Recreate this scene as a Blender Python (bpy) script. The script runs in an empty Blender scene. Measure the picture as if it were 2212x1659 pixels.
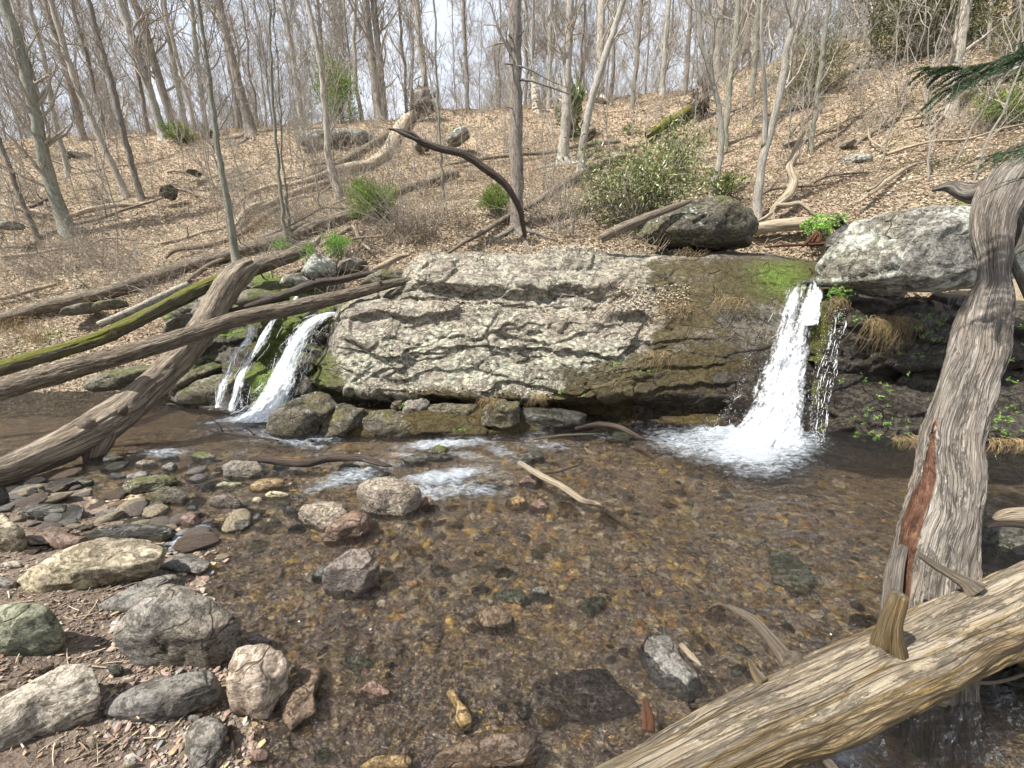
import bpy, bmesh, math
import numpy as np
from math import radians, sin, cos, tan, pi
S = bpy.context.scene
C = S.collection

# ------------------------------------------------------------------ camera, sky, sun, exposure
F = 833.0; PITCH = radians(14); CP, SP = cos(PITCH), sin(PITCH); H0 = 1.8
cam = bpy.data.objects.new('camera', bpy.data.cameras.new('camera')); C.objects.link(cam)
cam.location = (0, 0, H0); cam.rotation_euler = (radians(90) - PITCH, 0, 0)
cam.data.sensor_width = 36; cam.data.lens = 36 * F / 2212
cam.data.clip_start = 0.05; cam.data.clip_end = 600
S.camera = cam
SUN_EL, SUN_AZ = radians(57), radians(248)      # azimuth clockwise from +Y
W = bpy.data.worlds.new('World'); S.world = W; W.use_nodes = True
wn = W.node_tree.nodes; wl = W.node_tree.links; wn.clear()
sk = wn.new('ShaderNodeTexSky'); sk.sky_type = 'NISHITA'; sk.sun_disc = False
sk.sun_elevation = SUN_EL; sk.sun_rotation = SUN_AZ; sk.air_density = 1.0; sk.dust_density = 2.5; sk.ozone_density = 1.5
bg = wn.new('ShaderNodeBackground'); bg.inputs[1].default_value = 0.095
wo = wn.new('ShaderNodeOutputWorld'); # thin high white cloud over the whole sky
wtc = wn.new('ShaderNodeTexCoord'); wno = wn.new('ShaderNodeTexNoise'); wno.inputs['Scale'].default_value = 2.2; wno.inputs['Detail'].default_value = 6; wl.new(wtc.outputs['Generated'], wno.inputs['Vector'])
wmr = wn.new('ShaderNodeMapRange'); wmr.inputs[1].default_value = .3; wmr.inputs[2].default_value = .7; wmr.inputs[3].default_value = .7; wmr.inputs[4].default_value = 1.0; wl.new(wno.outputs['Fac'], wmr.inputs[0])
wmx = wn.new('ShaderNodeMix'); wmx.data_type = 'RGBA'; wl.new(wmr.outputs[0], wmx.inputs[0]); wl.new(sk.outputs[0], wmx.inputs[6]); wmx.inputs[7].default_value = (4.7, 5.0, 5.5, 1)
wl.new(wmx.outputs[2], bg.inputs[0]); wl.new(bg.outputs[0], wo.inputs[0])
sd = bpy.data.lights.new('sun', 'SUN'); sd.energy = 5.0; sd.angle = radians(0.6); sd.color = (1, 0.965, 0.905)
sun = bpy.data.objects.new('sun', sd); C.objects.link(sun)
from mathutils import Vector
sdir = Vector((sin(SUN_AZ) * cos(SUN_EL), cos(SUN_AZ) * cos(SUN_EL), sin(SUN_EL)))
sun.rotation_euler = sdir.to_track_quat('Z', 'Y').to_euler()
S.view_settings.view_transform = 'Standard'; S.view_settings.look = 'None'
S.view_settings.exposure = 1.27; S.view_settings.gamma = 1.0; S.view_settings.use_curve_mapping = False

# ------------------------------------------------------------------ geometry of the view (used to measure positions)
def ray(u, v):
    cx = (u - 1106) / F; cy = (829.5 - v) / F
    return np.array([cx, CP + cy * SP, -SP + cy * CP])
def PY(u, v, Y): d = ray(u, v); return np.array([0, 0, H0]) + d * (Y / d[1])
def PZ(u, v, z): d = ray(u, v); return np.array([0, 0, H0]) + d * ((z - H0) / d[2])
def PT(u, v, t): return np.array([0, 0, H0]) + ray(u, v) * t
def depth(P): P = np.asarray(P, float); return P[..., 1] * CP - (P[..., 2] - H0) * SP
def proj(P):
    d = depth(P); up = P[..., 1] * SP + (P[..., 2] - H0) * CP
    return 1106 + F * P[..., 0] / d, 829.5 - F * up / d
FR = dict(v=(0, 0, 1), a=(0, 0), b=(691, 0), c=(1434, 0), d=(0, 518), e=(691, 484), f=(1434, 432), g=(0, 1054), h=(691, 1054), i=(1434, 1054))
def fr(k, pts):
    o = FR[k]; s = o[2] if len(o) > 2 else 0.3646
    return [(o[0] + p[0] * s, o[1] + p[1] * s) + tuple(p[2:]) for p in pts]

# ------------------------------------------------------------------ noise
_r = np.random.default_rng(3)
PERM = _r.permutation(512); PERM = np.concatenate([PERM, PERM, PERM])
GR = _r.normal(size=(512, 3)); GR /= np.linalg.norm(GR, axis=1)[:, None]
def perlin(P):
    P = np.asarray(P, float); I = np.floor(P).astype(int); f = P - I; I &= 511
    w = f * f * f * (f * (f * 6 - 15) + 10); out = 0
    for dx in (0, 1):
        for dy in (0, 1):
            for dz in (0, 1):
                h = PERM[PERM[PERM[(I[..., 0] + dx) & 511] + ((I[..., 1] + dy) & 511)] + ((I[..., 2] + dz) & 511)]
                g = GR[h]; q = f - np.array([dx, dy, dz])
                ww = (w[..., 0] if dx else 1 - w[..., 0]) * (w[..., 1] if dy else 1 - w[..., 1]) * (w[..., 2] if dz else 1 - w[..., 2])
                out = out + ww * (g * q).sum(-1)
    return out
def fbm(P, o=4, gain=0.5):
    a = 1; s = 0; P = np.asarray(P, float)
    for k in range(o): s = s + a * perlin(P + 17.3 * k); P = P * 2.03; a *= gain
    return s
def cells(P, seed=0):
    """tilted facets: returns plane displacement and distance to the cell edge"""
    P = np.asarray(P, float) + seed * 7.7; I = np.floor(P).astype(int)
    n = P.shape[0]; f1 = np.full(n, 9.); f2 = np.full(n, 9.); d = np.zeros(n)
    R = np.random.default_rng(11).random((512, 7))
    for dx in (-1, 0, 1):
        for dy in (-1, 0, 1):
            for dz in (-1, 0, 1):
                c = I + (dx, dy, dz)
                h = PERM[PERM[PERM[c[:, 0] & 511] + (c[:, 1] & 511)] + (c[:, 2] & 511)]
                r = R[h]; q = P - (c + r[:, :3]); dd = np.sqrt((q * q).sum(1))
                val = (r[:, 3] - .5) + ((r[:, 4:7] - .5) * q).sum(1) * 1.1
                m = dd < f1
                f2 = np.where(m, f1, np.minimum(f2, dd)); d = np.where(m, val, d); f1 = np.where(m, dd, f1)
    return d, f2 - f1

# ------------------------------------------------------------------ object helpers
def obj(name, V, Fc, mat, parent=None, loc=None, at=None, smooth=True):
    V = np.asarray(V, float)
    if parent is not None: off = np.array(parent['_o']) if '_o' in parent else np.zeros(3)
    else: off = np.array(loc if loc is not None else (0, 0, 0), float)
    me = bpy.data.meshes.new(name)
    if not isinstance(Fc, list): Fc = [Fc]
    Fc = [np.asarray(f, int) for f in Fc if len(f)]
    me.vertices.add(len(V)); me.vertices.foreach_set('co', (V - off).astype(np.float32).ravel())
    nl = sum(f.size for f in Fc); npoly = sum(len(f) for f in Fc)
    me.loops.add(nl); me.loops.foreach_set('vertex_index', np.concatenate([f.ravel() for f in Fc]).astype(np.int32))
    sz = np.concatenate([np.full(len(f), f.shape[1]) for f in Fc])
    me.polygons.add(npoly); me.polygons.foreach_set('loop_start', np.concatenate([[0], np.cumsum(sz)[:-1]]).astype(np.int32))
    me.polygons.foreach_set('use_smooth', np.full(npoly, smooth))
    if at:
        for k, a in at.items():
            a = np.asarray(a, np.float32)
            if a.ndim == 1: me.attributes.new(k, 'FLOAT', 'POINT').data.foreach_set('value', a)
            else: me.attributes.new(k, 'FLOAT_VECTOR', 'POINT').data.foreach_set('vector', a.ravel())
    me.update(calc_edges=True); me.validate()
    if mat: me.materials.append(mat)
    o = bpy.data.objects.new(name, me); C.objects.link(o)
    if parent is not None: o.parent = parent
    else: o.location = off
    return o
def tag(o, label=None, cat=None, group=None, kind=None):
    if label: o['label'] = label
    if cat: o['category'] = cat
    if group: o['group'] = group
    if kind: o['kind'] = kind
    return o
THINGS = []
def thing(name, label, cat, loc=(0, 0, 0), group=None):
    o = bpy.data.objects.new(name, None); C.objects.link(o); o.location = loc; o['_o'] = [float(q) for q in loc]
    o.empty_display_size = 0.1; THINGS.append(o)
    return tag(o, label, cat, group)
def copy_tree(root, loc, rz=0, sc=1.0, label=None):
    r = root.copy(); C.objects.link(r); r.location = loc; r.rotation_euler = (0, 0, rz); r.scale = (sc, sc, sc)
    if label: r['label'] = label
    for ch in root.children:
        c = ch.copy(); C.objects.link(c); c.parent = r
    return r

class MB:
    def __init__(s): s.V = []; s.F3 = []; s.F4 = []; s.A = []; s.n = 0
    def add(s, V, Fs, wv=None):
        V = np.asarray(V, float)
        for f in (Fs if isinstance(Fs, list) else [Fs]):
            f = np.asarray(f, int)
            if len(f): (s.F3 if f.shape[1] == 3 else s.F4).append(f + s.n)
        s.V.append(V); s.A.append(wv if wv is not None else np.zeros((len(V), 3))); s.n += len(V); return s
    def build(s, name, mat, parent=None, loc=None, smooth=True):
        Fs = []
        if s.F3: Fs.append(np.concatenate(s.F3))
        if s.F4: Fs.append(np.concatenate(s.F4))
        return obj(name, np.concatenate(s.V), Fs, mat, parent, loc, {'wv': np.concatenate(s.A)}, smooth)

def grid_faces(nr, nc, wrap=False):
    r = np.arange(nr - 1)[:, None]; c = np.arange(nc if wrap else nc - 1)[None, :]
    c2 = (c + 1) % nc
    return np.stack([r * nc + c, r * nc + c2, (r + 1) * nc + c2, (r + 1) * nc + c], -1).reshape(-1, 4)
def catmull(P, n):
    P = np.asarray(P, float)
    if len(P) == 2: t = np.linspace(0, 1, n)[:, None]; return P[0] * (1 - t) + P[1] * t
    Q = np.vstack([2 * P[0] - P[1], P, 2 * P[-1] - P[-2]])
    d = np.linalg.norm(np.diff(P[:, :3], axis=0), axis=1); cum = np.concatenate([[0], np.cumsum(d)])
    s = np.linspace(0, cum[-1], n); k = np.clip(np.searchsorted(cum, s, 'right') - 1, 0, len(P) - 2)
    t = ((s - cum[k]) / np.maximum(d[k], 1e-9))[:, None]
    p0, p1, p2, p3 = Q[k], Q[k + 1], Q[k + 2], Q[k + 3]
    return .5 * (2 * p1 + (p2 - p0) * t + (2 * p0 - 5 * p1 + 4 * p2 - p3) * t * t + (3 * p1 - p0 - 3 * p2 + p3) * t ** 3)
def nrm(a): return a / np.maximum(np.linalg.norm(a, axis=-1, keepdims=True), 1e-9)
def btubes(P, R, sides, caps=False, disp=None):
    """N tubes at once: P (N,K,3), R (N,K)"""
    P = np.asarray(P, float); R = np.asarray(R, float)
    if P.ndim == 2: P = P[None]; R = R[None]
    N, K, _ = P.shape
    T = nrm(np.gradient(P, axis=1)); m = nrm(T.mean(1)); ref = np.eye(3)[np.argmin(np.abs(m), axis=1)][:, None, :]
    A = nrm(np.cross(T, ref)); B = np.cross(T, A)
    th = np.arange(sides) * 2 * pi / sides; c, s = np.cos(th), np.sin(th)
    ln = np.concatenate([np.zeros((N, 1)), np.cumsum(np.linalg.norm(np.diff(P, axis=1), axis=2), axis=1)], 1)
    off = np.arange(N)[:, None] * 3.7
    wv = np.stack([np.broadcast_to(c, (N, K, sides)) * 1.0 + off[..., None], np.broadcast_to(s, (N, K, sides)) * 1.0, np.broadcast_to(ln[..., None], (N, K, sides))], -1)
    RR = R[..., None] * np.ones(sides)
    if disp is not None: RR = RR * (1 + disp(wv.reshape(-1, 3), P, RR).reshape(RR.shape))
    V = P[:, :, None] + RR[..., None] * (A[:, :, None] * c[:, None] + B[:, :, None] * s[:, None])
    base = grid_faces(K, sides, True); Fq = (base[None] + (np.arange(N) * K * sides)[:, None, None]).reshape(-1, 4)
    V = V.reshape(-1, 3); wv = wv.reshape(-1, 3)
    if caps:
        nv = len(V); ex = []; ew = []; tri = []
        for n in range(N):
            for e, ring in ((0, n * K * sides), (1, (n * K + K - 1) * sides)):
                q = V[ring:ring + sides]; cc = q.mean(0) + (-T[n, 0] if e == 0 else T[n, -1]) * R[n, 0 if e == 0 else -1] * .12
                ex.append(cc); ew.append(wv[ring] * np.array([0, 0, 1])); ci = nv + len(ex) - 1
                a = ring + np.arange(sides); b = ring + (np.arange(sides) + 1) % sides
                tri.append(np.stack([b, a, np.full(sides, ci)], 1) if e == 0 else np.stack([a, b, np.full(sides, ci)], 1))
        V = np.vstack([V, ex]); wv = np.vstack([wv, ew]); return V, [Fq, np.concatenate(tri)], wv
    return V, [Fq], wv
def grow(P, R, n, lo, hi, L, ang, up, wig, rr, K, rg, rmin=0.003, Lj=.4):
    """n children on the N parent paths"""
    N, k, _ = P.shape
    ln = np.linalg.norm(P[:, -1] - P[:, 0], axis=1) + .01; i = rg.choice(N, n, p=ln / ln.sum())
    t = rg.uniform(lo, hi, n) * (k - 1); a = np.clip(t.astype(int), 0, k - 2); f = (t - a)[:, None]
    st = P[i, a] * (1 - f) + P[i, a + 1] * f; r0 = R[i, a] * (1 - f[:, 0]) + R[i, a + 1] * f[:, 0]
    T = nrm(P[i, a + 1] - P[i, a]); q = rg.normal(size=(n, 3)); q = nrm(q - (q * T).sum(1)[:, None] * T)
    an = (ang * rg.uniform(.7, 1.3, n))[:, None]
    d = np.cos(an) * T + np.sin(an) * q
    LL = L * rg.uniform(1 - Lj, 1 + Lj, n) * (1 - .55 * (t / (k - 1)))
    out = [st]
    for s in range(K - 1):
        d = nrm(d + np.array([0, 0, up]) + rg.normal(size=(n, 3)) * wig); out.append(out[-1] + d * (LL / (K - 1))[:, None])
    r = np.maximum(r0 * rr, rmin)[:, None] * np.linspace(1, .25, K)[None]
    return np.stack(out, 1), np.maximum(r, rmin * .6)

_ico = {}
def ico(sub):
    if sub not in _ico:
        bm = bmesh.new(); bmesh.ops.create_icosphere(bm, subdivisions=sub, radius=1)
        _ico[sub] = (np.array([v.co[:] for v in bm.verts]), np.array([[v.index for v in f.verts] for f in bm.faces])); bm.free()
    return _ico[sub]
def rock_unit(seed, sub, nf=12, rough=1.0, cut=(.62, .9)):
    V, T = ico(sub); V = V.copy(); rg = np.random.default_rng(seed)
    for k in range(nf):
        m = nrm(rg.normal(size=3)); d = rg.uniform(*cut); s = V @ m
        V -= m * (np.maximum(s - d, 0) * .93)[:, None]
    n = nrm(V)
    dd, e = cells(V * 1.6 + fbm(V * 2, 2)[:, None] * .3, seed)
    V += n * (rough * (.10 * fbm(V * 1.6 + seed, 3) + .06 * dd - .035 * np.exp(-e * 14) + .02 * fbm(V * 9 + seed, 3)))[:, None]
    return V, T
def instances(P, sc, rot_rg, base, flat=.5):
    """scatter copies of small base shape (verts, faces) as one mesh"""
    BV, BF = base; n = len(P); q = rot_rg.uniform(0, 2 * pi, n); c, s = np.cos(q), np.sin(q)
    X = BV[None] * sc[:, None, :]
    tl = rot_rg.normal(size=(n, 2)) * .25
    x = X[..., 0] * c[:, None] - X[..., 1] * s[:, None]; y = X[..., 0] * s[:, None] + X[..., 1] * c[:, None]
    z = X[..., 2] + x * tl[:, :1] + y * tl[:, 1:]
    V = np.stack([x, y, z], -1) + P[:, None]
    return V.reshape(-1, 3), (BF[None] + (np.arange(n) * len(BV))[:, None, None]).reshape(-1, BF.shape[1])
def leaves(P, L, Wd, rg, flat=.3, droop=0.0, D=None):
    """folded leaf blades of 2 triangles, one island each"""
    n = len(P); L = np.broadcast_to(L, n)[:, None]; Wd = np.broadcast_to(Wd, n)[:, None]
    if D is None:
        D = rg.normal(size=(n, 3)); D[:, 2] = D[:, 2] * flat - droop
    D = nrm(D); up = rg.normal(size=(n, 3)) * (flat + .15) + np.array([0, 0, 1.]); X = nrm(np.cross(D, up)); Z = np.cross(X, D)
    fold = rg.uniform(-.25, .35, n)[:, None] * Wd
    V = np.stack([P - D * L * .5, P + X * Wd * .5 + Z * fold, P + D * L * .5, P - X * Wd * .5 + Z * fold], 1).reshape(-1, 3)
    b = np.arange(n)[:, None] * 4
    return V, np.concatenate([b + [0, 1, 2], b + [0, 2, 3]])

# ------------------------------------------------------------------ materials
class NT:
    def __init__(s, name, rough=.85, spec=.3):
        s.m = bpy.data.materials.new(name); s.m.use_nodes = True; s.t = s.m.node_tree; s.n = s.t.nodes; s.l = s.t.links
        s.b = s.n['Principled BSDF']; s.b.inputs['Roughness'].default_value = rough; s.b.inputs['Specular IOR Level'].default_value = spec
        s.out = s.n['Material Output']
    def new(s, k, **p):
        q = s.n.new(k)
        for a, b in p.items(): setattr(q, a, b)
        return q
    def put(s, sock, x):
        if isinstance(x, bpy.types.NodeSocket): s.l.new(x, sock)
        elif x is not None:
            try: sock.default_value = x
            except Exception: sock.default_value = tuple(x) + (1,)
    def coord(s, scale=(1, 1, 1), attr=None, rnd=True):
        if attr: v = s.new('ShaderNodeAttribute', attribute_name=attr).outputs['Vector']
        else: v = s.new('ShaderNodeTexCoord').outputs['Object']
        if rnd:
            oi = s.new('ShaderNodeObjectInfo').outputs['Random']
            v = s.vm('ADD', v, s.vm('SCALE', (37., 91., 53.), None, oi))
        mp = s.new('ShaderNodeMapping'); s.l.new(v, mp.inputs[0]); mp.inputs['Scale'].default_value = scale; return mp.outputs[0]
    def vm(s, op, a, b=None, sc=None):
        q = s.new('ShaderNodeVectorMath', operation=op); s.put(q.inputs[0], a)
        if b is not None: s.put(q.inputs[1], b)
        if sc is not None: s.put(q.inputs['Scale'], sc)
        return q.outputs[0]
    def noise(s, v, sc=1, det=5, rough=.6, dist=0, col=False):
        q = s.new('ShaderNodeTexNoise'); s.l.new(v, q.inputs['Vector']); q.inputs['Scale'].default_value = sc
        q.inputs['Detail'].default_value = det; q.inputs['Roughness'].default_value = rough; q.inputs['Distortion'].default_value = dist
        return q.outputs['Color' if col else 'Fac']
    def vor(s, v, sc=1, feat='F1', out='Distance', rnd=1.0):
        q = s.new('ShaderNodeTexVoronoi', feature=feat); s.l.new(v, q.inputs['Vector']); q.inputs['Scale'].default_value = sc
        q.inputs['Randomness'].default_value = rnd; return q.outputs[out]
    def ramp(s, f, stops):
        q = s.new('ShaderNodeValToRGB'); s.l.new(f, q.inputs[0]); e = q.color_ramp.elements
        while len(e) < len(stops): e.new(.5)
        for k, (p, c) in enumerate(stops):
            e[k].position = p; e[k].color = (c, c, c, 1) if isinstance(c, (int, float)) else tuple(c) + (1,)
        return q.outputs[0]
    def step(s, f, a, b, lo=0, hi=1):
        q = s.new('ShaderNodeMapRange'); q.interpolation_type = 'SMOOTHSTEP'; s.put(q.inputs[0], f)
        q.inputs[1].default_value = a; q.inputs[2].default_value = b; q.inputs[3].default_value = lo; q.inputs[4].default_value = hi; return q.outputs[0]
    def mth(s, op, a, b=0, c=None):
        q = s.new('ShaderNodeMath', operation=op); s.put(q.inputs[0], a); s.put(q.inputs[1], b)
        if c is not None: s.put(q.inputs[2], c)
        return q.outputs[0]
    def mix(s, f, a, b, mode='MIX'):
        q = s.new('ShaderNodeMix', data_type='RGBA', blend_type=mode); s.put(q.inputs[0], f); s.put(q.inputs[6], a); s.put(q.inputs[7], b); return q.outputs[2]
    def attr(s, n): return s.new('ShaderNodeAttribute', attribute_name=n).outputs['Fac']
    def bump(s, h, dist=.02, st=1.0, nin=None):
        q = s.new('ShaderNodeBump'); s.l.new(h, q.inputs['Height']); q.inputs['Distance'].default_value = dist; q.inputs['Strength'].default_value = st
        if nin is not None: s.l.new(nin, q.inputs['Normal'])
        return q.outputs[0]
    def upz(s):
        g = s.new('ShaderNodeNewGeometry'); x = s.new('ShaderNodeSeparateXYZ'); s.l.new(g.outputs['Normal'], x.inputs[0]); return x.outputs[2]
    def island(s): return s.new('ShaderNodeNewGeometry').outputs['Random Per Island']
    def fin(s, col, rough=None, nor=None):
        s.put(s.b.inputs['Base Color'], col)
        if rough is not None: s.put(s.b.inputs['Roughness'], rough)
        if nor is not None: s.l.new(nor, s.b.inputs['Normal'])
        return s.m

def rock_mat(name, dark, light, tint, lichen=None, lam=.5, moss=0.0, rough=.85, sc=3.0, attrs=False, spec=.3, lsc=9, bs=1.0, moss_col=((.03, .045, .008), (.11, .12, .02)), lvw=1.0):
    t = NT(name, rough, spec); v = t.coord(); w = t.vm('ADD', v, t.vm('SCALE', t.noise(v, 2.2, 3, col=True), None, .25))
    n1 = t.noise(w, sc, 9, .66); n2 = t.noise(w, sc * .45, 4); n3 = t.noise(w, sc * 14, 6, .75)
    col = t.ramp(n1, [(.28, dark), (.5, [(a + b) / 2 for a, b in zip(dark, light)]), (.68, light)])
    col = t.mix(t.step(n2, .42, .62), col, t.mix(.6, col, tint))
    col = t.mix(t.step(n3, .36, .64, .0, 1), t.mix(1, col, (.5, .48, .46), 'MULTIPLY'), t.mix(1, col, (1.22, 1.2, 1.18), 'MULTIPLY'))
    vs = t.vm('MULTIPLY', w, (1, 1, 2.1)); cr = t.vor(vs, sc * .8, 'DISTANCE_TO_EDGE'); crk = t.mth('MULTIPLY', t.step(cr, 0, .035, 1, 0), t.step(t.noise(w, sc * .9, 2), .46, .62))
    col = t.mix(t.mth('MULTIPLY', crk, .65), col, (.025, .022, .018))
    pit = t.step(t.noise(t.vm('MULTIPLY', w, (1, 1, 1.6)), sc * 3.6, 7, .75), .40, .50); col = t.mix(t.mth('MULTIPLY', t.mth('SUBTRACT', 1, pit), .6), col, t.mix(1, col, (.28, .25, .20), 'MULTIPLY'))
    if attrs:
        pur = t.attr('tone'); col = t.mix(t.mth('MULTIPLY', pur, .7), col, t.mix(n1, (.11, .085, .072), (.31, .26, .225)))
    h = t.mth('ADD', t.mth('MULTIPLY', n1, .7), t.mth('MULTIPLY', n3, .25)); h = t.mth('SUBTRACT', h, t.mth('MULTIPLY', crk, .5)); h = t.mth('ADD', h, t.mth('MULTIPLY', pit, .18))
    if lichen:
        lm = t.mth('ADD', t.mth('MULTIPLY', t.vor(t.vm('ADD', w, t.vm('SCALE', t.noise(w, 18, 3, col=True), None, .07)), lsc), -lvw), t.mth('MULTIPLY', t.noise(w, sc * .6, 6, .7), 1.6))
        if attrs: lm = t.mth('ADD', lm, t.mth('MULTIPLY', t.mth('SUBTRACT', t.attr('lich'), .5), .9))
        lf = t.step(lm, .72 - lam, .90 - lam)
        lcol = t.mix(t.noise(w, 40, 4, .8), [c * .62 for c in lichen], [min(c * 1.12, .85) for c in lichen])
        col = t.mix(t.mth('MULTIPLY', lf, .9), col, lcol); h = t.mth('ADD', h, t.mth('MULTIPLY', lf, .1))
    if attrs:
        wet = t.attr('wet'); col = t.mix(wet, col, t.mix(1, col, (.145, .13, .118), 'MULTIPLY'))  # deep darkening: wet rock, and on the right wall also painted shade
    if moss or attrs:
        mn = t.mth('ADD', t.noise(w, sc * .7, 6, .7), t.mth('MULTIPLY', t.upz(), .12))
        if attrs: mn = t.mth('ADD', mn, t.mth('MULTIPLY', t.mth('SUBTRACT', t.attr('moss'), .5), .75)); mf = t.step(mn, .6, .72)
        else: mf = t.step(mn, 1.0 - moss, 1.08 - moss)
        mc = t.mix(t.noise(w, 30, 5, .8), moss_col[0], moss_col[1])
        if attrs:
            g = t.attr('green'); mc = t.mix(g, mc, t.mix(t.noise(w, 25, 5, .8), (.03, .06, .005), (.17, .24, .02)))
        col = t.mix(t.mth('MULTIPLY', mf, .88), col, mc); h = t.mth('ADD', h, t.mth('MULTIPLY', t.mth('MULTIPLY', mf, t.noise(w, 60, 4)), .35))
    r = rough
    if attrs: r = t.mth('SUBTRACT', rough, t.mth('MULTIPLY', t.attr('wet'), .45))
    return t.fin(col, r, t.bump(h, .05 * bs, .9))

def wood_mat(name, dark, light, warm=None, wamt=.5, moss=0.0, rough=.8, k=2.2, al=2.0, bs=1.0, mosscol=((.05, .06, .01), (.2, .19, .02)), patch=None, pth=.6, rot=False, crack=.75, top=None, blotch=0):
    t = NT(name, rough, .25); v0 = t.coord((1, 1, 1), 'wv', True)
    v = t.vm('ADD', v0, t.vm('SCALE', t.noise(v0, 1.3, 3, col=True), None, .16))
    s1 = t.vm('MULTIPLY', v, (k, k, al)); s2 = t.vm('MULTIPLY', v, (k * 3.5, k * 3.5, al * 2))
    n1 = t.noise(s1, 1.2, 8, .7); n2 = t.noise(s2, 1.5, 6, .75); n3 = t.noise(v, 1.6, 4)
    f = t.mth('ADD', t.mth('MULTIPLY', n1, .55), t.mth('MULTIPLY', n2, .45))
    col = t.ramp(f, [(.36, dark), (.5, [(a * .5 + b * .5) for a, b in zip(dark, light)]), (.62, light)])
    if warm: col = t.mix(t.mth('MULTIPLY', t.step(n3, .45, .62), wamt), col, t.mix(f, [c * .3 for c in warm], warm))
    if patch: col = t.mix(t.step(t.noise(t.vm('MULTIPLY', v, (1, 1, 2.0)), 1.5, 7, .72), pth, pth + .06), col, t.mix(n2, [c * .5 for c in patch], patch))
    if blotch:
        nb = t.noise(t.vm('MULTIPLY', v, (1, 1, 1.1)), 1.9, 8, .74); bl = t.step(nb, .46, .52, 1, 0); col = t.mix(t.mth('MULTIPLY', bl, blotch), col, t.mix(f, [c * .5 for c in dark], [c * 3.2 for c in dark]))
        f = t.mth('ADD', f, t.mth('MULTIPLY', t.step(nb, .46, .50), .35))
    if top: col = t.mix(t.mth('MULTIPLY', t.step(t.mth('ADD', t.upz(), t.mth('MULTIPLY', t.mth('SUBTRACT', n3, .5), 1.6)), .62, .9), .7), col, t.mix(f, [c * .2 for c in top], [min(c * 1.5, .8) for c in top]))
    ck = t.vor(t.vm('MULTIPLY', v, (k * 1.5, k * 1.5, al * .85)), 1.3, 'DISTANCE_TO_EDGE'); ckf = t.step(ck, 0, .065, 1, 0); ckf = t.mth('MULTIPLY', ckf, t.step(n1, .35, .6, 1, .35))
    col = t.mix(t.mth('MULTIPLY', ckf, crack), col, [c * .35 for c in dark]); gr = t.noise(t.vm('MULTIPLY', v, (k * 9, k * 9, al * 3)), 1.5, 4, .7)
    col = t.mix(t.step(gr, .35, .65), t.mix(1, col, (.62, .6, .58), 'MULTIPLY'), t.mix(1, col, (1.2, 1.18, 1.15), 'MULTIPLY'))
    h = t.mth('ADD', t.mth('MULTIPLY', n1, .6), t.mth('MULTIPLY', n2, .4))
    if blotch: h = t.mth('SUBTRACT', h, t.mth('MULTIPLY', bl, .35))
    h = t.mth('SUBTRACT', h, t.mth('MULTIPLY', ckf, crack * .6))
    if moss:
        mf = t.step(t.mth('ADD', t.noise(v, 1.4, 6, .7), t.mth('MULTIPLY', t.upz(), .16)), 1 - moss, 1.1 - moss)
        col = t.mix(mf, col, t.mix(t.noise(t.coord(rnd=False), 60, 5, .8), mosscol[0], mosscol[1]))
    if rot:
        ra = t.step(t.mth('ADD', t.attr('rot'), t.mth('MULTIPLY', t.mth('SUBTRACT', n1, .5), .8)), .4, .6)
        rn = t.noise(t.vm('MULTIPLY', v, (6, 6, 12)), 1, 7, .8); col = t.mix(ra, col, t.ramp(rn, [(.3, (.035, .014, .008)), (.5, (.11, .05, .028)), (.7, (.27, .15, .09))])); h = t.mth('ADD', h, t.mth('MULTIPLY', t.mth('MULTIPLY', ra, rn), .6))
    return t.fin(col, rough, t.bump(h, .03 * bs, 1.0))

def isl_mat(name, cols, rough=.8, spec=.2, trans=0.0, sc=20, bleach=None):
    t = NT(name, rough, spec); r = t.island(); n = len(cols)
    q = t.new('ShaderNodeValToRGB'); t.l.new(r, q.inputs[0]); q.color_ramp.interpolation = 'CONSTANT'; e = q.color_ramp.elements
    while len(e) < n: e.new(.5)
    for k, c in enumerate(cols): e[k].position = k / n; e[k].color = tuple(c) + (1,)
    v = t.coord(); col = t.mix(t.noise(v, sc, 4, .7), t.mix(1, q.outputs[0], (.55, .55, .55), 'MULTIPLY'), t.mix(1, q.outputs[0], (1.35, 1.3, 1.25), 'MULTIPLY'))
    if bleach: col = t.mix(t.mth('MULTIPLY', t.step(t.noise(v, .33, 4, .6), .38, .58), .85), col, t.mix(t.island(), [c * .55 for c in bleach], bleach))
    m = t.fin(col)
    if trans:
        tr = t.new('ShaderNodeBsdfTranslucent'); t.l.new(col, tr.inputs[0]); mx = t.new('ShaderNodeMixShader'); mx.inputs[0].default_value = trans
        t.l.new(t.b.outputs[0], mx.inputs[1]); t.l.new(tr.outputs[0], mx.inputs[2]); t.l.new(mx.outputs[0], t.out.inputs[0])
    return m

M = {}
M['outcrop'] = rock_mat('outcrop_rock', (.125, .112, .085), (.425, .40, .325), (.29, .25, .19), (.44, .445, .335), .22, attrs=True, sc=3.2, lsc=15, bs=1.8, moss_col=((.025, .019, .008), (.105, .078, .024)))
M['boulder_lichen'] = rock_mat('lichen_boulder_rock', (.09, .085, .075), (.34, .33, .29), (.2, .19, .14), (.50, .515, .44), .08, .24, sc=3.0, lsc=14, bs=1.8, lvw=.25)
M['boulder_dark'] = rock_mat('dark_boulder_rock', (.035, .032, .025), (.16, .145, .11), (.11, .10, .05), (.40, .44, .38), .14, .36, sc=3.2, lsc=12, bs=1.2)
M['stone_grey'] = rock_mat('grey_stone', (.10, .095, .085), (.27, .25, .22), (.2, .165, .12), None, 0, .12, sc=6, bs=.6)
M['stone_pale'] = rock_mat('pale_stone', (.25, .22, .175), (.52, .48, .40), (.4, .33, .25), None, 0, 0, sc=6, bs=.5)
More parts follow.
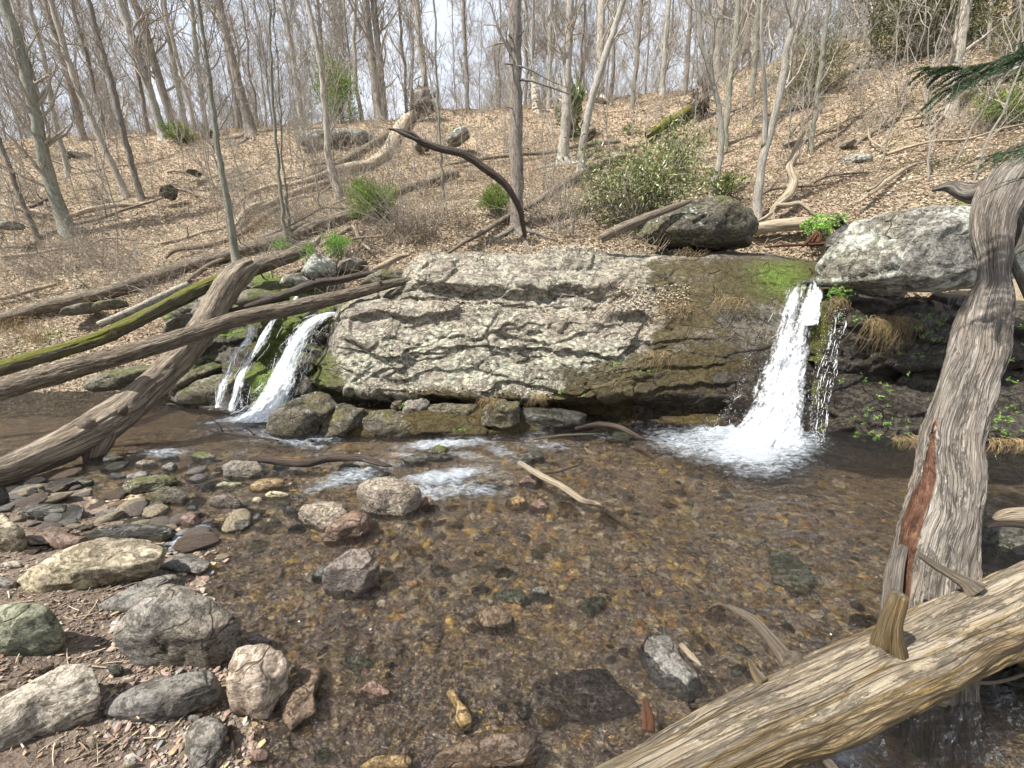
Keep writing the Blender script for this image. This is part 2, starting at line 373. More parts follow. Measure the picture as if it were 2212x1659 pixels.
M['stone_tan'] = rock_mat('tan_stone', (.17, .14, .095), (.40, .35, .26), (.32, .275, .17), None, 0, .10, sc=4, bs=.6, moss_col=((.12, .12, .03), (.26, .26, .07)))
M['stone_brown'] = rock_mat('brown_wet_stone', (.045, .032, .024), (.16, .115, .08), (.14, .09, .05), None, 0, .05, rough=.38, spec=.5, sc=6, bs=.6)
M['stone_purple'] = rock_mat('purple_stone', (.075, .064, .057), (.215, .185, .165), (.17, .135, .11), None, 0, .0, rough=.6, sc=6, bs=.7)
M['stone_speckled'] = rock_mat('speckled_stone', (.12, .10, .08), (.30, .255, .21), (.24, .195, .15), (.42, .39, .25), .24, .0, sc=6, lsc=28, bs=.6)
M['stone_dark'] = rock_mat('dark_wet_stone', (.018, .017, .015), (.085, .078, .066), (.06, .06, .03), None, 0, .22, rough=.32, spec=.5, sc=6, bs=.7)
M['stone_slate'] = rock_mat('slate_stone', (.085, .082, .076), (.20, .192, .175), (.15, .135, .11), None, 0, .05, rough=.55, sc=5, bs=.5)
M['stone_green'] = rock_mat('green_grey_stone', (.10, .11, .075), (.29, .30, .22), (.22, .21, .12), None, 0, .2, sc=5, bs=.5, moss_col=((.12, .13, .04), (.25, .26, .10)))
M['stone_ochre'] = rock_mat('ochre_stone', (.12, .075, .03), (.33, .235, .11), (.24, .16, .07), None, 0, .0, rough=.4, spec=.5, sc=6, bs=.5)
M['stone_rust'] = rock_mat('rust_stone', (.085, .05, .038), (.22, .14, .105), (.17, .11, .07), None, 0, .0, rough=.4, spec=.5, sc=6, bs=.5)
M['stone_cream'] = rock_mat('cream_stone', (.22, .18, .14), (.50, .45, .37), (.34, .24, .17), None, 0, .0, rough=.6, sc=5, bs=.5)
M['stone_base'] = rock_mat('damp_base_stone', (.03, .026, .018), (.17, .15, .115), (.11, .095, .05), (.34, .34, .27), .16, .36, rough=.65, sc=4, lsc=16, bs=1.3, moss_col=((.04, .035, .01), (.14, .12, .03)))
M['stone_moss'] = rock_mat('mossy_stone', (.05, .045, .035), (.24, .22, .18), (.16, .15, .09), (.30, .32, .26), .1, .43, sc=5, lsc=14, bs=.8)
M['bark_far'] = wood_mat('distant_bark', (.22, .205, .18), (.44, .415, .375), None, 0, k=2, al=3, crack=.2)
M['log_grey'] = wood_mat('weathered_grey_log', (.12, .095, .07), (.43, .365, .285), (.32, .24, .165), .45, k=3.0, al=1.2, bs=1.6, blotch=.15, crack=.6)
M['log_bark'] = wood_mat('furrowed_bark_log', (.07, .055, .04), (.40, .335, .255), (.36, .27, .18), .4, k=3.0, al=3.4, bs=2.0, blotch=.15)
M['log_moss'] = wood_mat('mossy_bark_log', (.05, .045, .03), (.23, .20, .14), None, 0, .545, k=3, al=4, bs=1.8)
M['log_twist'] = wood_mat('twisted_grey_wood', (.09, .078, .066), (.43, .39, .34), (.29, .22, .165), .4, k=3.6, al=1.0, bs=2.0, rot=True, crack=.6, blotch=.5)
M['log_front'] = wood_mat('peeling_tan_log', (.09, .062, .032), (.43, .33, .185), (.50, .345, .13), .9, top=(.29, .255, .205), crack=.6, blotch=.6, k=2.4, al=1.2, bs=1.5, patch=(.50, .46, .39), pth=.585)
M['log_pale'] = wood_mat('pale_bare_wood', (.20, .155, .10), (.58, .50, .38), (.42, .30, .18), .3, k=2.2, al=1.6)
M['log_birch'] = wood_mat('birch_bark', (.10, .09, .07), (.50, .46, .38), None, 0, k=1, al=9, bs=.5)
M['log_dark'] = wood_mat('dark_wet_wood', (.02, .015, .012), (.13, .10, .08), (.12, .07, .04), .3, k=2.5, al=2, rough=.55)
M['log_rust'] = wood_mat('rotten_red_wood', (.06, .022, .012), (.30, .13, .07), (.42, .24, .13), .5, k=5, al=9, bs=2)
M['bark_grey'] = wood_mat('grey_tree_bark', (.19, .175, .145), (.46, .43, .375), (.36, .33, .27), .3, k=2, al=5, crack=.35)
M['bark_green'] = wood_mat('greenish_tree_bark', (.13, .13, .10), (.33, .325, .26), None, 0, k=2, al=5, crack=.35)
M['bark_brown'] = wood_mat('brown_tree_bark', (.15, .128, .105), (.40, .35, .295), (.35, .29, .235), .4, k=3.5, al=4, bs=1.5)
M['bark_pale'] = wood_mat('pale_tree_bark', (.24, .21, .17), (.56, .51, .43), None, 0, k=2, al=3)
M['bark_dark'] = wood_mat('dark_tree_bark', (.10, .09, .072), (.31, .28, .235), None, 0, k=2.5, al=4)
M['twig'] = wood_mat('twig_bark', (.20, .175, .145), (.44, .395, .335), None, 0, k=1, al=3, bs=.2)
M['twig_dry'] = isl_mat('dry_twigs', [(.32, .25, .17), (.44, .37, .27), (.24, .18, .12), (.38, .33, .25), (.18, .13, .09)], sc=6)
M['litter'] = isl_mat('leaf_litter', [tuple(.78 * a_ + .22 * (c_[0] * .36 + c_[1] * .44 + c_[2] * .2) * (1.0, 1.02, .93)[i_] for i_, a_ in enumerate(c_)) for c_ in [(.36, .27, .19), (.44, .345, .255), (.27, .195, .135), (.51, .415, .315), (.40, .305, .22), (.19, .135, .095), (.58, .50, .40), (.33, .24, .165)]], trans=.15, bleach=(.54, .475, .36))
M['litter_bed'] = isl_mat('bank_debris', [(.17, .125, .085), (.23, .175, .12), (.11, .08, .055), (.33, .27, .19), (.19, .13, .09)])
M['pebble'] = isl_mat('pebbles', [(.22, .165, .135), (.28, .22, .175), (.17, .14, .125), (.32, .245, .14), (.25, .17, .14), (.34, .30, .25), (.15, .15, .145), (.27, .20, .12), (.22, .15, .135)], rough=.6, spec=.3, sc=30)
M['cobble_mix'] = isl_mat('amber_cobbles', [(.54, .36, .13), (.38, .28, .16), (.19, .155, .12), (.50, .38, .19), (.29, .22, .16), (.38, .23, .11), (.14, .125, .11), (.44, .37, .26), (.52, .45, .33)], rough=.6, spec=.3, sc=14)
M['pebble_dry'] = isl_mat('dry_pebbles', [(.12, .095, .075), (.17, .14, .11), (.09, .075, .06), (.25, .215, .17), (.13, .10, .08)], sc=30)
M['drygrass'] = isl_mat('dry_grass', [(.34, .25, .13), (.42, .33, .18), (.25, .18, .09), (.18, .13, .07)], trans=.1)
M['juniper'] = isl_mat('bright_needles', [(.10, .17, .02), (.16, .24, .035), (.07, .13, .02), (.21, .28, .06)], trans=.3)
M['laurel'] = isl_mat('laurel_leaves', [(.09, .13, .03), (.14, .19, .05), (.20, .26, .08), (.07, .10, .03), (.28, .29, .12), (.17, .15, .08)], rough=.4, spec=.5, trans=.2)
M['hemlock'] = isl_mat('dark_needles', [(.03, .065, .03), (.05, .095, .04), (.07, .125, .055)], rough=.5, trans=.15)
M['dullgreen'] = isl_mat('dull_evergreen', [(.10, .12, .045), (.14, .155, .065), (.08, .085, .04), (.18, .17, .09)], trans=.2)
M['cress'] = isl_mat('small_green_leaves', [(.14, .30, .04), (.2, .38, .07), (.26, .42, .12)], trans=.3)

# ------------------------------------------------------------------ terrain
class TPS:
    def __init__(s, pts, reg=1e-3):
        P = np.asarray(pts, float); s.p = P[:, :2]; n = len(P)
        K = s.k(s.p[:, None] - s.p[None]) + np.eye(n) * reg
        A = np.zeros((n + 3, n + 3)); A[:n, :n] = K; A[:n, n] = 1; A[:n, n + 1:] = s.p; A[n, :n] = 1; A[n + 1:, :n] = s.p.T
        s.w = np.linalg.solve(A, np.concatenate([P[:, 2], [0, 0, 0]]))
    @staticmethod
    def k(d): r2 = (d * d).sum(-1) + 1e-9; return .5 * r2 * np.log(r2)
    def __call__(s, x, y):
        q = np.stack([np.ravel(x), np.ravel(y)], 1); out = np.empty(len(q))
        for a in range(0, len(q), 40000):
            z = q[a:a + 40000]; out[a:a + 40000] = s.k(z[:, None] - s.p[None]) @ s.w[:-3] + s.w[-3] + z @ s.w[-2:]
        return out.reshape(np.shape(x))
tp = [(-400,860,6.8),(0,850,6.6),(250,845,6.7),(420,790,6.9),(0,700,8.2),(250,680,8.2),(480,640,7.8),(-400,700,8.4),
 (0,500,12),(300,500,12),(550,490,11),(-400,500,12.5),(0,380,17),(300,380,17),(600,370,15.5),
 (-400,330,23),(0,310,23),(200,300,23),(400,285,23),(550,280,23),(700,265,23),(850,262,22.5),(950,240,23.5),(1100,235,24),(1300,215,24),(1500,200,23),
 (1600,165,22),(1700,130,21),(1850,95,20),(2000,50,19),(2212,-40,18),(2700,-150,17),
 (650,570,8.0),(800,550,7.5),(950,545,7.3),(1100,520,7.6),(1300,530,7.5),(1500,540,7.3),(1700,535,7.2),(1900,490,7.0),(2100,450,6.8),(2212,430,6.6),(2700,410,6.4),
 (800,450,10),(1000,430,10.5),(1200,400,11.5),(1400,400,11),(1600,400,10.5),(1800,370,10.2),(2000,330,9.6),(2212,280,9),
 (900,340,15.5),(1100,330,16.5),(1300,310,16.5),(1500,290,16),(1700,250,15),(1900,200,13.5),(2212,120,12),(2700,50,11)]
ctrl = [PY(*p) for p in tp]
zr = [p for p in ctrl if p[1] >= 17.0 and abs(p[0]) < 60]
ctrl += [np.array([p[0] * 1.35, p[1] * 1.4, p[2] - .2]) for p in zr[3:]] + [np.array([p[0] * 2.4, p[1] * 2.8, p[2] - 2.5]) for p in zr[3::2]]
ctrl += [np.array(q, float) for q in [(-12, 5, -.6), (-6, 5.2, -.5), (-3, 5.4, -.3), (-1, 5.2, -.4), (1, 5.2, -.4), (3, 5.2, -.4), (5, 5, -.4), (9, 4.5, -.3)]]
HILL = TPS(ctrl, 2e-2)
def hz(x, y):
    x = np.asarray(x, float); y = np.asarray(y, float); P = np.stack([x, y, np.zeros_like(x)], -1)
    z = HILL(x, y)
    amp = np.clip((y - 6.5) / 6, .1, 1)
    z = z + amp * (.38 * fbm(P * .35 + 3, 3) + .07 * fbm(P * 1.7, 3))
    far = np.clip((y - 40) / 30, 0, 1); return z * (1 - far) + np.minimum(z, 6) * far
def hit(u, v, back=24.0):
    d = ray(u, v); t = np.linspace(5.5, 30, 900) / d[1]; P = np.array([0, 0, H0]) + d * t[:, None]
    g = np.where(P[:, 2] < hz(P[:, 0], P[:, 1]))[0]
    if len(g) == 0 or P[g[0], 1] > back:
        Y = back; p = PY(u, v, Y); p[2] = hz(p[0], p[1]); return p
    return P[g[0]]
ny, nx = 300, 300
yy = np.exp(np.linspace(np.log(5.3), np.log(130), ny))[:, None] * np.ones(nx); ss = np.linspace(-2.4, 2.4, nx)[None] * np.ones((ny, 1))
xx = ss * (yy + 1); P = np.stack([xx, yy, hz(xx, yy)], -1).reshape(-1, 3)
P[:, 2] += .03 * fbm(P * 5, 3)
t = NT('hill_soil'); v = t.coord(rnd=False); n = t.noise(v, 1.1, 6, .7); n2 = t.noise(v, 14, 6, .8); n3 = t.noise(v, .45, 3)
col = t.mix(n2, (.12, .085, .055), (.42, .32, .225)); col = t.mix(t.step(n, .45, .65), col, t.mix(n2, (.16, .11, .065), (.46, .37, .25)))
col = t.mix(t.step(t.mth('ADD', n, t.mth('MULTIPLY', n3, .5)), .86, .98), col, t.mix(n2, (.07, .08, .02), (.22, .23, .07)))
M['hill'] = t.fin(col, .95, t.bump(n2, .05))
tag(obj('hillside', P, grid_faces(ny, nx), M['hill']), 'steep wooded hillside under brown leaf litter', kind='structure')

bp = [(0,1300,.22),(200,1350,.14),(0,1659,.22),(250,1600,.12),(400,1500,.06),(470,1659,.035),(-500,1500,.35),(350,1250,.05),(0,1180,.12),(150,1200,.07),(430,1390,.03),(-300,1150,.2),(-300,2400,.3),
 (580,1400,-.03),(600,1659,-.035),(700,1500,-.045),(900,1600,-.05),(500,1250,-.03),(500,1100,-.03),(300,1090,-.015),(150,1060,.01),(0,1060,.04),(400,1020,-.04),(700,1100,-.05),(900,1200,-.07),
 (1100,1400,-.07),(1100,1659,-.07),(1300,1250,-.11),(1500,1400,-.11),(1500,1150,-.16),(1700,1250,-.22),(1800,1100,-.3),(1700,1050,-.4),(1500,1050,-.16),(1300,1000,-.09),(1000,980,-.07),(800,960,-.07),
 (500,950,-.2),(200,930,-.3),(0,900,-.35),(300,880,-.3),(-400,950,-.35),(1900,1300,-.25),(2212,1100,-.35),(2212,1500,-.2),(1500,1659,-.1),(2000,1659,-.25),(2600,1200,-.2),(1100,2400,-.05),(2200,2600,-.1)]
bc = [np.array([*PZ(u, v, z)[:2], z]) for u, v, z in bp] + [np.array(q, float) for q in [(-12, 7.5, -.4), (-4, 7.3, -.4), (0, 7, -.5), (4, 7, -.5), (9, 6, -.5), (0, -2, .1), (-4, -2, .5), (4, -2, .0), (-14, 2, .5), (14, 3, .2)]]
BED = TPS(bc, 5e-3)
def bz(x, y):
    x = np.asarray(x, float); P = np.stack([x, np.asarray(y, float), np.zeros_like(x)], -1)
    return BED(x, y) + .035 * fbm(P * 2.3, 3) + .012 * fbm(P * 9, 3)
ny, nx = 330, 420
yy = (-1.5 + np.exp(np.linspace(np.log(1.2), np.log(9.3), ny)))[:, None] * np.ones(nx); xx = np.linspace(-1.9, 1.9, nx)[None] * (yy + 3.2)
P = np.stack([xx, yy, bz(xx, yy)], -1).reshape(-1, 3); P[:, 2] += .008 * fbm(P * 26, 3)
t = NT('bed', .8); v = t.coord(rnd=False); w = t.vm('ADD', v, t.vm('SCALE', t.noise(v, 8, 3, col=True), None, .06))
c1 = t.vor(w, 26, out='Color'); sx = t.new('ShaderNodeSeparateXYZ'); t.l.new(c1, sx.inputs[0])
col = t.ramp(sx.outputs[0], [(0, (.23, .175, .14)), (.3, (.34, .265, .21)), (.5, (.44, .335, .18)), (.7, (.38, .31, .25)), (.85, (.28, .235, .20)), (1, (.56, .49, .34))])
nn = t.noise(v, 1.5, 6, .7); gold = t.step(t.noise(v, .8, 3), .42, .6)
col = t.mix(t.mth('MULTIPLY', t.step(nn, .4, .6), .6), col, t.mix(gold, (.21, .155, .135), (.29, .20, .08)))
col = t.mix(t.noise(v, 60, 5, .8), t.mix(1, col, (.5, .5, .5), 'MULTIPLY'), t.mix(1, col, (1.3, 1.3, 1.3), 'MULTIPLY'))
w2 = t.vm('MULTIPLY', t.vm('ADD', v, t.vm('SCALE', t.noise(v, 5, 3, col=True), None, .12)), (1, 1.5, 1)); c2 = t.vor(w2, 8.5, out='Color'); s2_ = t.new('ShaderNodeSeparateXYZ'); t.l.new(c2, s2_.inputs[0])
big = t.ramp(s2_.outputs[0], [(0, (.14, .11, .09)), (.25, (.30, .23, .16)), (.45, (.54, .37, .13)), (.6, (.40, .32, .22)), (.8, (.46, .29, .12)), (1, (.58, .48, .28))]); bm_ = t.mth('MULTIPLY', t.step(s2_.outputs[1], .45, .5), t.step(t.vor(w2, 8.5, 'DISTANCE_TO_EDGE'), .04, .12)); col = t.mix(t.mth('MULTIPLY', bm_, .8), col, big)
sx2 = t.new('ShaderNodeSeparateXYZ'); t.l.new(v, sx2.inputs[0]); mps = t.new('ShaderNodeMapping'); t.l.new(w, mps.inputs[0]); mps.inputs['Rotation'].default_value = (0, 0, radians(-24)); mps.inputs['Scale'].default_value = (1, 3.2, 1)
sn = t.noise(mps.outputs[0], 2.6, 7, .72, .7); col = t.mix(t.step(sn, .44, .34), col, t.mix(1, col, (.42, .38, .36), 'MULTIPLY')); sg_ = t.noise(mps.outputs[0], 1.7, 6, .7, .5); col = t.mix(t.mth('MULTIPLY', t.step(sg_, .54, .64), .6), col, (.40, .27, .10))  # dark and gold flow streaks painted in for light refracted by ripples
soil = t.mix(t.noise(v, 24, 6, .8), (.045, .032, .024), (.165, .122, .09)); col = t.mix(t.step(t.mth('ADD', sx2.outputs[2], t.mth('MULTIPLY', nn, .03)), .006, .034), col, soil)
M['bed'] = t.fin(col, .7, t.bump(t.mth('ADD', t.vor(w, 26), t.noise(v, 60, 4)), .012))
tag(obj('stream_bed', P, grid_faces(ny, nx), M['bed']), 'pebbly stream bed and muddy bank', kind='structure')

# ------------------------------------------------------------------ water surface
FOAM = [(1610,975,130,38,5,1.2),(1560,935,110,28,-8,1.0),(1480,960,100,32,10,.8),(1650,1008,80,22,0,.8),(1700,960,60,30,0,1.1),(1560,1000,120,18,6,.5),
 (550,900,70,15,-12,1.1),(500,912,75,13,-5,.8),(590,885,45,22,0,1.1),(360,978,50,8,-5,.8),(620,948,85,9,0,.85),(690,945,40,10,10,.7),
 (960,960,90,10,-4,1.0),(1085,975,45,12,25,.7),(1150,945,50,14,-30,.5),(760,1030,70,16,-12,.9),(830,1010,50,8,-10,.6),(960,1030,110,18,-8,1.0),(1000,1055,90,16,5,.8),(930,1062,60,16,0,.9),(1060,1025,40,10,0,.6),
 (720,1045,60,10,-15,.8),(800,1000,50,7,0,.6),(560,1000,60,6,-5,.5),(880,985,50,8,5,.7),(1010,985,60,8,10,.7),(1180,965,60,10,0,.6),(700,985,60,7,5,.5),(650,960,50,7,10,.8),(300,975,40,5,0,.4),(520,1080,30,6,0,.4),(900,1090,30,8,0,.4),(1130,1005,30,10,30,.5),(480,925,120,22,-6,.42),(560,935,110,14,0,.5),(640,1010,120,14,-10,.4),(1000,1040,150,24,0,.4),(385,1172,28,14,-40,1.1),(430,1150,30,10,-30,.7),(1210,1020,30,8,0,.4),(1830,1600,55,60,60,1.0),(1300,940,40,9,0,.5),(490,985,70,9,-15,.4),(640,1075,20,8,0,.4),(620,1100,30,6,0,.3)]
def foam_at(P):
    u, v = proj(P); f = np.zeros(len(u))
    for a, b, ru, rv, an, s in FOAM:
        if ru < 95 and s < 1.15: ru, rv, s = ru * 1.3, rv * 1.35, s * .88
        c, q = cos(radians(an)), sin(radians(an)); du, dv = u - a, v - b
        x = (du * c + dv * q) / ru; y = (-du * q + dv * c) / rv
        f = np.maximum(f, s * np.exp(-(x * x + y * y) * .9))
    return f
ny, nx = 420, 560
yy = (-1.2 + np.exp(np.linspace(np.log(1.3), np.log(8.4), ny)))[:, None] * np.ones(nx); xx = np.linspace(-1.75, 1.75, nx)[None] * (yy + 2.2)
P = np.stack([xx, yy, np.zeros_like(xx)], -1).reshape(-1, 3); fo = foam_at(P)
rp = fbm(np.stack([P[:, 0] * 3 + P[:, 1] * 1.2, P[:, 1] * 7 - P[:, 0] * 2, P[:, 2]], -1), 3)
calm = np.clip(1.1 - np.hypot(P[:, 0] + .1, P[:, 1] - 1.0) / 1.2, 0, .85)
P[:, 2] += .018 * rp * (1 - calm) + np.minimum(fo, 1) * (.02 + .075 * fbm(P * 8 + 5, 4))
top = len(P)
# closed body of water: a skirt and a bottom below the bed
ring = np.concatenate([np.arange(nx), np.arange(1, ny) * nx + nx - 1, (ny - 1) * nx + np.arange(nx - 2, -1, -1), np.arange(ny - 2, 0, -1) * nx])
Bv = P[ring].copy(); Bv[:, 2] = -1.2; P2 = np.vstack([P, Bv, [[0, 3, -1.2]]]); m = len(ring); k = np.arange(m)
sk4 = np.stack([ring[k], top + k, top + (k + 1) % m, ring[(k + 1) % m]], 1); sk3 = np.stack([top + k, np.full(m, top + m), top + (k + 1) % m], 1)
t = NT('water', .05, .5); v = t.coord(rnd=False)
mp = t.new('ShaderNodeMapping'); t.l.new(v, mp.inputs[0]); mp.inputs['Rotation'].default_value = (0, 0, radians(-24)); mp.inputs['Scale'].default_value = (1, 2.6, 1)
n = t.mth('ADD', t.noise(mp.outputs[0], 6, 4, .6, .8), t.mth('MULTIPLY', t.noise(mp.outputs[0], 19, 3, .6, .5), .45))
bmp = t.bump(n, .15, 1.0)
fr_ = t.new('ShaderNodeFresnel'); fr_.inputs[0].default_value = 1.5; t.l.new(bmp, fr_.inputs['Normal'])
gl = t.new('ShaderNodeBsdfGlossy'); gl.inputs['Roughness'].default_value = .06; t.l.new(bmp, gl.inputs['Normal'])
tr = t.new('ShaderNodeBsdfTransparent'); rf = t.new('ShaderNodeBsdfRefraction'); rf.inputs['IOR'].default_value = 1.33; rf.inputs['Roughness'].default_value = 0; t.l.new(t.bump(n, .045, 1.0), rf.inputs['Normal'])
mr = t.new('ShaderNodeMixShader'); mr.inputs[0].default_value = .2; t.l.new(tr.outputs[0], mr.inputs[1]); t.l.new(rf.outputs[0], mr.inputs[2]); mx = t.new('ShaderNodeMixShader'); t.l.new(fr_.outputs[0], mx.inputs[0]); t.l.new(mr.outputs[0], mx.inputs[1]); t.l.new(gl.outputs[0], mx.inputs[2])
fa = t.attr('foam'); fn = t.mth('ADD', t.mth('MULTIPLY', t.noise(mp.outputs[0], 7, 9, .82, 1.6), 1.9), t.mth('MULTIPLY', t.vor(t.vm('ADD', mp.outputs[0], t.vm('SCALE', t.noise(v, 14, 3, col=True), None, .12)), 13), -.35))
fm = t.mth('MULTIPLY', t.step(t.mth('ADD', t.mth('MULTIPLY', fa, .9), fn), 1.02, 1.8), t.step(fa, .05, .3))
fb = t.new('ShaderNodeBsdfDiffuse'); fb.inputs[0].default_value = (.50, .54, .58, 1); t.l.new(t.bump(t.noise(mp.outputs[0], 26, 6, .75, .6), .06, 1.0), fb.inputs['Normal'])
mx2 = t.new('ShaderNodeMixShader'); t.l.new(fm, mx2.inputs[0]); t.l.new(mx.outputs[0], mx2.inputs[1]); t.l.new(fb.outputs[0], mx2.inputs[2]); t.l.new(mx2.outputs[0], t.out.inputs[0])
va = t.new('ShaderNodeVolumeAbsorption'); va.inputs[0].default_value = (.62, .54, .38, 1); va.inputs[1].default_value = .45; t.l.new(va.outputs[0], t.out.inputs['Volume'])
M['water'] = t.m
tag(obj('stream_water', P2, [grid_faces(ny, nx), sk4, sk3], M['water'], at={'foam': np.concatenate([fo, np.zeros(m + 1)])}), 'clear shallow stream water with white riffles', kind='structure')

# ------------------------------------------------------------------ bedrock faces
def loft(rows, us, nseg, smooth=6, uL=None):
    """rows bottom to top of (u, v, Y); returns a grid of points"""
    L = []; us0 = us
    for ri, r in enumerate(rows):
        if uL: us = us0 + (uL[ri] - us0[0]) * np.clip((us0[0] + 330 - us0) / 330, 0, 1)
        r = np.array(r, float); v = np.interp(us, r[:, 0], r[:, 1]); Y = np.interp(us, r[:, 0], r[:, 2])
        k = np.ones(smooth) / smooth; pd = lambda a: np.convolve(np.pad(a, (smooth, smooth), 'edge'), k, 'same')[smooth:-smooth]
        v, Y = pd(v), pd(Y)
        if uL: Y = Y + 1.1 * np.exp(-(us - us[0]) / 14)
        L.append(np.stack([PY(a, b, c) for a, b, c in zip(us, v, Y)]))
    L = np.stack(L); out = []
    for i in range(len(L) - 1):
        n = nseg[i]; t = np.linspace(0, 1, n, endpoint=False)[:, None, None]; out.append(L[i] * (1 - t) + L[i + 1] * t)
    out.append(L[-1:]); G = np.concatenate(out)
    for _ in range(3): G[1:-1] = G[1:-1] * .5 + .25 * (G[:-2] + G[2:])
    return G
def gnormal(G): return nrm(np.cross(np.gradient(G, axis=1), np.gradient(G, axis=0)))
def bump_up(a, lo, hi): return np.clip((a - lo) / (hi - lo), 0, 1)
def rockface(G, seed, amp=1.0, fine=1.0, lines=None):
    N = gnormal(G); sgn = np.sign((N * (np.array([0, 0, 3.0]) - G)).sum(-1).mean()) or 1; N = N * sgn
    P = G.reshape(-1, 3); Nf = N.reshape(-1, 3); w = P + .16 * np.stack([fbm(P * 1.3 + q, 3) for q in (0, 9, 21)], -1)
    tl = w.copy(); tl[:, 2] += .05 * tl[:, 0]
    d1, e1 = cells(tl * np.array([1.0, 1.0, 2.5]), seed); d2, e2 = cells(tl * np.array([2.6, 2.6, 6.0]), seed + 3); d3, e3 = cells(w * np.array([8, 8, 13.]), seed + 5)
    m2 = bump_up(perlin(P * .9 + 31), -.25, .2)
    m3 = bump_up(perlin(P * 1.3 + 77), -.1, .25)
    D = amp * (.15 * d1 - .015 * np.exp(-e1 * 45)) + fine * (.055 * d2 * (.3 + m2) - .010 * m3 * np.exp(-e2 * 40) + m2 * (.026 * d3 - .006 * np.exp(-e3 * 16))) + .025 * fbm(P * 3, 4) + .010 * (1 - 2 * np.abs(fbm(P * 11, 4)))
    if lines is not None:
        U, Vp = proj(P); D *= 1 - .72 * bump_up(U, 1380, 1480)
        for d, pl in lines:
            pl = np.array(pl, float); best = np.full(len(U), 1e9); sg = np.zeros(len(U))
            wu = U + 9 * perlin(P * 6) + 4 * perlin(P * 17 + 9); wv_ = Vp + 9 * perlin(P * 6 + 50) + 4 * perlin(P * 17 + 90)
            for a, b in zip(pl[:-1], pl[1:]):
                ab = b - a; L2 = (ab ** 2).sum(); tt = ((wu - a[0]) * ab[0] + (wv_ - a[1]) * ab[1]) / L2; tc = np.clip(tt, 0, 1)
                du = wu - a[0] - tc * ab[0]; dv = wv_ - a[1] - tc * ab[1]; dd = np.hypot(du, dv); cr = ab[0] * dv - ab[1] * du
                m = dd < best; best = np.where(m, dd, best); sg = np.where(m, cr, sg)
            D += np.where(sg < 0, d * np.exp(-best / 30), -d * .7 * np.exp(-best / 9))
    V = (P + Nf * D[:, None]).reshape(G.shape)
    for _ in range(3): V[1:-1, 1:-1] = V[1:-1, 1:-1] * .6 + .1 * (V[:-2, 1:-1] + V[2:, 1:-1] + V[1:-1, :-2] + V[1:-1, 2:])
    return V.reshape(-1, 3), Nf

u0 = np.linspace(600, 1850, 640)
R = [
 [(600,955,4.6),(850,960,4.55),(1110,945,4.68),(1300,930,4.95),(1560,940,4.85),(1700,960,4.6),(1850,985,4.7)],
 [(600,910,4.68),(700,905,4.7),(850,918,4.66),(1000,915,4.72),(1110,908,4.8),(1300,912,4.98),(1560,925,4.86),(1700,950,4.6),(1850,975,4.7)],
 [(600,888,4.85),(700,886,4.86),(850,896,4.84),(1110,896,4.95),(1300,904,5.05),(1560,915,4.9),(1700,945,4.61),(1850,972,4.7)],
 [(600,878,5.35),(690,878,5.35),(850,884,5.3),(1110,892,5.2),(1300,898,5.15),(1560,905,4.98),(1700,938,4.62),(1850,968,4.72)],
 [(600,850,5.5),(690,856,5.5),(850,872,5.45),(1110,885,5.38),(1300,890,5.32),(1400,890,5.25),(1560,895,5.1),(1700,930,4.62),(1850,960,4.75)],
 [(600,810,5.35),(680,830,5.12),(850,850,5.05),(1110,860,4.98),(1230,865,4.98),(1320,850,5.05),(1420,850,5.05),(1560,850,5.0),(1700,890,4.72),(1850,900,4.9)],
 [(600,760,5.6),(690,790,5.2),(850,800,5.15),(1110,800,5.1),(1300,800,5.12),(1400,790,5.2),(1560,780,5.15),(1700,820,4.95),(1850,820,5.1)],
 [(600,720,5.9),(710,730,5.35),(850,740,5.28),(1110,745,5.22),(1300,755,5.2),(1370,740,5.32),(1560,700,5.4),(1700,720,5.3),(1850,740,5.4)],
 [(600,690,6.3),(700,692,5.9),(745,672,5.65),(850,662,5.62),(1000,672,5.55),(1130,686,5.5),(1320,697,5.48),(1390,665,5.6),(1560,625,5.7),(1700,640,5.65),(1850,660,5.75)],
 [(600,672,6.6),(700,664,6.4),(760,655,6.15),(860,648,6.1),(1000,656,6.0),(1130,668,5.95),(1300,672,5.9),(1400,630,5.9),(1560,575,6.0),(1700,600,5.9),(1850,610,6.0)],
 [(600,660,6.9),(740,640,6.7),(860,636,6.2),(900,625,6.15),(1000,640,6.1),(1130,650,6.05),(1300,645,6.05),(1400,600,6.0),(1560,556,6.2),(1660,575,6.05),(1750,592,6.0),(1850,600,6.1)],
 [(600,650,7.2),(740,625,7.1),(860,612,6.45),(900,605,6.05),(1000,612,5.95),(1130,622,5.95),(1300,618,5.98),(1400,560,6.3),(1560,548,6.5),(1660,557,6.3),(1750,580,6.2),(1850,580,6.3)],
 [(600,640,7.6),(740,605,7.5),(860,596,6.9),(915,562,6.5),(1000,545,6.6),(1100,546,6.6),(1145,554,6.6),(1180,536,6.6),(1280,534,6.6),(1320,545,6.7),(1400,546,6.8),(1560,545,6.9),(1660,546,6.9),(1750,568,6.7),(1850,570,6.8)],
 [(600,640,8.2),(740,600,8.1),(860,590,7.5),(915,560,7.2),(1000,543,7.2),(1100,543,7.2),(1180,536,7.2),(1300,540,7.2),(1400,544,7.6),(1560,545,7.8),(1660,545,7.8),(1750,560,7.6),(1850,562,7.7)],
 [(600,720,8.9),(860,690,8.8),(1300,640,8.8),(1850,640,8.8)]]
G = loft(R, u0, [22, 10, 22, 14, 26, 52, 60, 62, 44, 34, 48, 50, 20, 8], uL=[640,640,642,650,655,662,668,690,722,745,765,835,862,862,850])
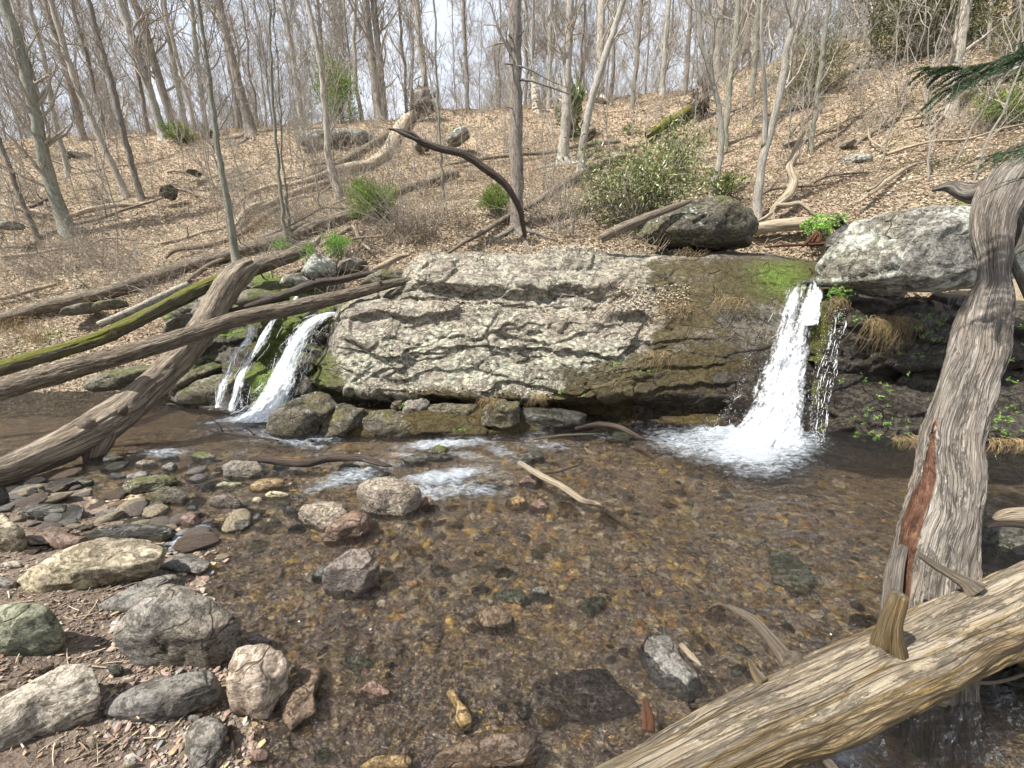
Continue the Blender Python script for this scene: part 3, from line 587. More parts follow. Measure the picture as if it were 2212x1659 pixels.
LN = [(.07,[(780,665),(850,660),(900,690),(960,690),(1000,620),(1050,540)]),(.05,[(700,760),(800,738),(830,730),(930,725),(1020,720),(1080,735)]),(.05,[(1080,640),(1100,615),(1180,615),(1260,590),(1330,590)]),
 (.09,[(1180,730),(1300,720),(1400,752),(1480,745),(1640,762),(1770,795),(1850,720),(1890,640)]),(.04,[(170,740),(260,750),(350,790),(430,790),(560,795),(640,800)]),(.08,[(90,990),(220,975),(380,1020),(600,1030),(680,1010),(850,1040),(940,1055),(1060,1050)]),
 (.09,[(1160,1060),(1300,1082),(1500,1092),(1650,1088),(1720,1040),(1900,1005),(2133,950),(2400,940)]),(.07,[(560,440),(640,442),(760,458),(900,472),(1060,482),(1280,502),(1450,522),(1600,512),(1700,470)]),(.05,[(930,382),(1010,372),(1100,362),(1145,330)]),
 (.07,[(1270,283),(1360,272),(1440,268),(1520,278),(1600,272),(1618,200),(1605,150)]),(.05,[(100,962),(190,962),(240,905),(270,880)]),(.03,[(455,620),(475,520)]),(.03,[(660,600),(680,530)]),(.03,[(1340,350),(1450,385),(1430,410),(1560,430)]),
 (.04,[(700,850),(800,870),(900,860),(1000,880),(1100,900)]),(.03,[(1700,650),(1800,640),(1850,660)]),(.04,[(1950,700),(2100,680),(2300,690)]),(.05,[(1900,860),(2050,840),(2200,850),(2350,830)])]
LN = [(d * .52, fr('e', p)) for d, p in LN]
uu, vv = proj(G.reshape(-1, 3)); V, Nf = rockface(G, 2, .8, .9, LN)
pn = fbm(V * 1.2, 4); edge = uu + 55 * pn + (vv - 700) * .12
rt = bump_up(edge, 1330, 1420)          # mossy damp rock right of the pale face
lo = bump_up(vv + 25 * pn, 838, 868)
under = bump_up(vv, 700, 800)
wet = np.clip(.68 * bump_up(uu + 50 * pn, 1400, 1560) + .35 * rt * under + .8 * bump_up(vv, 862, 885) + .8 * bump_up(-uu, -735, -700) * bump_up(vv, 660, 690) + .45 * lo, 0, 1)
moss = .12 + .36 * under * (1 - rt) + (.62 + .1 * under) * rt * (1 - .35 * bump_up(vv, 800, 900)) * (1 - .6 * bump_up(-vv, -575, -550)) + .5 * lo * (1 - rt) + .35 * bump_up(-uu, -760, -700)
moss += .35 * (1 - rt) * bump_up(edge, 1100, 1330) * bump_up(vv, 760, 800) + .4 * np.exp(-((uu - 1690) / 50) ** 2 - ((vv - 590) / 30) ** 2) - .3 * bump_up(uu, 1500, 1650) * bump_up(vv, 640, 700)
lich = .50 + .30 * (1 - rt) * np.exp(-((vv - 790) / 70) ** 2) - .9 * rt - .6 * lo * (1 - .4 * bump_up(-uu, -1100, -1000)) - .7 * bump_up(-uu, -700, -670)
tone = np.clip(bump_up(-edge, -1330, -1200) * .15 + .6 * bump_up(pn, .05, .5) + .5 * np.exp(-((uu - 1330) / 70) ** 2 - ((vv - 720) / 40) ** 2), 0, 1)
ga = np.clip(np.exp(-((uu - 1690) / 60) ** 2 - ((vv - 600) / 40) ** 2) + .4 * bump_up(-uu, -760, -700), 0, 1)
rock = thing('rock_outcrop', 'broad pale lichen covered bedrock outcrop between the two waterfalls', 'rock', (1, 5, 0))
bed_rock = obj('rock_face', V, grid_faces(*G.shape[:2]), M['outcrop'], rock, at=dict(wet=wet, moss=moss, lich=lich, tone=tone, green=ga))
OUT_V, OUT_N = V, Nf

# dark recessed wall right of the main fall, in courses of strata
u1 = np.linspace(1745, 2500, 420)
R = [
 [(1745,975,4.62),(1900,1010,4.2),(2212,1040,4.0),(2500,1050,4.0)],
 [(1745,945,4.65),(1850,965,4.42),(2000,985,4.2),(2212,1000,4.1),(2500,1000,4.1)],
 [(1745,930,4.75),(1850,930,4.65),(2000,925,4.55),(2212,930,4.5),(2500,930,4.4)],
 [(1745,860,4.95),(1850,860,4.85),(2000,860,4.75),(2212,850,4.7),(2500,850,4.6)],
 [(1745,800,5.1),(1850,815,5.15),(2000,812,5.2),(2212,800,5.1),(2500,800,5.0)],
 [(1745,760,5.15),(1850,790,5.05),(2000,790,5.0),(2212,780,4.9),(2500,780,4.8)],
 [(1745,700,5.4),(1850,700,5.05),(1960,700,5.05),(2060,690,5.15),(2212,690,5.1),(2500,690,5.0)],
 [(1745,660,5.6),(1850,668,5.25),(1960,665,5.3),(2060,655,5.5),(2212,655,5.4),(2500,650,5.3)],
 [(1745,640,5.85),(1850,655,5.7),(1960,655,5.8),(2060,645,5.9),(2212,640,5.8),(2500,640,5.6)],
 [(1745,590,6.1),(1850,620,6.3),(1960,620,6.4),(2060,610,6.4),(2212,600,6.3),(2500,600,6.2)],
 [(1745,585,6.5),(1850,560,6.9),(2060,520,6.9),(2212,500,6.8),(2500,480,6.7)],
 [(1745,560,7.4),(1850,540,7.5),(2060,500,7.4),(2212,480,7.2),(2500,460,7.0)]]
G = loft(R, u1, [10, 30, 34, 34, 22, 40, 24, 16, 14, 20, 10])
uu, vv = proj(G.reshape(-1, 3)); V, _ = rockface(G, 9, 1.0, .9); pn = fbm(V * 1.2, 4)
wet = np.clip(1. - .15 * bump_up(pn, 0, .4) - .5 * bump_up(-vv, -600, -560), 0, 1)  # wet rock, with the boulder's overhang shade also painted into this darkening
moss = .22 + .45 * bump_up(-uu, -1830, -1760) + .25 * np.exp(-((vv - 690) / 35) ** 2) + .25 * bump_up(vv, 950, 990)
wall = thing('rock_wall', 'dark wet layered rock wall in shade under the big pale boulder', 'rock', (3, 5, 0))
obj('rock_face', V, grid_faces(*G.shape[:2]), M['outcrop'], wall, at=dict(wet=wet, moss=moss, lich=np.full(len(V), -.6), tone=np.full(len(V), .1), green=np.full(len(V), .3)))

# mossy stepped rock under the left cascade
u2 = np.linspace(360, 770, 300)
R = [
 [(360,880,5.9),(440,885,5.65),(560,900,5.4),(640,880,5.35),(770,870,5.5)],
 [(360,850,6.1),(440,872,5.7),(560,872,5.5),(640,850,5.5),(770,840,5.6)],
 [(360,830,6.4),(440,825,5.78),(540,815,5.72),(640,800,5.75),(770,800,5.8)],
 [(360,825,6.6),(420,808,6.1),(500,800,6.05),(560,790,6.1),(660,760,6.0),(770,760,6.0)],
 [(360,790,6.8),(420,770,6.4),(500,740,6.25),(560,720,6.2),(640,710,6.15),(770,700,6.1)],
 [(360,760,7.0),(420,730,6.6),(500,690,6.5),(560,690,6.35),(660,680,6.3),(770,672,6.3)],
 [(360,700,7.4),(420,700,6.9),(500,660,6.8),(580,655,6.7),(680,655,6.75),(770,655,6.8)],
 [(360,660,7.7),(500,625,7.2),(580,620,7.1),(700,620,7.3),(770,620,7.3)],
 [(360,640,8.0),(500,600,7.7),(600,590,7.9),(700,590,8.0),(770,590,8.0)],
 [(360,690,8.8),(770,680,8.8)]]
G = loft(R, u2, [16, 40, 12, 40, 34, 14, 30, 24, 8])
uu, vv = proj(G.reshape(-1, 3)); V, _ = rockface(G, 14, 1.0, 1.1); pn = fbm(V * 1.5, 4)
wet = np.clip(.85 - .5 * bump_up(-vv, -680, -640), 0, 1); moss = .55 + .45 * np.exp(-((uu + 30 * pn - 590) / 55) ** 2) - .1 * bump_up(vv, 800, 850)
casc = thing('cascade_rock', 'green mossy stepped rock under the small left cascade', 'rock', (-3, 6, 0))
obj('rock_face', V, grid_faces(*G.shape[:2]), M['outcrop'], casc, at=dict(wet=wet, moss=moss, lich=np.full(len(V), -.4), tone=np.full(len(V), .1), green=np.clip(.8 + pn, 0, 1)))

# ------------------------------------------------------------------ stones
def poly_r(pts2, c):
    p = np.vstack([pts2, pts2[:1]]); q = []
    for a, b in zip(p[:-1], p[1:]):
        t = np.linspace(0, 1, 12, endpoint=False)[:, None]; q.append(a * (1 - t) + b * t)
    q = np.concatenate(q) - c; an = np.arctan2(q[:, 1], q[:, 0]); r = np.hypot(q[:, 0], q[:, 1]); o = np.argsort(an); an, r = an[o], r[o]
    A = np.concatenate([an - 2 * pi, an, an + 2 * pi]); Rr = np.concatenate([r, r, r]); return lambda f: np.interp(f, A, Rr)
_sd = [100]
def detail(V, N, size, seed, k=1.0):
    q = V * (2.2 / size) + seed
    d, e = cells(q * 1.0 * np.array([1, 1, 1.8]) + fbm(q, 2)[:, None] * .3, seed)
    return V + N * (size * k * (.035 * d - .018 * np.exp(-e * 15) + .03 * fbm(q * 1.2, 4) + .006 * fbm(q * 8, 3)))[:, None]
def stone(poly, H, mat, label, name='stone', cat='stone', zb=None, sub=5, group=None, k=1.0, pw=.72, cut=(.66, .94)):
    """flat-lying stone: the outline gives its ground plan"""
    _sd[0] += 1; sd_ = _sd[0]; pl = np.array([p[:2] for p in poly], float); v0, v1 = pl[:, 1].min(), pl[:, 1].max()
    cu, cv = pl.mean(0)
    if zb is None:
        q = PZ(cu, cv, 0); q = PZ(cu, cv, float(bz(q[0], q[1]))); zb = max(float(bz(q[0], q[1])), -.6)
    P = np.array([PZ(u, v, zb + H * .72 * (v1 - v) / max(v1 - v0, 1)) for u, v in pl]); c = P[:, :2].mean(0); rf = poly_r(P[:, :2], c)
    V, T = rock_unit(sd_, sub, 9, .8, cut); f = np.arctan2(V[:, 1], V[:, 0]); rho = np.hypot(V[:, 0], V[:, 1])
    mr = rho.max(); rr = rf(f) * (rho / mr) ** pw * 1.03
    z = V[:, 2] / np.abs(V[:, 2]).max(); size = (rf(f).mean()) * 2
    W_ = np.stack([c[0] + rr * np.cos(f), c[1] + rr * np.sin(f), zb + H * (.42 + .58 * z)], 1); W_[z < 0, 2] -= .25 * H * (-z[z < 0])
    Nn = nrm(W_ - np.array([c[0], c[1], zb + H * .4])); W_ = detail(W_, Nn, size, sd_, k)
    return tag(obj(name, W_, T, M[mat], loc=(c[0], c[1], zb)), label, cat, group)
def boulder(poly, Y, b, mat, label, name='boulder', cat='boulder', sub=5, group=None, k=1.0, pw=.75, nf=8, lean=0.0):
    """standing boulder: the outline lies in the vertical plane at distance Y, depth b to both sides"""
    _sd[0] += 1; sd_ = _sd[0]; P = np.array([PY(p[0], p[1], Y) for p in poly]); c = P[:, [0, 2]].mean(0); rf = poly_r(P[:, [0, 2]], c)
    V, T = rock_unit(sd_, sub, nf, .8, (.7, .95)); f = np.arctan2(V[:, 2], V[:, 0]); rho = np.hypot(V[:, 0], V[:, 2]); rr = rf(f) * (rho / rho.max()) ** pw * 1.02
    W_ = np.stack([c[0] + rr * np.cos(f), Y + b * V[:, 1] + lean * rr * np.sin(f), c[1] + rr * np.sin(f)], 1); size = rf(f).mean() * 2
    W_ = detail(W_, nrm(W_ - np.array([c[0], Y, c[1]])), size, sd_, k)
    return tag(obj(name, W_, T, M[mat], loc=(c[0], Y, P[:, 2].min())), label, cat, group)
def ell(u, v, a, b, an=0, n=10):
    _sd[0] += 1; rg = np.random.default_rng(_sd[0]); t = np.arange(n) * 2 * pi / n; r = rg.uniform(.82, 1.12, n)
    x = a * r * np.cos(t); y = b * r * np.sin(t); c, s = cos(radians(an)), sin(radians(an)); return list(zip(u + x * c - y * s, v + x * s + y * c))

boulder([(1806,618),(1814,570),(1838,530),(1885,472),(1960,455),(2060,460),(2125,464),(2160,520),(2150,590),(2085,622),(1960,630),(1870,628)], 5.2, .72, 'boulder_lichen', 'huge pale boulder white with lichen overhanging the dark wall beside the main waterfall', sub=6, k=1.2, pw=.42, nf=5)
boulder([(1375,512),(1405,470),(1480,436),(1560,425),(1612,452),(1634,492),(1605,538),(1540,546),(1460,540),(1400,528)], 6.9, .65, 'boulder_dark', 'large dark rounded boulder with lichen perched on the ledge above the mossy rock', sub=6, k=1.2)
boulder(fr('c', [(930,1480),(1000,1400),(1090,1330),(1280,1305),(1400,1330),(1350,1420),(1150,1455)]), 6.2, .35, 'stone_dark', 'flat dark slab of stone tucked behind the huge pale boulder', 'stone_slab', 'stone')
boulder(fr('i', [(1840,560),(1850,300),(1950,230),(2133,190),(2300,250),(2300,600),(2133,640)]), 2.5, .3, 'stone_dark', 'dark wet rock behind the twisted trunk at the right edge', 'boulder')
boulder(fr('c', [(1040,640),(1030,600),(1060,560),(1120,530),(1165,580),(1110,640)]), 15.5, .7, 'boulder_dark', 'angular dark block jutting from the right slope below the tree roots', sub=4)
boulder(fr('c', [(640,700),(740,620),(900,600),(1030,600),(1040,650),(960,690),(800,720)]), 15.5, .7, 'boulder_dark', 'long low dark ledge rock on the right slope behind the slim trunks', 'boulder', sub=5)
boulder(fr('c', [(1080,500),(1180,440),(1310,430),(1320,480),(1240,540),(1130,530)]), 15.8, .6, 'boulder_lichen', 'grey rock held in the roots of the ridge tree on the right', sub=4)
boulder(fr('c', [(1940,470),(1990,390),(2133,330),(2260,330),(2260,440),(2100,450),(1980,480)]), 9.8, .7, 'boulder_lichen', 'pale outcrop rock at the right edge of the upper slope', sub=5)
boulder(fr('c', [(1040,990),(1050,940),(1090,918),(1180,925),(1200,950),(1160,1000),(1090,1005)]), 10.6, .4, 'boulder_lichen', 'round pale green lichen stone lying alone in the leaves on the right slope', 'stone', 'stone', sub=4)
boulder(fr('c', [(1220,610),(1270,585),(1350,600),(1340,625),(1250,628)]), 14.2, .4, 'boulder_lichen', 'low grey stone in the leaves right of the angular dark block', 'stone', 'stone', sub=4)
boulder(fr('c', [(1680,900),(1720,870),(1790,885),(1780,920),(1700,925)]), 10.6, .3, 'stone_grey', 'small grey stone low in leaves at the far right of the slope', 'stone', 'stone', sub=4)
boulder(fr('c', [(1530,910),(1580,895),(1660,905),(1650,935),(1550,940)]), 10.8, .3, 'stone_dark', 'dark half buried stone on the right slope above the stump root', 'stone', 'stone', sub=4)
boulder(fr('c', [(720,850),(760,835),(810,850),(780,868),(730,865)]), 11.4, .3, 'stone_grey', 'small grey stone left of the bare snag top', 'stone', 'stone', sub=4)
boulder(fr('c', [(1055,850),(1090,825),(1120,850),(1100,875),(1060,870)]), 11.4, .25, 'stone_grey', 'small grey stone just above the round lichen stone', 'stone', 'stone', sub=4)
boulder(fr('b', [(740,820),(790,785),(880,760),(890,800),(830,850),(760,870)]), 15.8, .6, 'boulder_lichen', 'pale grey ledge rock on the hillside left of the centre trunk', sub=4)
boulder(fr('b', [(560,890),(570,840),(640,830),(650,880),(600,895)]), 15.6, .4, 'boulder_lichen', 'small pale rock below the tip of the dark arched stem', 'stone', 'stone', sub=4)
boulder(fr('b', [(1560,830),(1570,780),(1620,760),(1640,800),(1600,840)]), 14.5, .4, 'boulder_dark', 'dark rock behind the curved leaning trunk', 'stone', 'stone', sub=4)
boulder(fr('a', [(1760,860),(1800,800),(1900,790),(2050,780),(2200,790),(2220,850),(2050,890),(1880,880)]), 17.5, .8, 'boulder_lichen', 'broken grey outcrop on the ridge below the young green conifer', sub=5)
boulder(fr('a', [(960,1170),(980,1110),(1030,1090),(1050,1160),(1000,1190)]), 13.5, .3, 'boulder_dark', 'dark jagged rock on the left slope among brush', 'stone', 'stone', sub=4)
boulder(fr('a', [(400,950),(450,900),(520,905),(510,940)]), 19, .5, 'boulder_lichen', 'pale stone near the ridge on the left', 'stone', 'stone', sub=4)
boulder(fr('a', [(1120,1030),(1130,1000),(1180,1010),(1160,1050)]), 15.5, .3, 'boulder_dark', 'small dark hole edged rock in the middle of the left slope', 'stone', 'stone', sub=4)
boulder(fr('a', [(10,1350),(30,1320),(90,1310),(110,1350),(60,1370)]), 11, .3, 'boulder_lichen', 'grey stones at the left edge of the slope', 'stone', 'stone', sub=4)
# around the left cascade
boulder(fr('d', [(1785,200),(1825,100),(1900,75),(1980,115),(2012,200),(1955,242),(1850,238)]), 7.2, .35, 'boulder_lichen', 'big rounded grey lichen stone above the small cascade', sub=5)
boulder(fr('d', [(2005,180),(2020,125),(2110,100),(2170,130),(2150,190),(2060,200)]), 7.3, .28, 'stone_grey', 'smaller grey stone right of the big rounded lichen stone', 'stone', 'stone', sub=4)
boulder(fr('d', [(1655,262),(1690,203),(1780,195),(1850,240),(1800,278),(1700,278)]), 7.0, .25, 'boulder_lichen', 'low pale stone left of the big rounded lichen stone', 'stone', 'stone', sub=4)
boulder(fr('e', [(220,365),(290,290),(400,258),(500,280),(590,330),(480,372),(320,380)]), 6.8, .4, 'stone_moss', 'rounded mossy grey rock where the long log rests on the outcrop', sub=5)
boulder(fr('e', [(370,440),(420,390),(500,365),(520,400),(440,450)]), 6.3, .2, 'stone_moss', 'mossy brown stone under the right end of the long log', 'stone', 'stone', sub=4)
boulder(fr('d', [(400,445),(440,390),(540,365),(560,430),(450,452)]), 8.0, .3, 'stone_moss', 'mossy stone on the left bank above the moss covered log', 'stone', 'stone', sub=4)
boulder(fr('d', [(590,412),(620,360),(690,350),(725,400),(650,418)]), 8.0, .3, 'stone_moss', 'second mossy stone on the left bank beside the birch log', 'stone', 'stone', sub=4)
boulder(fr('d', [(560,860),(600,790),(750,750),(890,760),(900,810),(840,885),(650,895)]), 6.2, .45, 'stone_moss', 'low mossy boulder at the water edge behind the big leaning log', sub=5)
boulder(fr('d', [(1050,900),(1080,800),(1230,730),(1300,760),(1240,830),(1120,880)]), 6.0, .3, 'stone_moss', 'bright mossy rock between the big leaning log and the small cascade', 'boulder', sub=5)
boulder(fr('d', [(1040,960),(1060,890),(1180,820),(1300,800),(1500,820),(1530,870),(1440,1000),(1200,985)]), 5.85, .2, 'stone_moss', 'wide dark mossy rock at the foot of the small cascade', 'boulder', sub=5)
boulder(fr('d', [(1000,560),(1030,470),(1130,430),(1180,500),(1100,570)]), 6.8, .3, 'stone_moss', 'mossy brown rock under the moss covered log', 'stone', 'stone', sub=4)
boulder(fr('d', [(1390,380),(1420,300),(1560,290),(1700,330),(1600,400),(1450,400)]), 6.8, .3, 'stone_moss', 'mossy ledge stone at the top of the small cascade', 'stone', 'stone', sub=4)
# blocks along the foot of the outcrop
E = [([(1640,1110),(1655,1000),(1780,938),(1920,932),(1995,990),(1960,1100),(1930,1165),(1750,1155)],'d',4.75,.36,'stone_moss','round mossy boulder at the foot of the small cascade pool'),
 ([(30,1210),(55,1120),(120,1078),(250,1100),(255,1180),(200,1245),(60,1270)],'e',4.75,.3,'stone_moss','mossy block just right of the round mossy boulder'),
 ([(245,1205),(260,1130),(400,1118),(560,1145),(700,1200),(640,1262),(250,1245)],'e',4.8,.28,'stone_moss','long low brown green block along the waterline'),
 ([(495,1105),(508,1050),(600,1038),(645,1060),(625,1145),(520,1145)],'e',5.0,.2,'stone_grey','squarish grey block under the pale rock face'),
 ([(425,1080),(440,1045),(490,1040),(500,1090),(450,1100)],'e',5.05,.15,'stone_brown','small brown stone wedged beside the squarish block'),
 ([(640,1160),(650,1080),(780,1070),(920,1080),(930,1160),(890,1195),(700,1195)],'e',4.95,.2,'stone_moss','long dark mossy course of rock at the foot of the pale face'),
 ([(925,1175),(985,1078),(1080,1048),(1175,1060),(1172,1165),(1100,1205),(950,1195)],'e',4.85,.26,'stone_moss','angular block with pale lichen below the drooping roots'),
 ([(1175,1160),(1190,1090),(1400,1098),(1555,1130),(1558,1185),(1300,1195)],'e',4.95,.22,'stone_dark','flat dark slab along the foot of the outcrop near mid stream')]
for p, k_, Y, b, m_, l in E:
    p = np.array(p, float); p = (p - p.mean(0)) * [1.13, 1.1] + p.mean(0); boulder(fr(k_, p), Y, b, {'stone_moss': 'stone_base'}.get(m_, m_), l, 'boulder', 'boulder', sub=5, pw=.5, nf=14, k=1.5)
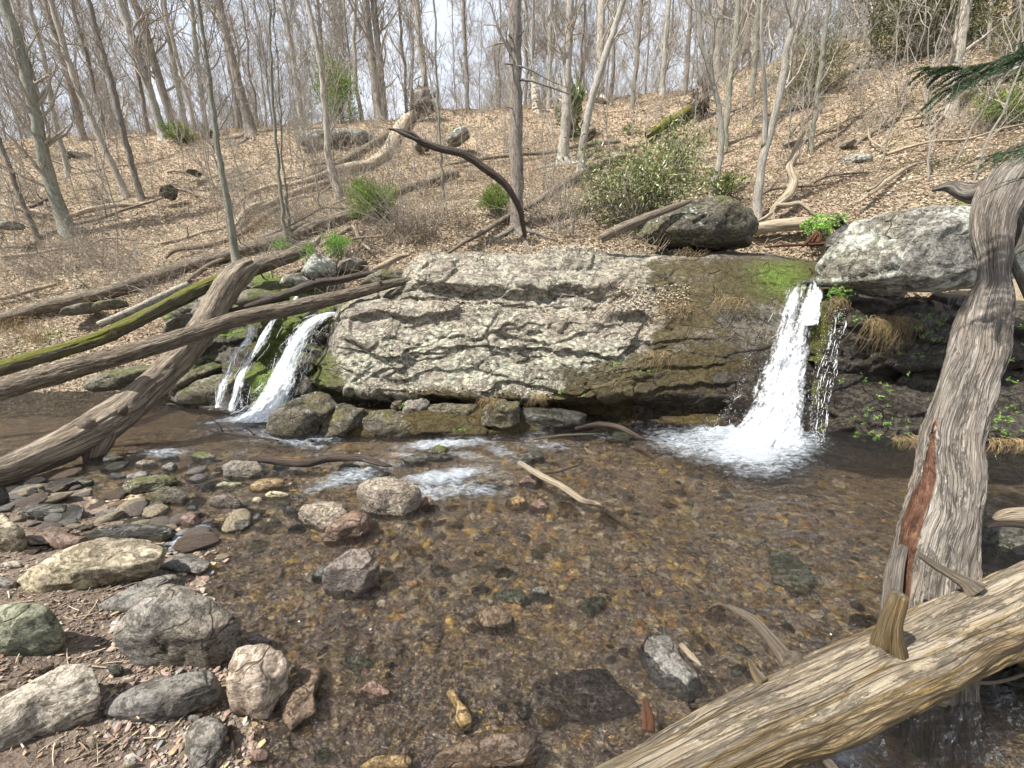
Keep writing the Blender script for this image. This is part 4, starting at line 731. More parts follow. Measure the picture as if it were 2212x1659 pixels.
Sx = [
 ('g',[(110,600),(200,480),(350,370),(550,340),(750,300),(880,285),(965,330),(935,420),(700,530),(480,620),(200,720),(105,690)],.24,'stone_tan','long smooth tan boulder with yellow moss on the left bank'),
 ('g',[(-80,760),(0,715),(150,700),(340,705),(390,770),(375,860),(200,950),(0,1020),(-80,1010)],.2,'stone_green','smooth green grey boulder cut by the left edge'),
 ('g',[(-150,1400),(0,1290),(200,1130),(430,1030),(560,1020),(605,1090),(595,1200),(540,1290),(380,1380),(200,1470),(0,1620),(-120,1690)],.17,'stone_pale','long pale grey slab boulder in the lower left corner'),
 ('g',[(720,1040),(705,940),(800,770),(960,590),(1050,585),(1200,640),(1360,720),(1475,850),(1400,900),(1270,1050),(1100,1065),(850,1110),(730,1080)],.36,'stone_grey','largest rough triangular grey boulder on the near bank'),
 ('g',[(605,1440),(620,1330),(750,1230),(950,1100),(1120,1050),(1290,1060),(1365,1110),(1350,1190),(1200,1250),(1100,1320),(900,1400),(700,1445)],.13,'stone_slate','smooth dark grey flat stone in front of the triangular boulder'),
 ('g',[(1360,1400),(1362,1160),(1385,1000),(1440,950),(1620,920),(1705,990),(1725,1100),(1640,1220),(1590,1360),(1500,1425),(1390,1415)],.26,'stone_cream','upright cream and rust block at the water edge'),
 ('g',[(1690,1460),(1650,1300),(1740,1120),(1800,1020),(1880,1003),(1905,1100),(1870,1240),(1885,1350),(1800,1430),(1720,1510)],.09,'stone_brown','wet brown cracked stone right of the cream block'),
 ('g',[(1110,1650),(1100,1480),(1160,1360),(1290,1330),(1355,1420),(1300,1560),(1240,1720),(1120,1720)],.08,'stone_grey','half buried grey brown stone below the cream block'),
 ('g',[(570,755),(700,660),(900,540),(1050,490),(1112,530),(1000,600),(870,700),(820,775),(700,760),(600,768)],.10,'stone_slate','long flat grey slab between the tan and the triangular boulders'),
 ('g',[(470,345),(600,260),(800,215),(950,225),(1060,260),(990,300),(700,340)],.13,'stone_dark','dark mossy wet slab behind the long tan boulder'),
 ('g',[(300,360),(330,300),(420,270),(520,290),(470,350),(380,380)],.09,'stone_rust','rusty pink stone behind the left end of the tan boulder'),
 ('g',[(-70,160),(0,150),(60,180),(100,250),(165,300),(140,355),(0,392),(-70,390)],.26,'stone_tan','rounded yellowish boulder on the left edge above the green one'),
 ('g',[(120,160),(150,110),(300,98),(412,100),(405,155),(300,192),(150,215)],.11,'stone_dark','flat dark stone in the shallows by the left edge'),
 ('g',[(560,172),(600,140),(800,105),(822,115),(740,152),(600,192)],.05,'stone_slate','thin blue grey slate lying flat in the shallows'),
 ('g',[(110,240),(300,218),(440,240),(330,345),(180,362)],.05,'stone_brown','flat brown stone behind the rusty pink stone'),
 ('g',[(930,485),(1000,400),(1130,380),(1255,450),(1200,525),(1060,505)],.05,'stone_slate','flat blue grey stone at the end of the small white chute'),
 ('g',[(-30,480),(10,440),(120,435),(150,465),(60,490)],.05,'stone_pale','flat pale slab below the rounded yellowish boulder'),
 ('g',[(-60,620),(-40,530),(40,520),(105,570),(100,630)],.06,'stone_slate','flat grey slab at the left edge above the green grey boulder'),
 ('g',[(165,75),(230,8),(300,55),(280,85),(190,90)],.14,'stone_dark','dark triangular stone under the near end of the big log'),
 ('g',[(895,95),(980,8),(1060,0),(1112,50),(1095,95),(950,105)],.16,'stone_moss','peaked mossy grey stone in the riffle'),
 ('g',ell(1345,85,100,42,5),.12,'stone_purple','dark purplish stone right of the peaked mossy stone'),
 ('g',ell(1640,55,82,30,0),.08,'stone_tan','tan flat topped stone left of the speckled boulder'),
 ('g',ell(1525,80,32,26,0),.06,'stone_tan','small tan cobble touching the flat topped stone'),
 ('g',ell(1665,95,60,22,0),.05,'stone_green','pale green cobble in front of the flat topped stone'),
 ('g',[(1735,180),(1760,120),(1900,70),(2040,110),(2080,180),(2000,260),(1880,280),(1800,230)],.17,'stone_speckled','low grey rock with cream lichen left of the speckled boulder'),
 ('g',ell(1172,1290,72,48,-10),.05,'stone_rust','pink cobble by the flat dark stone'),
 ('g',ell(1150,1370,42,28,0),.03,'stone_slate','small blue grey pebble below the pink cobble'),
 ('g',ell(552,1515,42,38,-30),.05,'stone_tan','small tan pebble on the mud near the bottom left'),
 ('g',[(1430,970),(1480,870),(1550,850),(1612,920),(1450,985)],.06,'stone_purple','flat purple grey stone behind the cream block'),
 ('g',ell(760,1150,45,25,-30),.04,'stone_cream','small pale pink stone in front of the triangular boulder'),
 ('g',ell(1912,1590,48,60,30),.05,'stone_green','green grey egg shaped stone in the bottom shallows'),
 ('g',ell(1540,1585,60,50,10),.03,'stone_rust','reddish flat stone at the bottom water edge'),
 ('g',ell(690,1085,50,45,0),.06,'stone_dark','dark chunk of stone left of the triangular boulder foot'),
 ('g',ell(255,1070,72,36,-25),.05,'stone_brown','brown stone in the mud above the pale corner slab'),
 ('g',ell(1130,195,70,50,-20),.09,'stone_rust','reddish stone at the head of the small white chute'),
 ('g',ell(1440,225,70,36,-30),.07,'stone_dark','dark wet rock in the shallows below the purplish stone'),
 ('g',ell(1140,130,35,25,0),.06,'stone_dark','small dark stone above the reddish chute stone'),
 ('g',ell(735,770,22,14,0),.03,'stone_grey','tiny grey stone beside the long flat slab'),
 ('g',ell(240,920,24,14,-20),.03,'stone_pale','tiny pale stone below the green grey boulder'),
 ('g',ell(30,1180,30,18,-20),.03,'stone_pale','tiny pale stone above the pale corner slab'),
 ('g',ell(770,1640,50,25,-30),.03,'stone_cream','pale sliver of stone on the mud at the bottom'),
 ('h',[(200,110),(228,30),(300,-35),(450,-62),(570,-20),(612,60),(590,125),(500,182),(380,192),(290,165)],.30,'stone_speckled','round speckled purple grey boulder in mid stream'),
 ('h',[(20,355),(100,230),(200,130),(290,138),(305,250),(250,300),(100,362)],.19,'stone_rust','reddish wedge shaped rock leaning below the speckled boulder'),
 ('h',[(15,620),(60,500),(170,378),(280,383),(370,460),(402,520),(385,600),(280,678),(160,682),(60,662)],.27,'stone_purple','blocky purple grey boulder in the middle of the pool'),
 ('h',[(-60,565),(-20,490),(80,430),(110,470),(30,595)],.1,'stone_dark','dark greenish wet rock behind the blocky purple boulder'),
 ('h',[(650,495),(700,460),(772,480),(750,532),(680,522)],.07,'stone_moss','small mossy yellow stone breaking the surface of the pool'),
 ('h',[(1020,625),(1100,590),(1200,600),(1245,660),(1200,722),(1090,672)],.05,'stone_green','pale green flat stone under the water in mid pool'),
 ('h',[(1238,632),(1330,588),(1362,640),(1350,692),(1250,662)],.10,'stone_slate','dark square stone beside the pale green flat stone'),
 ('h',[(1530,705),(1600,640),(1690,640),(1705,700),(1600,785)],.07,'stone_green','yellow green algae covered stone right of mid pool'),
 ('h',[(920,785),(960,720),(1050,688),(1155,780),(1140,865),(1050,895),(960,872)],.09,'stone_brown','faceted brown stone under the shallow water in mid pool'),
 ('h',[(243,1245),(258,1160),(310,1138),(400,1180),(443,1240),(410,1292),(300,1302)],.10,'stone_rust','glossy red brown stone alone in the near shallows'),
 ('h',[(728,1190),(790,1150),(830,1270),(905,1380),(902,1432),(840,1482),(798,1430),(808,1330)],.08,'stone_ochre','long ochre stone shaped like a bone in the near shallows'),
 ('h',[(650,1720),(700,1600),(850,1500),(1000,1440),(1200,1450),(1315,1490),(1260,1600),(1200,1720)],.14,'stone_brown','big smooth olive brown stone at the bottom edge'),
 ('h',[(230,1680),(300,1620),(450,1590),(540,1578),(558,1640),(540,1710),(240,1720)],.08,'stone_ochre','wet brown stone cut by the bottom edge'),
 ('h',[(1220,1195),(1330,1090),(1480,1068),(1700,1060),(1860,1240),(1905,1330),(1600,1410),(1300,1360)],.05,'stone_purple','wide flat purple slab under the near water'),
 ('i',[(-149,950),(-100,860),(20,855),(100,960),(200,1120),(262,1240),(150,1290),(50,1262),(-60,1200)],.13,'stone_slate','wet dark grey boulder just above the front log'),
 ('h',[(768,765),(900,698),(925,740),(840,802)],.05,'stone_cream','tan flat stone left of the faceted brown stone'),
 ('h',[(428,975),(500,920),(522,950),(450,1002)],.04,'stone_cream','cream stone under the water near the purple boulder'),
 ('h',[(918,1002),(960,922),(992,960),(940,1022)],.04,'stone_cream','slim cream stone below the faceted brown stone'),
 ('h',ell(1355,1375,85,68,10),.05,'stone_ochre','yellowish round stone under the near water'),
 ('h',ell(210,1040,105,60,10),.04,'stone_green','pale greenish disc shaped stone under the near water'),
 ('h',ell(420,1050,40,24,0),.03,'stone_slate','small slate oval beside the pale disc stone'),
 ('h',ell(1210,1330,40,55,20),.04,'stone_slate','slate oval left of the yellowish round stone'),
 ('h',ell(1085,1305,34,30,0),.04,'stone_dark','round dark cobble right of the ochre bone stone'),
 ('h',ell(1170,1275,30,28,0),.03,'stone_slate','small grey cobble above the slate oval'),
 ('h',ell(405,1110,22,24,0),.03,'stone_dark','tiny dark pebble above the glossy red brown stone'),
 ('h',ell(955,610,70,36,0),.04,'stone_purple','flat purple stone left of the pale green one'),
 ('h',[(1238,130),(1310,58),(1352,150),(1300,168)],.11,'stone_rust','rust coloured pointed stone at the far side of the riffle'),
 ('h',ell(1165,92,62,50,0),.08,'stone_ochre','ochre stone left of the rust coloured pointed stone'),
 ('h',ell(1485,150,74,30,5),.06,'stone_ochre','flat ochre stone right of the rust coloured pointed stone'),
 ('h',[(598,150),(620,50),(660,60),(684,120)],.12,'stone_rust','dark red shard against the right of the speckled boulder'),
 ('h',ell(565,370,75,40,10),.04,'stone_ochre','yellow brown slab in the shallows below the speckled boulder'),
 ('h',ell(905,830,38,32,0),.03,'stone_rust','pinkish cobble touching the faceted brown stone'),
 ('i',ell(300,750,65,50,0),.1,'stone_rust','reddish brown stone poking from the water above the front log'),
 ('i',[(600,350),(800,390),(910,560),(830,650),(640,560)],.08,'stone_green','large pale green stone deep under the right pool'),
 ('i',ell(1180,800,110,50,10),.1,'stone_dark','dark wet stone at the foot of the twisted trunk'),
 ('i',ell(440,1080,50,45,10),.06,'stone_green','greenish stone beside the front log'),
 ('d',[(1320,1355),(1328,1320),(1500,1300),(1562,1350),(1572,1400),(1480,1442),(1340,1432)],.2,'stone_grey','squared grey brown block standing in the riffle'),
 ('d',[(725,1480),(800,1440),(950,1388),(1040,1378),(1064,1420),(950,1480),(780,1535)],.14,'stone_moss','long mossy stone pointing at the squared block'),
 ('d',[(745,1405),(830,1370),(912,1378),(870,1432),(760,1445)],.09,'stone_slate','blue grey stone behind the long mossy stone'),
 ('d',[(1135,1305),(1200,1265),(1270,1258),(1288,1322),(1200,1342)],.14,'stone_moss','round topped mossy stone between riffle and still water'),
 ('d',[(800,1345),(860,1300),(930,1310),(945,1350),(850,1375)],.11,'stone_grey','grey brown stone behind the blue grey one'),
 ('d',[(935,1310),(1050,1263),(1072,1300),(960,1335)],.09,'stone_dark','dark flat stone left of the round topped mossy stone'),
 ('d',[(605,1320),(640,1285),(690,1273),(742,1310),(700,1352),(620,1350)],.12,'stone_dark','black wet rock beside the flared end of the big log'),
 ('d',ell(700,1405,60,28,-5),.06,'stone_dark','low black stone in front of the black wet rock'),
 ('d',[(955,1375),(1010,1320),(1052,1340),(1032,1385)],.09,'stone_slate','grey wedge stone behind the long mossy stone'),
 ('d',[(738,1290),(790,1285),(802,1320),(750,1318)],.08,'stone_moss','small mossy stone right of the black wet rock'),
 ('d',[(1475,1505),(1500,1440),(1600,1408),(1682,1420),(1692,1452),(1560,1505)],.1,'stone_ochre','orange and moss coloured stone below the squared block'),
 ('d',[(1245,1452),(1280,1430),(1500,1440),(1450,1482),(1270,1482)],.05,'stone_green','flat green slate under the squared block'),
 ('d',ell(480,1440,90,32,-5),.07,'stone_dark','flat dark stone under the flare of the big log'),
 ('d',[(-60,1600),(-50,1480),(40,1470),(60,1540),(20,1600)],.2,'stone_dark','black rock in the shade below the near end of the big log'),
 ('d',ell(1690,1470,70,26,0),.06,'stone_slate','flat grey stone right of the orange one'),
 ('e',[(638,1372),(700,1315),(762,1340),(742,1392)],.14,'stone_moss','dark mossy rock splitting the white riffle'),
 ('e',[(475,1425),(540,1370),(632,1380),(642,1432),(540,1442)],.12,'stone_dark','black shiny rock left of the mossy riffle rock'),
 ('e',ell(700,1390,110,25,0),.06,'stone_dark','low wet shelf under the mossy riffle rock'),
 ('e',[(1068,1275),(1140,1208),(1192,1220),(1182,1285)],.12,'stone_dark','dark wet rock against the foot of the outcrop'),
 ('e',[(1185,1405),(1230,1350),(1322,1338),(1335,1402),(1250,1445)],.15,'stone_dark','dark mossy rock where the pale branch starts'),
 ('e',[(1178,1562),(1250,1480),(1312,1500),(1332,1552),(1280,1572)],.12,'stone_rust','red brown angular rock beside the pale branch'),
 ('e',[(1685,1295),(1740,1240),(1800,1228),(1855,1270),(1820,1312),(1720,1318)],.13,'stone_green','olive dome shaped rock left of the main foam'),
 ('e',[(1925,1312),(2000,1300),(2095,1362),(1980,1375)],.09,'stone_rust','reddish flat rock at the edge of the main foam'),
 ('e',ell(1375,1232,32,22,0),.06,'stone_ochre','small orange cobble near the foot of the outcrop'),
 ('e',ell(1770,1308,50,14,0),.03,'stone_ochre','small yellow flat cobble before the olive dome rock'),
 ('e',ell(300,1490,110,30,-8),.06,'stone_dark','smooth dark ridge of rock breaking the riffle'),
 ('e',ell(180,1450,80,36,0),.08,'stone_dark','dark lumpy rock under the black driftwood stick'),
 ('e',ell(480,1590,60,20,0),.05,'stone_dark','low dark stone in the white water right of the speckled boulder'),
 ('e',ell(1000,1560,90,30,10),.05,'stone_brown','flat brown rock at the tail of the riffle'),
]
for k_, p, H, m_, l in Sx: stone(fr(k_, p), H, m_, l, sub=5 if H > .1 else 4, k=.45 if m_ in ('stone_cream', 'stone_ochre', 'stone_slate', 'stone_pale') else .8)
# a crowd of look-alike cobbles, each its own object
rg = np.random.default_rng(5); shapes = []
for s_ in range(8):
    V, T = rock_unit(900 + s_, 3, 10, 1.0); me = []
    for m_ in ('stone_brown', 'stone_slate', 'stone_ochre', 'stone_purple', 'stone_dark', 'stone_tan', 'stone_rust'):
        o = obj('cobble', V, T, M[m_]); me.append(o.data); C.objects.unlink(o); bpy.data.objects.remove(o)
    shapes.append(me)
names_ = ['wet brown', 'blue grey', 'golden ochre', 'purple grey', 'nearly black', 'tan', 'rusty red']
zones = [((1150, 1900), (930, 1130), 70, .04, .10), ((150, 760), (985, 1150), 60, .04, .10), ((0, 660), (985, 1210), 60, .045, .12), ((0, 520), (1010, 1190), 16, .11, .19), ((700, 1200), (960, 1240), 45, .03, .08), ((480, 1500), (1200, 1640), 40, .012, .04), ((1300, 1900), (1130, 1450), 30, .03, .06)]
cnt = 0
for (ua, ub), (va, vb), n, s0, s1 in zones:
    for q in range(n):
        u, v = rg.uniform(ua, ub), rg.uniform(va, vb); p = PZ(u, v, -.05)
        if p[1] > 4.9: continue
        z = float(bz(p[0], p[1])); p = PZ(u, v, z); z = float(bz(p[0], p[1])); k = rg.choice(7, p=[.2, .12, .25, .13, .1, .12, .08] if ua < 1100 or vb > 1300 else [.2, .06, .36, .1, .08, .14, .06]); s_ = rg.uniform(s0, s1)
        o = bpy.data.objects.new('cobble', shapes[rg.integers(8)][k]); C.objects.link(o)
        em = ua == 0
        if em: k = rg.choice([0, 1, 3, 5, 4, 5])
        o.data = shapes[rg.integers(8)][k]
        o.location = (p[0], p[1], z + (s_ * .1 if em else -s_ * .02)); o.scale = (s_, s_ * rg.uniform(.5, .95), s_ * (rg.uniform(.25, .5) if em else rg.uniform(.15, .35))); o.rotation_euler = (rg.normal() * .15, rg.normal() * .15, rg.uniform(0, 6.3))
        tag(o, names_[k] + ' cobble on the floor of the shallow stream', 'cobble', names_[k] + ' cobbles in the stream'); cnt += 1
# pebbles: nobody could count them
def scatter_peb(n, f, smin, smax, seed, name, mat, label, lift=.2):
    rg = np.random.default_rng(seed); u, v = f(rg, n); d = np.array([PZ(a, b, 0)[:2] for a, b in zip(u, v)]); z = bz(d[:, 0], d[:, 1])
    s_ = np.exp(rg.uniform(np.log(smin), np.log(smax), n)) * (.5 + .25 * d[:, 1]); sc = np.stack([s_, s_ * rg.uniform(.5, .9, n), s_ * rg.uniform(.2, .42, n)], 1)
    B = ico(1)[0] * (1 + .18 * perlin(ico(1)[0] * 2.3))[:, None]
    V, T = instances(np.stack([d[:, 0], d[:, 1], z + s_ * lift], 1), sc, rg, (B, ico(1)[1])); tag(obj(name, V, T, M[mat], smooth=False), label, kind='stuff')
def fz(rg, n):
    v = 930 + 760 * rg.random(n) ** 1.0; return rg.uniform(250, 2212, n), v
def fc(rg, n):
    u = rg.uniform(620, 2100, n); return u, rg.uniform(925, 1330, n)
scatter_peb(1500, fc, .022, .06, 60, 'submerged_cobbles', 'cobble_mix', 'amber and brown cobbles crowding the stream bed', -.05)
scatter_peb(9000, fz, .006, .028, 61, 'stream_pebbles', 'pebble', 'pebbles on the stream bed')
def fb(rg, n):
    v = rg.uniform(1080, 1700, n); return rg.uniform(-60, 1, n) * 0 + rg.uniform(-60, 330 + (v - 1080) * .45, n), v
scatter_peb(7000, fb, .003, .013, 62, 'bank_gravel', 'pebble_dry', 'small stones on the muddy bank')
# leaf and stick debris on the near bank
rg = np.random.default_rng(8); n = 620; v = rg.uniform(1080, 1680, n); u = rg.uniform(-60, 360 + (v - 1080) * .3); d = np.array([PZ(a, b, .1)[:2] for a, b in zip(u, v)])
V, T = leaves(np.stack([d[:, 0], d[:, 1], bz(d[:, 0], d[:, 1]) + .008], 1), rg.uniform(.012, .045, n), rg.uniform(.005, .018, n), rg, .25)
tag(obj('bank_leaves', V, T, M['litter_bed']), 'dead leaf scraps on the near bank', kind='stuff')
def sticks(P, L, r, rg, flat=.25, bend=.15, K=4):
    n = len(P); D = rg.normal(size=(n, 3)); D[:, 2] *= flat; D = nrm(D); B = rg.normal(size=(n, 3)) * bend
    s = np.linspace(-.5, .5, K)[None, :, None]; Pp = P[:, None] + D[:, None] * s * L[:, None, None] + B[:, None] * (.25 - s * s) * L[:, None, None]
    return btubes(Pp, np.broadcast_to(r[:, None], (n, K)) * np.linspace(1, .5, K), 4)
n = 200; k = rg.choice(620, n); V, Fq, wv = sticks(np.stack([d[k, 0], d[k, 1], bz(d[k, 0], d[k, 1]) + .012], 1), rg.uniform(.04, .15, n), rg.uniform(.0015, .004, n), rg, .1)
tag(obj('bank_twigs', V, Fq, M['twig_dry'], at={'wv': wv}), 'small twigs on the near bank', kind='stuff')

# ------------------------------------------------------------------ falls
t = NT('whitewater', .35, .4); at = t.coord((1, 1, 1), 'fuv', False); sx = t.new('ShaderNodeSeparateXYZ'); t.l.new(at, sx.inputs[0])
v = t.vm('MULTIPLY', at, (6, 3, 1)); n = t.noise(t.vm('MULTIPLY', at, (10, 2.2, 1)), 1.0, 6, .68, .7); n2 = t.noise(t.coord(rnd=False), 22, 5, .75, .6)
ed = t.mth('ABSOLUTE', t.mth('MULTIPLY_ADD', sx.outputs[0], 2, -1)); dn = t.attr('dens')
a = t.mth('ADD', t.mth('MULTIPLY', n, .9), t.mth('MULTIPLY', n2, .6)); a = t.mth('ADD', a, dn); a = t.mth('SUBTRACT', a, t.mth('MULTIPLY', t.mth('POWER', ed, 2.2), .62))
al = t.step(a, .66, 1.08)
col = t.mix(t.step(t.mth('ADD', n, n2), .75, 1.2), (.66, .70, .74), (.86, .88, .90))
t.b.inputs['Subsurface Weight'].default_value = 0; t.fin(col, .35, t.bump(t.mth('ADD', n, n2), .025, .8)); t.put(t.b.inputs['Alpha'], al); M['fall'] = t.m
t = NT('spray', .3, .4); M['spray'] = t.fin((.84, .87, .90))
def fall_sheet(rows, na, nl, layers, seed, amp, dens):
    r = np.array(rows, float); s = np.linspace(0, 1, nl); rr = catmull(r, nl); mb = MB(); AT = []; DN = []
    for L in range(layers):
        G = np.zeros((nl, na, 3)); 
        for i in range(nl):
            ul, ur, v_, Y = rr[i, 0], rr[i, 1], rr[i, 2], rr[i, 3]
            for_ = np.linspace(0, 1, na); p0 = PY(ul, v_, Y); p1 = PY(ur, v_, Y); G[i] = p0 + (p1 - p0) * for_[:, None]
        a_ = np.linspace(0, 1, na)[None] * np.ones((nl, 1)); b_ = s[:, None] * np.ones((1, na))
        q = np.stack([a_ * 6, b_ * 5, np.full_like(a_, L * 5 + seed)], -1)
        w = np.sin(a_ * pi) ** .6; G[..., 1] -= w * .10 * (.4 + b_) + L * .035; ns = fbm(q.reshape(-1, 3), 4).reshape(a_.shape); ns2 = fbm(q.reshape(-1, 3) * np.array([4, 3, 1]), 3).reshape(a_.shape)
        G[..., 1] -= amp * (.9 * ns + .5 * ns2) * (.4 + b_); G[..., 0] += amp * .6 * fbm(q.reshape(-1, 3) + 40, 3).reshape(a_.shape); G[..., 2] += amp * .3 * ns2
        mb.add(G.reshape(-1, 3), grid_faces(nl, na)); AT.append(np.stack([a_, b_ * len(rows) * .35, np.full_like(a_, L * 3. + seed)], -1).reshape(-1, 3))
        DN.append((np.interp(b_, np.linspace(0, 1, len(dens)), dens) - L * .05).reshape(-1))
    return mb, np.concatenate(AT), np.concatenate(DN)
def build_fall(par, rows, na, nl, layers, seed, amp, dens, name='water_sheet'):
    mb, A, D = fall_sheet(rows, na, nl, layers, seed, amp, dens); return obj(name, np.concatenate(mb.V), [np.concatenate(mb.F4)], M['fall'], par, at=dict(fuv=A, dens=D, wv=np.concatenate(mb.A)))
def drops(par, rows, n, seed, spread, s0, s1, name='spray_drops', lowbias=1.0):
    rg = np.random.default_rng(seed); r = catmull(np.array(rows, float), 200); k = (rg.random(n) ** lowbias * 199).astype(int); e = rg.choice([0, 1, 2], n, p=[.3, .3, .4])
    a = np.where(e == 0, -np.abs(rg.normal(size=n)) * .06, np.where(e == 1, 1 + np.abs(rg.normal(size=n)) * .05, rg.random(n)))
    P = np.array([PY(r[i, 0] + (r[i, 1] - r[i, 0]) * q, r[i, 2] + rg.normal() * 5, r[i, 3] - .12 - abs(rg.normal()) * spread) for i, q in zip(k, a)]); s_ = rg.uniform(s0, s1, n)
    B, T = ico(1); sc = np.stack([s_, s_, s_ * rg.uniform(1, 2.2, n)], 1); V, T = instances(P, sc, rg, (B, T)); o = obj(name, V, T, M['spray'], par); o['kind'] = 'stuff'; return o
def strands(par, rows, n, seed, r0, r1, L0, L1, name='water_strands', off=.14, edge=.1):
    rg = np.random.default_rng(seed); r = catmull(np.array(rows, float), 200); Ps = []
    for q in range(n):
        a = rg.uniform(-edge, 1 + edge); i0 = rg.uniform(0, .92); i1 = min(1, i0 + rg.uniform(L0, L1)); ks = np.linspace(i0, i1, 8) * 199; da = rg.normal() * .012; sw = rg.uniform(.3, 1.6); ph = rg.uniform(0, 6)
        Ps.append([PY(np.interp(k, range(200), r[:, 0]) * (1 - a - da * j) + np.interp(k, range(200), r[:, 1]) * (a + da * j) + sw * math.sin(j * 1.1 + ph), np.interp(k, range(200), r[:, 2]), np.interp(k, range(200), r[:, 3]) - off - rg.uniform(0, .05)) for j, k in enumerate(ks)])
    R_ = rg.uniform(r0, r1, n)[:, None] * np.array([.3, .8, 1, 1.1, .9, 1, .7, .2]); V, Fq, wv = btubes(np.array(Ps), R_, 5); o = obj(name, V, Fq, M['spray'], par, at={'wv': wv}); o['kind'] = 'stuff'; return o
MF = [(1700,1795,588,6.0),(1695,1788,604,5.85),(1680,1778,640,5.6),(1668,1768,690,5.35),(1648,1752,750,5.12),(1628,1738,810,4.92),(1608,1730,870,4.72),(1572,1722,920,4.52),(1535,1725,965,4.3)]
MF = [((l + r) / 2 - (r - l) * k_, (l + r) / 2 + (r - l) * k_, v, Y) for (l, r, v, Y), k_ in zip(MF, (.5, .54, .58, .62, .65, .66, .66, .68, .70))]
wf = thing('waterfall', 'main white waterfall plunging between the mossy rock and the huge pale boulder', 'waterfall', PY(1660, 960, 4.4))
build_fall(wf, MF, 90, 240, 4, 1, .085, [-.22, -.04, .03, .08, .14, .18, .2, .24, .2])
strands(wf, MF, 16, 3, .0008, .0016, .02, .06, edge=.0); drops(wf, MF, 900, 4, .05, .001, .0026, lowbias=.4)
RB = [(1735,1790,590,6.0),(1730,1786,610,5.85),(1720,1776,650,5.55),(1700,1762,700,5.3)]
build_fall(wf, RB, 40, 70, 2, 8, .03, [-.12, .12, .3, .2], 'bright_tongue')
CU = [(1690,1752,600,5.82),(1684,1745,618,5.65),(1668,1730,660,5.42),(1655,1715,710,5.2),(1640,1700,770,5.0)]
build_fall(wf, CU, 40, 90, 2, 18, .04, [-.2, .08, .12, .05, .05, .1], 'broken_curtain')
t = NT('clear_sheet', .08, .5); v = t.coord(rnd=False)
M['slick'] = t.fin(t.mix(t.noise(v, 9, 5), (.02, .02, .024), (.07, .068, .078)), .25, t.bump(t.noise(v, 9, 5), .08, 1))
G = loft([[(1690,606,5.78),(1800,604,5.8)], [(1688,592,5.95),(1810,590,5.97)], [(1705,580,6.12),(1760,578,6.14),(1825,572,6.15)], [(1700,584,6.5),(1720,574,6.5),(1830,570,6.5)]], np.linspace(1700, 1805, 60), [20, 20, 20], 2)
P_ = G.reshape(-1, 3); P_[:, 2] += -.035 + .02 * fbm(P_ * 5, 3); P_[:, 1] += .07
obj('brink_water', P_, grid_faces(*G.shape[:2]), M['slick'], wf)
st = thing('trickle', 'thin trickle of water falling just right of the main waterfall', 'waterfall', PY(1770, 950, 4.6))
TR = [(1806,1826,672,5.2),(1798,1820,710,5.1),(1788,1808,760,5.0),(1772,1800,820,4.9),(1768,1786,880,4.75),(1762,1780,950,4.5)]
strands(st, TR, 46, 13, .001, .003, .03, .12, off=.1, edge=.3); drops(st, TR, 420, 14, .03, .0014, .003); build_fall(st, TR, 16, 90, 1, 15, .03, [-.28, -.2, -.12, -.25, -.1, -.15])
LF = [(705,746,674,6.2),(664,724,686,6.08),(636,694,712,5.95),(612,675,748,5.8),(590,662,790,5.62),(565,652,835,5.42),(535,640,875,5.28),(500,625,902,5.15)]
lf = thing('waterfall', 'small white cascade fanning down mossy rock left of the outcrop', 'waterfall', PY(580, 900, 5.3))
build_fall(lf, LF, 60, 160, 3, 21, .06, [.25, .2, .25, .2, .2, .22, .25, .28]); strands(lf, LF, 90, 23, .001, .003, .04, .1); drops(lf, LF, 900, 24, .04, .0012, .003, lowbias=.6)
for nm, rw, d_ in (('left_rivulet', [(532,556,700,6.1),(526,560,730,5.95),(500,535,760,5.8),(488,518,800,5.6),(474,505,830,5.45),(470,500,875,5.3)], -.16), ('right_rivulet', [(582,608,688,6.1),(556,590,730,5.95),(524,552,790,5.75),(510,540,825,5.45),(496,528,880,5.3)], -.13), ('upper_rivulet', [(636,652,640,6.9),(625,640,660,6.8),(600,630,680,6.5)], -.05), ('low_veil', [(495,560,812,5.6),(470,560,845,5.5),(466,560,885,5.38)], -.3)):
    strands(lf, rw, 12, len(nm), .0008, .002, .06, .2, nm + '_strands', off=.12, edge=.35); build_fall(lf, rw, 16, 70, 1, len(nm) * 3, .03, [d_ + .25, d_ + .32, d_ + .2, d_ + .3, d_ + .3], nm)

# ------------------------------------------------------------------ logs
def log_disp(a1, a2, k=2.2, al=1.6, seed=0, tw=0.0, a3=0.0):
    def f(wv, P, RR):
        c = wv.copy(); 
        if tw:
            q = tw * c[:, 2]; x = c[:, 0] * np.cos(q) - c[:, 1] * np.sin(q); y = c[:, 0] * np.sin(q) + c[:, 1] * np.cos(q); c[:, 0], c[:, 1] = x, y
        big = fbm(np.stack([c[:, 0] * .8, c[:, 1] * .8, c[:, 2] * 1.3], -1) + seed, 3)
        rid = 1 - np.abs(fbm(np.stack([c[:, 0] * k, c[:, 1] * k, c[:, 2] * al], -1) + seed * 2, 4)) * 2
        fine = perlin(np.stack([c[:, 0] * k * 3, c[:, 1] * k * 3, c[:, 2] * al * 2.5], -1) + seed)
        out = a1 * big + a2 * (rid - .5) + a2 * .5 * fine
        if a3: out = out + a3 * np.tanh(7 * fbm(np.stack([c[:, 0] * 1.6, c[:, 1] * 1.6, c[:, 2] * 2.2], -1) + 60 + seed, 5)) + .25 * a3 * np.tanh(9 * perlin(np.stack([c[:, 0] * 4, c[:, 1] * 4, c[:, 2] * 5], -1) + 90))
        return out
    return f
